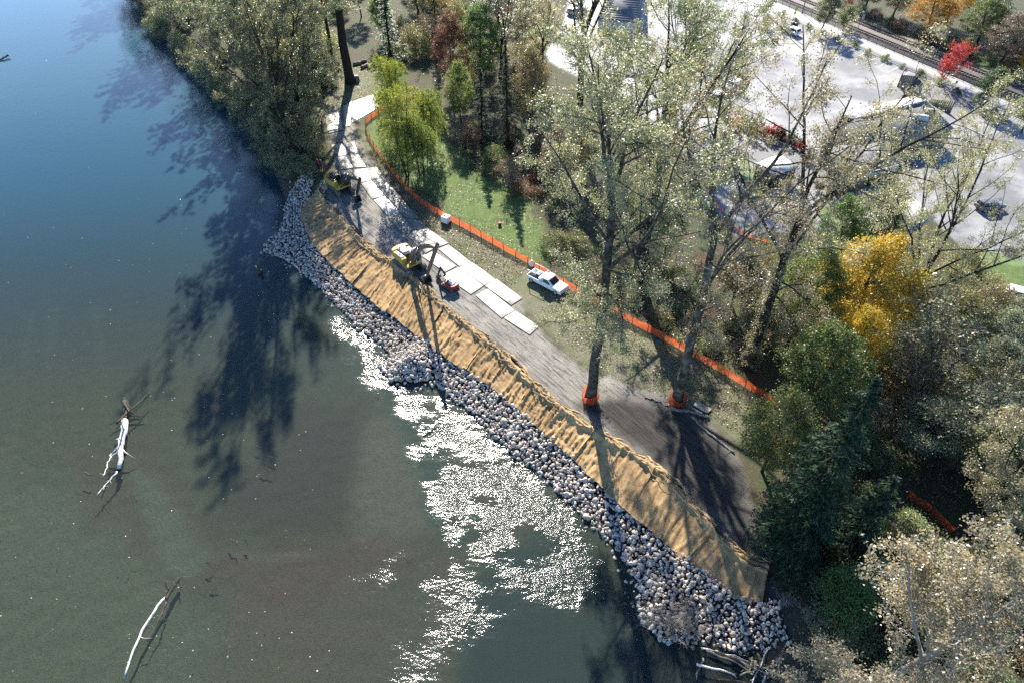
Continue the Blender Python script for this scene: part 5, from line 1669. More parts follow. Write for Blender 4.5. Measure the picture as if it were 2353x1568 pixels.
    mb = MB(); mb.tube([(mid[0], -.06, mid[1]), (p2[0], -.06, p2[1])], .055, 8); mb.build('rod', M_chrome, c_)
    q1 = a + dirs * L2 * .12 - sn * .32; q2 = t - dirs * .35 - sn * .30
    mb = MB(); mb.tube([(q1[0], -.06, q1[1]), (q2[0], -.06, q2[1])], .075, 8); mb.build('bucket_cylinder', M_cyl, st_)
    # bucket: curved shell with side plates and teeth
    cur = [(.0, .0), (.42, .10), (.72, -.22), (.78, -.62), (.55, -.98), (.10, -1.12), (-.42, -.98), (-.38, -.90), (.06, -1.02), (.48, -.88), (.68, -.58), (.62, -.26), (.36, -.02), (.02, -.10)]
    kk = .95
    ang = math.atan2(dirs[0], -dirs[1]) * .4
    def bp(x, z): return (t[0] + kk * (-x * math.cos(ang) + z * math.sin(ang) * .2), t[1] + kk * (z + x * math.sin(ang) * .2))
    mb = MB(); mb.prism([bp(*q) for q in cur], -.68, .56)
    for y in (-.68, .53):
        mb.prism([bp(*q) for q in cur[:7]], y, y + .03)
    bk = mb.build('bucket', M_steel, root)
    mb = MB()
    for y in np.linspace(-.6, .48, 5):
        p0 = bp(-.40, -.95); p9 = bp(-.68, -.86)
        mb.bar((p0[0], y, p0[1]), (p9[0], y, p9[1]), .12, .07)
    mb.build('bucket_teeth', M_steel, bk)
    return root


def aim(piv, to):
    A, B = P(*piv), P(*to)
    return (float(A[0]), float(A[1]), 0.0), math.atan2(B[1] - A[1], B[0] - A[0]), float(np.linalg.norm(B - A))


G_ex = 'excavators at work along the bank'
piv, buc, apx = (941, 613), (983, 651), (1003, 569)
loc, rz, rb = aim(piv, buc); ra, ha, _ = plane_point(piv, buc, apx)
excavator('excavator', 'sunlit yellow excavator with long raised boom and folded stick beside the white mats', loc, rz, ((ra, ha), (rb, 1.25)), (M_yel, M_deck, M_boomd, M_boomd), 1.0, 0.05, G_ex)
piv, buc, apx = (783, 437), (823, 466), (827, 414)
loc, rz, rb = aim(piv, buc); ra, ha, _ = plane_point(piv, buc, apx)
ra, ha = max(ra, rb + 1.5), min(max(ha, 5.0), 8.0)
excavator('excavator', 'shaded yellow and black excavator at the upper end of the fibre blanket', loc, rz, ((ra, ha), (rb, 1.25)), (M_yel, M_hood, M_blk, M_blk), 1.0, -.1, G_ex)
loc, rz, rb = aim((1033, 660), (1008, 641))
excavator('excavator', 'small red and white digger with canopy standing below the white mats', loc, rz, ((3.6, 4.6), (5.2, 1.3)), (M_redm, M_white, M_blk, M_blk), .52, math.radians(8), G_ex, True)

# ---------------------------------------------------------------- road vehicles
def wheels(root, xs_, yw, r, w=.24):
    for x in xs_:
        for y in (-yw, yw):
            mb = MB(); a = np.linspace(0, 2 * np.pi, 17)[:-1]
            mb.tube([(x, y - w / 2, r), (x, y + w / 2, r)], r, 16); wh = mb.build('wheel', M_rub, root, True)
            mb = MB(); o = w / 2 + .012; mb.tube([(x, y + math.copysign(w / 2 - .02, y), r), (x, y + math.copysign(o, y), r)], r * .62, 14); mb.build('rim', M_deck, wh)


def vehicle(name, label, loc, rz, paint, cat='car', kind='suv', L=4.7, W=1.85, group=None):
    root = empty(name, loc, rz, label, cat, group)
    h = L / 2
    if kind == 'pickup':
        low = [(-h, .45), (-h, 1.05), (-.35, 1.05), (-.35, 1.1), (h - 1.35, 1.1), (h - .15, .98), (h, .85), (h, .45)]
        cabp = [(-.42, 1.09), (-.30, 1.82), (.72, 1.84), (h - 1.42, 1.09)]; win = [(-.2, 1.16), (-.12, 1.68), (.66, 1.70), (1.15, 1.16)]
    elif kind == 'sedan':
        low = [(-h, .35), (-h + .05, .88), (-1.4, .95), (1.0, .92), (h - .1, .72), (h, .35)]
        cabp = [(-1.55, .94), (-.95, 1.42), (.25, 1.42), (1.05, .91)]; win = [(-1.25, .97), (-.88, 1.34), (.2, 1.34), (.78, .95)]
    else:
        low = [(-h, .40), (-h + .02, 1.02), (.95, 1.04), (h - .25, .92), (h, .72), (h, .40)]
        cabp = [(-h + .08, 1.01), (-h + .35, 1.66), (.15, 1.70), (1.05, 1.03)]; win = [(-h + .4, 1.08), (-h + .52, 1.55), (.1, 1.58), (.75, 1.06)]
    mb = MB(); mb.prism(low, -W / 2, W / 2); mb.build('body', paint, root, bevel=.07)
    mb = MB(); mb.prism(cabp, -W / 2 + .12, W / 2 - .12); cb = mb.build('cabin', paint, root, bevel=.07)
    for y in (-W / 2 + .105, W / 2 - .115):
        mb = MB(); mb.prism(win, y, y + .01); mb.build('side_window', M_glass, cb)
    f0, f1 = np.array(cabp[3]), np.array(cabp[2]); g0, g1 = np.array(cabp[0]), np.array(cabp[1])
    for nm, p, q, sg in (('windscreen', f0, f1, 1), ('rear_window', g0, g1, -1)):
        d = q - p; nn = np.array([abs(d[1]), abs(d[0])]) / np.linalg.norm(d) * np.array([sg, 1])
        a_, b_ = p + d * .14 + nn * .012, p + d * .88 + nn * .012
        wv = W / 2 - .24
        me = mesh_np(nm, [(a_[0], -wv, a_[1]), (a_[0], wv, a_[1]), (b_[0], wv * .92, b_[1]), (b_[0], -wv * .92, b_[1])], [np.array([[0, 1, 2, 3]])])
        ob(nm, me, M_glass, cb)
    wheels(root, (-h + .85, h - .9), W / 2 - .1, .38 if kind == 'pickup' else .34)
    for y in (-W / 2 + .28, W / 2 - .28):
        mb = MB(); mb.box((h - .02, y, .74), (.08, .32, .16)); mb.build('headlight', M_deck, root)
        mb = MB(); mb.box((-h + .01, y, .82), (.06, .2, .24)); mb.build('tail_light', M_redp, root)
    if kind == 'pickup':
        mb = MB(); mb.slab([(-h + .1, -W / 2 + .12), (-.45, -W / 2 + .12), (-.45, W / 2 - .12), (-h + .1, W / 2 - .12)], 1.052, 1.07); mb.build('load_bed', M_blk, root)
        mb = MB(); mb.box((-.75, 0, 1.26), (.5, W - .2, .4)); mb.build('tool_box', M_white, root, bevel=.03)
        mb = MB(); mb.box((-1.6, .2, 1.2), (.9, .8, .28)); mb.build('load_tarp', mat_noise('tarp_blue', (.03, .07, .28), (.06, .12, .4), 3, .5), root, bevel=.05)
        mb = MB()
        for x in (-h + .2, -.5):
            for y in (-W / 2 + .1, W / 2 - .1): mb.bar((x, y, 1.05), (x, y, 1.95), .06, .06)
        for y in (-W / 2 + .1, W / 2 - .1): mb.bar((-h + .1, y, 1.95), (-.3, y, 1.95), .06, .06)
        mb.bar((-.5, -W / 2 + .1, 1.95), (-.5, W / 2 - .1, 1.95), .06, .06); mb.build('load_rack', M_white, root)
    return root


def vloc(u, v): p = P(u, v); return (p[0], p[1], .02)
loc, rz, _ = aim((1228, 641), (1288, 672))
vehicle('pickup_truck', 'white pickup truck parked against the orange fence under the cottonwood', vloc(1257, 656), rz, M_white, 'truck', 'pickup', 6.1, 2.0)
M_navy = mat_noise('navy_paint', (.012, .02, .05), (.02, .035, .07), 2, .25)
M_silver = mat_noise('silver_paint', (.45, .46, .47), (.55, .56, .57), 2, .3)
M_dkred = mat_noise('dark_red_paint', (.34, .02, .03), (.42, .03, .04), 2, .3)
_, rz, _ = aim((1840, 79), (1792, 62))
vehicle('parked_car', 'white suv driving along the street near the yellow green crossing sign', vloc(1814, 78), rz, M_white, 'car', 'suv', 4.9, 1.9, 'cars in the street and car park')
_, rz, _ = aim((2245, 262), (2330, 285))
vehicle('parked_car', 'dark navy car parked by the leaning pole', vloc(2283, 270), rz, M_navy, 'car', 'sedan', 4.8, 1.85, 'cars in the street and car park')
vehicle('parked_car', 'white car half hidden behind the cottonwood crowns', vloc(1690, 200), rz + 1.4, M_white, 'car', 'suv', 4.7, 1.85, 'cars in the street and car park')
vehicle('parked_car', 'silver car next to the half hidden white car', vloc(1668, 214), rz + 1.4, M_silver, 'car', 'sedan', 4.7, 1.85, 'cars in the street and car park')
vehicle('parked_car', 'dark red car among red leaved shrubs behind the forked tree', vloc(1697, 290), rz + .3, M_dkred, 'car', 'suv', 4.6, 1.85, 'cars in the street and car park')
vehicle('parked_car', 'white car parked at the top by the slate roofed house', vloc(1322, 36), rz + .2, M_white, 'car', 'suv', 4.7, 1.85, 'cars in the street and car park')
vehicle('parked_car', 'silver car behind the white one at the top', vloc(1330, 22), rz + .2, M_silver, 'car', 'sedan', 4.7, 1.85, 'cars in the street and car park')
vehicle('parked_car', 'white car at the right edge below the street trees', vloc(2345, 690), rz + .2, M_white, 'car', 'suv', 4.7, 1.85, 'cars in the street and car park')

# ---------------------------------------------------------------- people
SKIN = mat_noise('skin', (.36, .21, .15), (.42, .26, .19), 3, .6)
CLOTH_D = mat_noise('dark_trousers', (.02, .022, .03), (.05, .05, .06), 3, .9)
HIVIS = mat_noise('red_vest', (.60, .04, .05), (.72, .08, .08), 3, .7)


def person(label, loc, rz, swing):
    root = empty('person', loc, rz, label, 'person', 'workers at the upper end of the site')
    V = [(0, 0, .95), (0, 0, 1.15), (0, 0, 1.38), (0, 0, 1.50), (.02, 0, 1.62), (.02, 0, 1.74),
         (0, .10, .90), (.05 * swing, .11, .50), (-.02 * swing, .12, .08), (.12 - .02 * swing, .12, .05),
         (0, -.10, .90), (-.04 * swing, -.11, .50), (.02, -.12, .08), (.16, -.12, .05),
         (0, .20, 1.40), (.02, .27, 1.14), (.16, .26, .92), (.22, .25, .86), (0, -.20, 1.40), (-.02, -.27, 1.14), (.14, -.27, .90), (.20, -.26, .84)]
    E_ = [(0, 1), (1, 2), (2, 3), (3, 4), (4, 5), (0, 6), (6, 7), (7, 8), (8, 9), (0, 10), (10, 11), (11, 12), (12, 13), (2, 14), (14, 15), (15, 16), (16, 17), (2, 18), (18, 19), (19, 20), (20, 21)]
    R_ = [.15, .14, .16, .055, .10, .085, .095, .065, .045, .04, .095, .065, .045, .04, .065, .05, .038, .032, .065, .05, .038, .032]
    me = bpy.data.meshes.new('body'); me.from_pydata(V, E_, []); me.materials.append(CLOTH_D)
    o = bpy.data.objects.new('body', me); COL.objects.link(o); o.parent = root
    sk = o.modifiers.new('skin', 'SKIN')
    for k, rr in enumerate(R_): me.skin_vertices[0].data[k].radius = (rr, rr)
    me.skin_vertices[0].data[0].use_root = True
    o.modifiers.new('sub', 'SUBSURF').levels = 1
    mb = MB(); mb.tube([(0, 0, .92), (0, 0, 1.1), (0, 0, 1.36), (0, 0, 1.46)], [.20, .19, .215, .12], 12); mb.build('safety_vest', HIVIS, root, True)
    mb = MB(); mb.tube([(.02, 0, 1.56), (.02, 0, 1.63), (.02, 0, 1.71)], [.085, .10, .10], 10); mb.tube([(.11, 0, 1.63), (.14, 0, 1.62)], [.022, .012], 5); mb.build('face', SKIN, root, True)
    mb = MB(); mb.tube([(.02, 0, 1.69), (.02, 0, 1.70), (.02, 0, 1.76), (.02, 0, 1.82)], [.155, .135, .125, .05], 12); mb.build('hard_hat', M_white, root, True)


p = P(733, 387); person('worker in red vest and white hard hat, on the river side of the pair', (p[0], p[1], Hp(p[0], p[1])), 5.6, 1)
p = P(740, 388); person('worker in red vest standing on the digger side of the pair', (p[0], p[1], Hp(p[0], p[1])), 3.4, -1)

# ---------------------------------------------------------------- loose things on the site
p = P(1025, 512)
root = empty('water_tank', (p[0], p[1], 0), -.55, 'white square tank on a dark pallet beside the orange fence', 'tank')
mb = MB(); mb.box((0, 0, .75), (1.25, 1.15, 1.05), taper=(.97, .97)); mb.build('tank_body', M_white, root, bevel=.06)
mb = MB(); mb.box((0, 0, .09), (1.3, 1.2, .06))
for y in (-.5, 0, .5): mb.box((0, y, .03), (1.3, .12, .06))
for y in (-.5, .5): mb.box((0, y, .17), (1.28, .1, .1))
mb.build('pallet', M_blk, root)
mb = MB(); mb.tube([(-.15, 0, 1.27), (-.15, 0, 1.33)], .2, 14); mb.build('lid', M_blk, root)
mb = MB(); mb.tube([(.63, 0, .35), (.74, 0, .35)], .06, 8); mb.build('valve', M_blk, root)
p = P(1148, 518)
root = empty('bucket', (p[0], p[1], 0), 0, 'small red and black bucket standing in the lawn shade', 'bucket')
mb = MB(); mb.tube([(0, 0, 0), (0, 0, .42)], [.22, .30], 12); mb.build('pail', M_blk, root, True)
mb = MB(); mb.tube([(0, 0, .42), (0, 0, .47)], .33, 12); mb.build('lid', HIVIS, root)
p = P(1221, 612)
root = empty('marker_bag', (p[0], p[1], 0), .5, 'pale sack slumped against the fence above the pickup', 'sack')
mb = MB(); mb.tube([(0, 0, 0), (0, 0, .3), (0, 0, .7), (.05, 0, 1.0), (.06, 0, 1.1)], [.3, .42, .4, .18, .1], 10); mb.build('sack_body', M_white, root, True)

M_ply = mat_noise('weathered_board', (.22, .19, .16), (.38, .34, .30), 2, .8, .01)
M_log = mat_noise('old_log', (.10, .085, .07), (.26, .235, .20), 2.5, .9, .03, 8)


def board(px, label, w=.5, th=.08, z=.06):
    a, b = P(*px[0], z), P(*px[1], z)
    root_c = (a + b) / 2
    mb = MB(); mb.bar(a - root_c, b - root_c, w, th)
    return tag(mb.build('timber_board', M_ply, loc=tuple(root_c), bevel=.01), label, 'board', 'boards by the netted tree')


def c5(x, y): return ((1350 + x / 3.136) * .90462, (650 + y / 3.136) * .90462)
board((c5(1300, 1165), c5(1415, 1235)), 'widest pale board lying in the dead grass beside the pale netted trunk', .95, .10, .16)
board((c5(1270, 1205), c5(1360, 1255)), 'narrow board next to the wide pale board', .3)
board((c5(320, 1232), c5(352, 1258)), 'short pale block lying at the crest of the fibre blanket', .35, .2, .25)


def log_thing(name, label, px, r0, r1, mat, z=0.0, wob=.15, knots=4, seed=1, group=None, cat='log', zs=None, n=14):
    r = random.Random(seed)
    pts3 = [P(u, v, z) for u, v in px]
    if zs:
        for q, dz in zip(pts3, zs): q[2] += dz
    q = resample(np.array(pts3), n)
    q[1:-1] += np.array([[r.gauss(0, wob * .5), r.gauss(0, wob * .5), r.gauss(0, wob * .2)] for _ in range(n - 2)])
    rad = np.linspace(r0, r1, n) * np.array([r.uniform(.88, 1.12) for _ in range(n)])
    o0 = q[0].copy(); q = q - o0
    q[:, 2] += r0 * .8 if zs is None else 0
    root = empty(name, tuple(o0), 0, label, cat, group)
    mb = MB(); mb.tube(q, rad, 9); mb.build('stem', mat, root, True)
    mb = MB()
    for k in range(knots):
        i = r.randint(1, n - 2); d = q[i + 1] - q[i]; a = off_dir(r, tuple(d), r.uniform(.6, 1.2))
        mb.tube(grow(r, tuple(q[i]), a, r.uniform(2.5, 6) * r0 + .2, 3, .2, 0, rad[i] * .4, rad[i] * .12)[0], [rad[i] * .45, rad[i] * .3, rad[i] * .2, rad[i] * .08], 6)
    if knots: mb.build('branch_stub', mat, root, True)
    return root


log_thing('fallen_log', 'bark covered log lying at the foot of the pale netted trunk', [c5(1110, 1222), c5(1250, 1240), c5(1410, 1290)], .22, .15, M_log, 0, .1, 3, 1)
log_thing('fallen_log', 'long thin pole along the edge of the dark track', [c5(1270, 1280), c5(1400, 1400), c5(1610, 1568)], .14, .09, M_log, 0, .1, 3, 2)
log_thing('fallen_log', 'crooked dead branch beside the netting of the pale trunk', [c5(900, 1130), c5(1000, 1150), c5(1090, 1180)], .10, .07, M_log, 0, .3, 4, 3)
for k, (a, b) in enumerate([((772, 655), (850, 640)), ((855, 690), (915, 660)), ((800, 640), (905, 620)), ((920, 690), (960, 655)), ((950, 720), (1020, 690))]):
    log_thing('cut_log', ['cut log round nearest the lone tall trunk', 'short thick cut log in the middle of the row', 'log lying behind the row of cut rounds', 'upright looking thick log round', 'thin broken log at the birch end of the row'][k],
              [c2(*a), c2(*b)], .38 if k != 4 else .15, .36 if k != 4 else .1, M_log, 0, .02, 0, 10 + k, 'cut logs above the path fork', n=5)
p = P(*c2(808, 810))
root = empty('tree_stump', (p[0], p[1], 0), 0, 'pale topped stump standing right beside the lone tall trunk', 'stump')
mb = MB(); mb.tube([(0, 0, 0), (0, 0, .3), (0, 0, 1.15)], [.75, .62, .58], 14, True); mb.build('stump_side', M_log, root, True)
mb = MB(); mb.tube([(0, 0, 1.152), (0, 0, 1.17)], .54, 14); mb.build('cut_face', M_ply, root)


def netting_wrap(u, v, r, label):
    p = P(u, v)
    root = empty('trunk_netting', (p[0], p[1], 0), 0, label, 'netting', 'orange netting round trunks')
    n, m = 26, 5
    a = np.linspace(0, 2 * np.pi, n); V = []
    rr = np.random.default_rng(int(u))
    tops = 1.35 + .25 * np.sin(a * 2 + u) + rr.normal(0, .05, n); tops[-1] = tops[0]
    for k in range(m):
        t = k / (m - 1)
        rad = r * (1 + .12 * t + .06 * np.sin(a * 5 + k))
        V.append(np.c_[rad * np.cos(a), rad * np.sin(a), .03 + tops * t])
    V = np.vstack(V)
    i = (np.arange(m - 1)[:, None] * n + np.arange(n - 1)[None]).ravel()
    me = mesh_np('net_sheet', V, [np.stack([i, i + 1, i + n + 1, i + n], 1)], True)
    L_ = a * r
    wv = np.c_[np.tile(L_ / .09, m), V[:, 2] / .07, np.zeros(len(V))]
    at_ = me.attributes.new('weave', 'FLOAT_VECTOR', 'POINT'); at_.data.foreach_set('vector', wv.astype(np.float32).ravel())
    ob('net_sheet', me, M_net, root)
    mb = MB(); mb.tube(np.c_[r * 1.06 * np.cos(a), r * 1.06 * np.sin(a), np.full(n, .75)], .02, 5); mb.build('tie_cord', M_blk, root)


netting_wrap(1355, 918, .92, 'orange netting wrapped round the foot of the leafy cottonwood near the river')
netting_wrap(1553, 925, .90, 'orange netting wrapped round the foot of the pale patched cottonwood')

# ---------------------------------------------------------------- driftwood in the river
M_drift = mat_noise('bleached_driftwood', (.20, .18, .15), (.62, .58, .52), 1.8, .8, .02, 8, c3=(.72, .69, .62))
M_sunk = mat_noise('sunken_wood', (.035, .028, .02), (.09, .068, .045), 2, .9)
def c7(x, y): return ((x / 1.8827) * .90462, (900 + y / 1.8827) * .90462)
G_dr = 'driftwood lying in the river'
log_thing('driftwood_log', 'thick white birch log with dark patches lying aground in the river', [c7(597, 318), c7(602, 370), c7(585, 430), c7(583, 490), c7(572, 545)], .42, .24, M_drift, ZW, .1, 5, 21, G_dr, zs=[.1, .35, .45, .4, .1])
log_thing('driftwood_branch', 'dark bare branch crossing the top of the white birch log', [c7(560, 338), c7(600, 300), c7(660, 245), c7(720, 180)], .14, .04, M_sunk, ZW, .1, 3, 22, G_dr, zs=[.3, .35, .3, .15])
log_thing('driftwood_branch', 'splintered white branch below the birch log', [c7(560, 560), c7(520, 610), c7(468, 672)], .10, .05, M_drift, ZW, .1, 7, 23, G_dr, zs=[.05, .12, .2])
log_thing('driftwood_branch', 'thin branch standing in the water left of the birch log', [c7(530, 470), c7(510, 540), c7(494, 585)], .08, .05, M_drift, ZW, .1, 6, 24, G_dr, zs=[-.1, .05, .2])
log_thing('driftwood_log', 'long slender white trunk slanting out of the river at the bottom', [c7(800, 1150), c7(745, 1215), c7(690, 1310), c7(640, 1420), c7(597, 1545)], .16, .09, M_drift, ZW, .08, 5, 25, G_dr, zs=[-.12, .1, .22, .2, .1])
log_thing('driftwood_log', 'sunken brown end of the slender trunk under the water', [c7(850, 1060), c7(820, 1110), c7(790, 1165)], .22, .20, M_sunk, ZW, .05, 3, 26, G_dr, zs=[-.30, -.22, -.1])
log_thing('driftwood_log', 'sunken root end upstream of the white birch log', [c7(590, 205), c7(600, 260), c7(595, 320)], .42, .34, M_sunk, ZW, .1, 9, 27, G_dr, zs=[-.40, -.32, -.2])
log_thing('driftwood_branch', 'dark branch lying alongside the slender white trunk', [c7(795, 1180), c7(760, 1270), c7(705, 1370)], .08, .04, M_sunk, ZW, .1, 4, 28, G_dr, zs=[0, .05, 0])
log_thing('driftwood_branch', 'small curved stick afloat left of the birch log', [c7(405, 560), c7(425, 573), c7(442, 572)], .06, .04, M_sunk, ZW, .05, 1, 29, G_dr, zs=[.02, .05, .02])
log_thing('driftwood_branch', 'green mossy branch reaching into the glittering water off the stones', [(973, 1002), (990, 990), (1005, 975)], .12, .05, M_sunk, ZW, .1, 2, 30, G_dr, zs=[-.05, .1, .2])
log_thing('driftwood_branch', 'dark snag sticking out of the water at the upper left edge', [(-6, 142), (8, 137), (22, 132)], .16, .22, M_sunk, ZW, .1, 3, 31, G_dr, zs=[.1, .3, .5])
log_thing('driftwood_branch', 'straight dark stick just under the surface beyond the gravel patch', [(933, 1035 - 200), (951, 1041 - 200), (968, 1045 - 200)], .06, .04, M_sunk, ZW, .05, 0, 32, G_dr, zs=[-.04, 0, .02])
for k, (a, b_) in enumerate([((1275, 480), (1320, 500)), ((1240, 530), (1300, 550)), ((1090, 870), (1130, 905)), ((1000, 1060), (1040, 1065)), ((1165, 880), (1180, 900)), ((1240, 440), (1215, 430)), ((980, 990), (1010, 1000))]):
    log_thing('sunken_stick', ['dark stick below the tip of the tree shadow', 'longer bent stick below the tree shadow', 'sunken stick above the pale sand line', 'little stick beside the pale sand patch', 'short stick right of the sunken one', 'small twig on the edge of the tree shadow', 'dark twig at the end of the sand plume'][k],
              [c7(*a), c7((a[0] + b_[0]) / 2, (a[1] + b_[1]) / 2 - 5), c7(*b_)], .07, .03, M_sunk, ZW, .15, 4, 60 + k, 'sticks sunk on the river bed', zs=[-.25, -.15, -.25], n=7)
p = P(597, 625, ZW)
root = empty('mooring_stump', (p[0], p[1], ZW), 0, 'broken dark stump standing in the shaded water off the stone point', 'stump', G_dr)
mb = MB(); mb.tube([(0, 0, -.5), (0, 0, .5), (.1, .05, 1.3)], [.42, .36, .24], 9); mb.build('stem', M_sunk, root, True)
mb = MB(); mb.tube([(0, 0, .6), (-.5, .2, 1.1)], [.14, .07], 6); mb.tube([(0, 0, .3), (.5, -.2, .7)], [.12, .05], 6); mb.build('branch_stub', M_drift, root)

# brushwood on and below the last stones
M_brush = mat_noise('dead_brush', (.15, .135, .115), (.32, .29, .25), 2, .9)
K_brush = bare(81, 3.0, .035, 1.35, 16, (8, 5))
for (u, v, z, hh, lab) in [(1530, 1432, -2.6, 3.0, 'bleached dead brush heaped on the last stones, biggest of the heaps'), (1580, 1440, -2.6, 2.6, 'dead brush heap with dry grass next to the biggest heap'),
                           (1545, 1455, -3.2, 2.2, 'low dead brush hanging over the water edge of the stones')]:
    plant(K_brush, 'brush_heap', u, v, lab, 'brushwood', 'brushwood on the last stones', h=hh, z=z, twig=M_brush)
plant(K_b2, 'brush_heap', 1860, 1440, 'pale bare brush lying in the shade beyond the blanket end', 'brushwood', h=2.6, twig=M_brush)
plant(K_b2, 'brush_heap', 1800, 1395, 'thin pale dead branches right at the corner of the fibre blanket', 'brushwood', h=2.0, twig=M_brush)
r = random.Random(77)
sticks = [((1610, 1487), (1745, 1528)), ((1622, 1492), (1735, 1550)), ((1640, 1495), (1755, 1535)), ((1600, 1525), (1690, 1548)), ((1615, 1510), (1600, 1560)), ((1740, 1500), (1760, 1570)),
          ((1770, 1475), (1725, 1575)), ((1700, 1550), (1790, 1520)), ((1650, 1560), (1740, 1575)), ((1760, 1540), (1745, 1600)), ((1680, 1505), (1790, 1560)), ((1780, 1505), (1800, 1555))]
for k, (a, b) in enumerate(sticks):
    zb = ZW + .15 + .12 * (k % 4)
    log_thing('driftwood_branch', f'{["long pale", "thin grey", "dark", "crooked"][k % 4]} stick of the wood raft below the last stones, {["upper", "middle", "lower"][k // 4]} part of the raft', [a, ((a[0] + b[0]) / 2 + r.uniform(-4, 4), (a[1] + b[1]) / 2 + r.uniform(-4, 4)), b],
              r.uniform(.07, .13), .05, [M_drift, M_log, M_sunk][k % 3], zb, .12, 3, 100 + k, 'raft of drifted sticks below the last stones', zs=[0, .1, 0], n=8)

# leaves adrift on the river
rs = np.random.default_rng(17)
fu, fv = rs.uniform(0, 760, 260), rs.uniform(60, 1560, 260)
fp = np.array([P(a, b, ZW + .012) for a, b in zip(fu, fv)])
fp = fp[~inside(fp[:, 0], fp[:, 1], LAND)]
M_float = leafmat('floating_leaf', [(0, (.55, .50, .35)), (.6, (.70, .66, .55)), (1, (.55, .35, .12))], .1, .4, .5)
tag(ob('floating_leaves', leaves_mesh('floating_leaves', fp, .17, rs, rs.random(len(fp)), 6), M_float), kind='stuff')
# ---------------------------------------------------------------- the street side, upper right
M_conc = mat_noise('concrete', (.36, .35, .33), (.46, .45, .42), .6, .85, .004, 20, spec=.2)
M_ball = mat_noise('ballast', (.10, .09, .082), (.23, .205, .185), 6, .95, .08, 9)
M_rail = mat_noise('rail_steel', (.07, .045, .035), (.13, .09, .07), 3, .5, metallic=.5)
M_slp = mat_noise('sleeper', (.05, .042, .036), (.11, .095, .08), 3, .9)
M_line = mat_noise('road_paint', (.62, .62, .60), (.78, .78, .76), 2, .6)
M_iron = mat_noise('dark_iron', (.02, .02, .02), (.05, .05, .05), 3, .5)
M_wood = mat_noise('fence_wood', (.13, .105, .07), (.22, .18, .12), 2, .85, .01)
M_shing = mat_noise('shingle_grey', (.11, .115, .125), (.20, .205, .215), 3, .95, .02, 20, spec=.1)
M_trim = mat_noise('pale_trim', (.40, .40, .39), (.5, .5, .48), 1, .8, spec=.2)
M_wall = mat_noise('olive_wall', (.15, .135, .10), (.22, .20, .15), 1, .85)


def strip(name, a0, a1, w0, w1, z, mat, kind='structure'):
    """flat strip along the line a0-a1 (pixels), from w0 to w1 metres to its right"""
    A, B = P(*a0)[:2], P(*a1)[:2]
    d = (B - A) / np.linalg.norm(B - A); n = np.array([d[1], -d[0]])
    q = np.array([A + n * w0, B + n * w0, B + n * w1, A + n * w1])
    mb = MB(); mb.slab(q, z - .1, z)
    return tag(mb.build(name, mat), kind=kind)


r0_, r1_ = (1790, -6), (2420, 255)
A, B = P(*r0_)[:2], P(*r1_)[:2]
rd = (B - A) / np.linalg.norm(B - A); rn = np.array([rd[1], -rd[0]])
RL = np.linalg.norm(B - A)
mb = MB(); e0, e1 = A - rd * 60, B + rd * 60
mb.slab([e0 - rn * 6.5, e0 + rn * 3.4, e1 + rn * 3.4, e1 - rn * 6.5], -.3, .12)
tag(mb.build('railway_bed', M_ball), kind='structure')
for tr_i, off in enumerate((0.6, -3.9)):
    c = A + rn * off
    root = empty('railway_track', (c[0], c[1], .12), math.atan2(rd[1], rd[0]), ['railway track nearer the pavement', 'railway track nearer the yellow trees'][tr_i], 'railway track', 'pair of railway tracks')
    for y in (-.72, .72):
        mb = MB(); mb.box((RL / 2, y, .19), (RL + 120, .07, .1)); mb.box((RL / 2, y, .1), (RL + 120, .14, .05)); mb.build('rail', M_rail, root)
    sm = MB(); sm.box((0, 0, .04), (.24, 2.5, .12)); sme = sm.mesh('sleeper'); sme.materials.append(M_slp)
    for k in range(int(RL / .75)):
        o = bpy.data.objects.new('sleeper', sme); COL.objects.link(o); o.parent = root; o.location = (k * .75, 0, 0)
# pavement with kerb, and the planted strip
mb = MB(); mb.slab([e0 + rn * 4.6, e0 + rn * 9.2, e1 + rn * 9.2, e1 + rn * 4.6], -.3, .13); tag(mb.build('pavement', M_conc), kind='structure')
mb = MB(); mb.slab([e0 + rn * 9.203, e0 + rn * 9.4, e1 + rn * 9.4, e1 + rn * 9.203], -.3, .145); tag(mb.build('kerb', M_trim), kind='structure')
# parking bay lines
for k in range(9):
    s = RL * .42 + k * 3.1
    a = A + rd * s + rn * 10.2; b = a + rn * 5.0 + rd * 1.2
    mb = MB(); d = (b - a) / np.linalg.norm(b - a); n2 = np.array([d[1], -d[0]]) * .06
    mb.slab([a - n2, a + n2, b + n2, b - n2], 0, .006); tag(mb.build('bay_line', M_line), kind='structure')
# rail side fence
fA = A + rn * 3.9
root = empty('railing_fence', (fA[0], fA[1], 0), math.atan2(rd[1], rd[0]), 'low dark railing between pavement and railway', 'fence')
pm = MB(); pm.box((0, 0, .55), (.07, .07, 1.1)); pme = pm.mesh('post'); pme.materials.append(M_iron)
for k in range(int(RL / 2.6)):
    o = bpy.data.objects.new('post', pme); COL.objects.link(o); o.parent = root; o.location = (k * 2.6, 0, 0)
for z in (.35, .7, 1.05):
    mb = MB(); mb.box((RL / 2, 0, z), (RL, .04, .04)); mb.build('railing', M_iron, root)
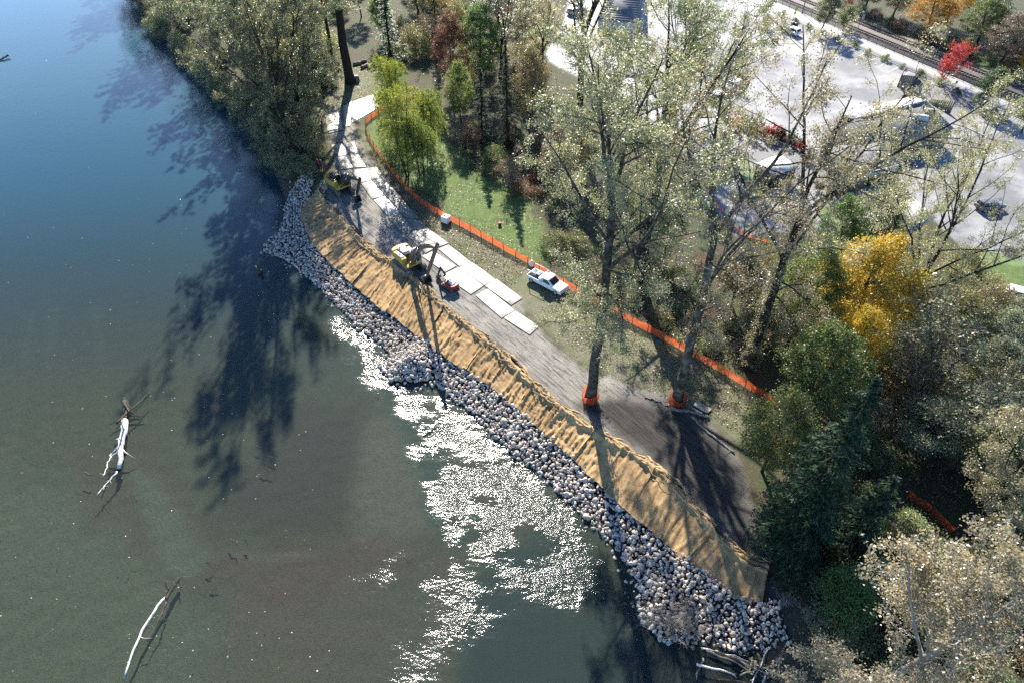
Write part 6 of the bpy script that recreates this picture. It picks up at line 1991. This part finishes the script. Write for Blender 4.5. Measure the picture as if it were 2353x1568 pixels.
# street trees and beds
K_red = bare(91, 8, .10, .55, 7, (9, 7), 10, .24)
p = P(2160, 190); plant(K_red, 'red_maple', 2160, 190, 'small bright red street tree beside the railing', 'tree', leaf=L_RED, twig=TWIG, vtop=100, wide=1.0)
for u, v, vt, kd, lf, wd, lab in [
    (2255, 248, 150, K_m3, L_CONG, 1.35, 'round green street tree below the red one'), (2345, 305, 200, K_m3, L_CONG, 1.3, 'street tree at the right edge next to the navy car'),
    (1885, 75, -30, K_m3, L_ALD, 1.2, 'dark crowned street tree by the bicycle stands'), (1935, 70, 10, K_m4, L_SHR, 1.2, 'low green tree between the street tree and the rails'),
    (1758, 65, 33, K_m4, L_COTY, 1.3, 'ball shaped yellow bush at the street corner')]:
    plant(kd, 'street_tree', u, v, lab, 'tree', 'trees along the street', leaf=lf, bark=BARK_DK, vtop=vt, wide=wd)
for u, v, vt, kd, lf, wd, lab in [
    (2125, 85, -25, K_m1, L_ORA, 1.75, 'wide golden orange tree beyond the railway'), (2170, 55, -60, K_m1, L_ORA, 1.6, 'second golden tree, upslope of the widest one'),
    (2050, 40, -60, K_m2, L_COTY, 1.6, 'green yellow tree at the start of the golden row'), (1985, 25, -80, K_m2, L_OLV, 1.5, 'yellowish tree at the upper edge beyond the rails'),
    (2240, 110, -10, K_m1, L_MAP, 1.5, 'green tree right of the golden trees'), (2295, 150, 30, K_m2, L_BRN, 1.5, 'purple brown thin tree beyond the small lawn'),
    (2345, 125, -90, K_f1, L_CON, 1.5, 'dark fir in the upper right corner'), (2410, 160, -60, K_f2, L_CON, 1.9, 'dark fir cut by the right frame edge'),
    (2270, 60, -140, K_f1, L_CON, 1.3, 'dark fir behind the green tree at the top'), (2350, 175, 105, K_m2, L_ORA, 1.0, 'golden bush tree at the right edge above the lawn'),
    (2210, 130, 85, K_m4, L_MAP, 1.3, 'low dark green bush tree beside the red tree')]:
    plant(kd, 'park_tree', u, v, lab, 'tree', 'trees beyond the railway', leaf=lf, bark=BARK_DK, vtop=vt, wide=wd)
rr_ = random.Random(41)
NTH = ['first', 'second', 'third', 'fourth', 'fifth', 'sixth', 'seventh', 'eighth', 'ninth', 'tenth', 'eleventh', 'twelfth', 'thirteenth']
for k in range(26):
    s = RL * (.12 + .03 * k) ; q = A + rd * s + rn * (9.9 + rr_.uniform(-.3, .5)) if k % 2 else A + rd * s + rn * (-8 - rr_.uniform(0, 3))
    side_ = 'kerb side of the pavement' if k % 2 else 'far side of the railway'
    plant(K_sm if k % 2 else K_s2, 'shrub', 0, 0, f'{NTH[k // 2]} low shrub along the {side_}, counted from the top', 'shrub', f'shrubs on the {side_}', leaf=[L_ALD, L_GRY, L_RUS, L_MAP][k % 4], h=rr_.uniform(.8, 1.5) if k % 2 else rr_.uniform(1.5, 3), xy=(q[0], q[1]))
K_rs = bare(92, 2.4, .03, .8, 8, (7, 5), 6, .22)
for k, (u, v) in enumerate([(1690, 300), (1712, 292), (1735, 300), (1760, 318), (1790, 325), (1815, 335), (1838, 345), (1850, 372), (1880, 440), (1910, 450), (1930, 432), (1725, 318)]):
    plant(K_rs, 'shrub', u, v, NTH[(0, 1, 0, 1, 2, 3, 4, 5, 0, 1, 2, 2)[k]] + [' dark red shrub by the parked red car', ' red shrub in the bed behind the white roofed shed', ' dark red shrub at the corner of the flat roofed hall'][0 if k in (0, 1, 11) else 1 if k < 8 else 2] + ', counted rightwards', 'shrub', 'red leaved shrubs in the building beds', leaf=L_RUS if k % 3 else L_RED, h=rr_.uniform(1.6, 2.8))
plant(K_f3, 'conifer_tree', 2035, 455, 'grey green conifer against the front of the flat roofed hall', 'tree', leaf=L_CONG, vtop=375, wide=1.3)


# grey shingled hall
def P3(u, v, z): return P(u, v, z)


def panel(name, pts, mat, parent, th=.18):
    pts = np.array(pts); n = np.cross(pts[1] - pts[0], pts[2] - pts[0]); n /= np.linalg.norm(n)
    if n[2] < 0: n = -n
    k = len(pts); V = np.vstack([pts - n * th, pts]); i = np.arange(k)
    return ob(name, mesh_np(name, V, [np.arange(k)[None], (k + np.arange(k))[None], np.stack([i, (i + 1) % k, k + (i + 1) % k, k + i], 1)]), mat, parent)


def shingles(parent, a, b, c, d, rows, mat, name='shingle_course'):
    """courses of shingles on the roof plane a-b (ridge) to d-c (eave)"""
    for k in range(rows):
        t0, t1 = k / rows, (k + 1.12) / rows
        q = [a + (d - a) * t0, b + (c - b) * t0, b + (c - b) * min(t1, 1), a + (d - a) * min(t1, 1)]
        n = np.cross(q[1] - q[0], q[3] - q[0]); n /= np.linalg.norm(n); n = n if n[2] > 0 else -n
        q = [q[0] + n * .01, q[1] + n * .01, q[2] + n * .05, q[3] + n * .05]
        panel(name, q, mat, parent, .02)


hall = empty('shingle_roof_hall', tuple(P(2060, 330)), 0, 'long building with grey shingled roof, roof vents and pale ridge, behind the cottonwoods', 'building')
hall_inv = np.array(hall.location)
RA, RB = P3(1965, 273, 6.2), P3(2127, 231, 6.2)
EA, EB = P3(1885, 330, 3.6), P3(2192, 296, 3.6)
BA_, BB_ = P3(1930, 262, 3.8), P3(2098, 221, 3.8)
def L_(q): return np.array(q) - hall_inv
RA, RB, EA, EB, BA_, BB_ = map(L_, (RA, RB, EA, EB, BA_, BB_))
rf = panel('roof', [RA, RB, EB, EA], M_shing, hall)
shingles(rf, RA, RB, EB, EA, 16, M_shing)
panel('rear_roof', [RA, RB, BB_, BA_], M_trim, hall)  # sunlit back slope: sunlight painted in by the paler colour
mb = MB(); mb.bar(RA + [0, 0, .08], RB + [0, 0, .08], .5, .12); mb.build('ridge_cap', M_trim, hall)
for t, w in ((.72, .3), (.88, .3), (.45, .3)):
    c = (RA + (RB - RA) * t) * .78 + (EA + (EB - EA) * t) * .22
    mb = MB(); mb.box(c + [0, 0, .25], (.35, .35, .5)); mb.build('roof_vent', M_iron, hall)
c = (RA + (RB - RA) * .80) * .45 + (EA + (EB - EA) * .75) * .55
mb = MB(); mb.box(c + [0, 0, .45], (3.2, 1.0, .8), rz=-.35); d_ = mb.build('roof_dormer', M_trim, hall)
c2_ = (RA + (RB - RA) * .93) * .5 + (EA + (EB - EA) * .86) * .5
mb = MB(); mb.box(c2_ + [0, 0, .6], (1.2, 1.0, 1.3), rz=-.35); mb.build('chimney', M_wall, hall)
def wall(name, a, b, z1a, z1b, mat, parent, off):
    a, b = np.array(a, float), np.array(b, float)
    q = [np.array([a[0], a[1], -off[2]]), np.array([b[0], b[1], -off[2]]), np.array([b[0], b[1], z1b]), np.array([a[0], a[1], z1a])]
    n = np.cross(q[1] - q[0], q[3] - q[0]); n /= np.linalg.norm(n)
    V = np.vstack([np.array(q) - n * .1, np.array(q) + n * .1]); i = np.arange(4)
    return ob(name, mesh_np(name, V, [np.arange(4)[None, ::-1], (4 + np.arange(4))[None], np.stack([i, (i + 1) % 4, 4 + (i + 1) % 4, 4 + i], 1)]), mat, parent)
ins = .96
wall('wall', EA * ins, EB * ins, 3.4, 3.4, M_wall, hall, (0, 0, 0)); wall('wall', BA_ * ins, BB_ * ins, 3.6, 3.6, M_wall, hall, (0, 0, 0))
wall('wall', EA * ins, BA_ * ins, 3.4, 3.6, M_wall, hall, (0, 0, 0)); wall('wall', EB * ins, BB_ * ins, 3.4, 3.6, M_wall, hall, (0, 0, 0))

flat = empty('flat_roof_hall', tuple(P(1990, 400)), 0, 'low hall with pale grey flat roof and deep fascia, next to the shingled roof', 'building')
fo = np.array(flat.location)
q = [P3(1912, 335, 3.4) - fo, P3(2020, 300, 3.4) - fo, P3(2078, 376, 3.4) - fo, P3(1926, 414, 3.4) - fo]
panel('roof', q, mat_noise('grey_roofing', (.15, .15, .16), (.24, .24, .25), .7, .9, spec=.1), flat, .25)
for i in range(4):
    a, b = q[i], q[(i + 1) % 4]; mb = MB(); mb.bar(a - [0, 0, .45], b - [0, 0, .45], .16, 1.0); mb.build('fascia', M_wall if i != 2 else M_trim, flat)
cq = sum(q) / 4
for i in range(4):
    a, b = cq + (q[i] - cq) * .9, cq + (q[(i + 1) % 4] - cq) * .9
    w_ = wall('wall', a, b, 2.6, 2.6, M_wall, flat, (0, 0, 0))
a, b = q[3] + (q[2] - q[3]) * .5, q[3] + (q[2] - q[3]) * .92
mb = MB(); mb.bar(a * .91 + cq * .09 + [0, 0, -2.3], b * .91 + cq * .09 + [0, 0, -2.3], .3, 1.6); mb.build('dark_opening', M_iron, flat)

# plank shed with white roof
sq = [P3(1739, 375, 3.0), P3(1791, 355, 3.0), P3(1830, 383, 3.0), P3(1782, 402, 3.0)]
sc = sum(sq) / 4; so = np.array([sc[0], sc[1], 0])
shed = empty('plank_shed', tuple(so), 0, 'flat white roofed shed of vertical planks beside the gravel path', 'shed')
big = [(p_ - sc) * 1.04 + sc - so for p_ in sq]
panel('roof', big, mat_noise('white_roof', (.60, .58, .54), (.75, .73, .69), .8, .6), shed, .12)
for i in range(4):
    a, b = sq[i] - so, sq[(i + 1) % 4] - so
    L = np.linalg.norm(b - a); n = max(6, int(L / .32)); d = (b - a) / L; nn = np.array([d[1], -d[0], 0])
    wall('wall', a * .97, b * .97, 2.86, 2.86, M_iron, shed, (0, 0, 0))
    for k in range(n):
        c = a + d * (k + .5) * L / n + nn * rr_.uniform(0, .015)
        mb = MB(); mb.box((c[0], c[1], 1.43), (L / n - .03, .05, 2.84), rz=math.atan2(d[1], d[0])); mb.build('plank', M_wood, shed)
mb = MB(); m_ = (sq[0] + sq[3]) / 2 - so; mb.box((m_[0] * 1.02, m_[1] * 1.02, 1.1), (1.1, .12, 2.1), rz=math.atan2((sq[3] - sq[0])[1], (sq[3] - sq[0])[0])); mb.build('door', M_wall, shed)

# plank screens beside the hall
scr = empty('plank_screen', tuple(P(2083, 203)), 0, 'olive plank enclosure with slanting top at the head of the parking bays', 'screen wall')
s0 = np.array(scr.location)
for a, b, za, zb in [((2060, 200), (2090, 203), 2.6, 2.6), ((2090, 203), (2104, 177), 2.6, 2.2), ((2060, 200), (2072, 175), 2.6, 2.2)]:
    pa, pb = P(*a) - s0, P(*b) - s0
    n = 7
    for k in range(n):
        t = (k + .5) / n; c = pa + (pb - pa) * t; L = np.linalg.norm(pb - pa) / n; h_ = za + (zb - za) * t
        mb = MB(); mb.box((c[0], c[1], h_ / 2), (L - .03, .08, h_), rz=math.atan2((pb - pa)[1], (pb - pa)[0])); mb.build('plank', M_wall, scr)
scr2 = empty('plank_screen', tuple(P(2100, 222)), 0, 'wedge shaped plank wall along the upper gable of the shingled hall', 'screen wall')
s0 = np.array(scr2.location)
for a, b, za, zb in [((2070, 227), (2128, 232), 3.2, .4), ((2134, 236), (2182, 262), .8, 2.6)]:
    pa, pb = P(*a) - s0, P(*b) - s0; n = 12
    for k in range(n):
        t = (k + .5) / n; c = pa + (pb - pa) * t; L = np.linalg.norm(pb - pa) / n; h_ = za + (zb - za) * t
        mb = MB(); mb.box((c[0], c[1], h_ / 2), (L - .03, .08, h_), rz=math.atan2((pb - pa)[1], (pb - pa)[0])); mb.build('plank', M_wall, scr2)

# slate house at the top
hs = empty('slate_roof_house', tuple(P(1430, 45)), 0, 'house with blue grey slate roof seen between bare limbs at the top', 'building')
h0 = np.array(hs.location)
a, b, c, d = [P3(*q, z) - h0 for q, z in (((1395, -18), 7), ((1475, -12), 7), ((1462, 52), 3.5), ((1372, 42), 3.5))]
rf = panel('roof', [a, b, c, d], M_shing, hs); shingles(rf, a, b, c, d, 12, M_shing)
e_, f_ = P3(1480, -60, 3.5) - h0, P3(1410, -62, 3.5) - h0
panel('rear_roof', [a, b, e_, f_], M_shing, hs)
for p_, q_ in ((c, d), (d, f_), (f_, e_), (e_, c)): wall('wall', p_ * .94, q_ * .94, 3.3, 3.3, M_trim, hs, (0, 0, 0))

# light patch of paving and white tent roof by the lower car park
mb = MB(); mb.slab(PL([(1985, 492), (2095, 452), (2150, 500), (2040, 560)]), -.2, .02); tag(mb.build('paved_yard', M_conc), kind='structure')

# poles, signs, bins, bench
def pole(name, label, u, v, vt, r, mat, cat, lean=(0, 0)):
    p = P(u, v); h = height_to(u, v, vt)
    root = empty(name, (p[0], p[1], 0), 0, label, cat)
    mb = MB(); mb.tube([(0, 0, 0), (lean[0], lean[1], h)], [r, r * .75], 8); mb.build('pole', mat, root, True)
    return root, h


pole('utility_pole', 'tall brown utility pole at the street corner by the rails', 1842, 32, -15, .16, M_wood, 'pole')
pole('utility_pole', 'thick leaning wooden pole in front of the navy car', 2262, 282, 245, .2, M_wood, 'pole', (1.2, .4))
root, h = pole('crossing_sign', 'yellow green pedestrian crossing sign on a post at the street corner', 1819, 55, 15, .05, M_iron, 'sign')
M_lime = mat_noise('lime_sign', (.50, .72, .03), (.58, .80, .05), 1, .5)
for k, z in enumerate((h - .6, h - 1.6)):
    mb = MB(); s_ = .55 - .12 * k; mb.prism([(0, z - s_), (s_, z), (0, z + s_), (-s_, z)], -.08, -.05); pl_ = mb.build('sign_plate', M_lime, root)
    if k == 0:   # walking figure
        mb = MB(); mb.bar((0, -.085, z - .05), (.02, -.085, z + .2), .1, .012); mb.bar((0, -.085, z - .05), (-.12, -.085, z - .3), .05, .012); mb.bar((0, -.085, z - .05), (.12, -.085, z - .3), .05, .012)
        mb.tube([(.03, -.085, z + .26), (.03, -.09, z + .33)], .05, 8); mb.build('walker_symbol', M_iron, pl_)
for k, (u, v, vt) in enumerate([(2054, 76, 40), (1970, 68, 32)]):
    root, h = pole('street_lamp', ['old fashioned street lamp in front of the widest golden tree', 'street lamp carrying a pale banner by the rails'][k], u, v, vt, .06, M_iron, 'lamp')
    mb = MB(); mb.tube([(0, 0, h), (0, 0, h + .15), (0, 0, h + .5), (0, 0, h + .6)], [.1, .22, .26, .06], 10); mb.build('lantern', M_trim, root, True)
    if k == 1:
        mb = MB(); mb.box((.35, 0, h - .8), (.6, .03, 1.3)); mb.build('banner', M_trim, root)
root, h = pole('bay_sign', 'thin post with small blue grey plate beside the parking bays', 2190, 205, 186, .04, M_iron, 'sign')
mb = MB(); mb.box((0, -.06, h - .3), (.5, .03, .6)); mb.build('sign_plate', mat_noise('sign_blue', (.25, .33, .45), (.3, .38, .5), 1, .5), root)
for k, (u, v, lab) in enumerate([(1774, 100, 'pair bin with dark lid at the kerb, lower one'), (1783, 98, 'dark bin standing closest to the yellow ball bush'), (1819, 62, 'dark bin at the foot of the crossing sign'), (1827, 64, 'second dark bin beside the crossing sign')]):
    p = P(u, v); root = empty('litter_bin', (p[0], p[1], 0), .3, lab, 'bin', 'dark bins along the street')
    mb = MB(); mb.box((0, 0, .5), (.6, .65, 1.0), taper=(1.1, 1.1)); mb.build('bin_body', M_iron, root, bevel=.03)
    mb = MB(); mb.box((0, 0, 1.05), (.72, .78, .1)); mb.build('lid', M_blk, root)
for k, (x, y) in enumerate([(870, 255), (890, 262), (910, 270), (930, 278)]):
    u, v = c6(x, y); p = P(u, v + 4)
    root = empty('bicycle_stand', (p[0], p[1], .13), 1.0, ['first', 'second', 'third', 'fourth'][k] + ' steel hoop of the bicycle stands, counted from the dark street tree', 'bicycle stand', 'bicycle stands on the pavement')
    mb = MB(); a = np.linspace(0, np.pi, 9); mb.tube(np.c_[np.r_[-.35, .35 * -np.cos(a), .35], np.zeros(11), np.r_[0, .6 + .3 * np.sin(a), 0]], .03, 6); mb.build('hoop', M_iron, root)
p = P(2083, 72); root = empty('park_bench', (p[0], p[1], 0), -.4, 'pale bench under the widest golden tree', 'bench')
for k in range(3):
    mb = MB(); mb.box((0, -.2 + k * .18, .46), (2.2, .14, .05)); mb.build('slat', M_trim, root)
for k in range(2):
    mb = MB(); mb.box((0, .32, .65 + k * .2), (2.2, .05, .14)); mb.build('slat', M_trim, root)
for x in (-.9, .9):
    mb = MB(); mb.box((x, 0, .23), (.07, .55, .46)); mb.box((x, .3, .6), (.07, .06, .6)); mb.build('leg', M_iron, root)

M_grey = mat_noise('grey_paint', (.10, .105, .11), (.16, .165, .17), 2, .3)
for k, (u, v, r_, pt, kd, lab) in enumerate([(1705, 178, 1.2, M_grey, 'suv', 'grey car in the second row behind the cottonwood crowns'), (1640, 228, 1.2, M_white, 'sedan', 'white car at the near end of the half hidden row'),
        (1480, 110, .3, M_silver, 'sedan', 'silver car in the upper lot left of the yellow green tree'), (1560, 140, .3, M_grey, 'suv', 'dark grey car under the yellow green tree'),
        (1850, 560, 2.3, M_silver, 'sedan', 'silver car on the gravel below the plank shed'), (2270, 480, .2, M_grey, 'suv', 'dark car in the lower car park behind the wide cottonwood')]):
    if k == 4: continue
    vehicle('parked_car', lab, vloc(u, v), r_, pt, 'car', kd, 4.7, 1.85, 'cars in the street and car park')
# kerbed island in the lot
for k, poly in enumerate([[(1380, 160), (1500, 175), (1505, 185), (1380, 172)], [(1640, 250), (1780, 300), (1850, 330), (1845, 345), (1760, 318), (1640, 268)]]):
    mb = MB(); mb.slab(PL(poly), -.2, .13); tag(mb.build('kerbed_bed', M_trim), kind='structure')
    c = PL(poly); c = c.mean(0) + (c - c.mean(0)) * .93
    mb = MB(); mb.slab(c, -.2, .137); tag(mb.build('bed_soil', mat_noise('bark_mulch', (.05, .035, .025), (.12, .085, .06), 4, .95)), kind='structure')
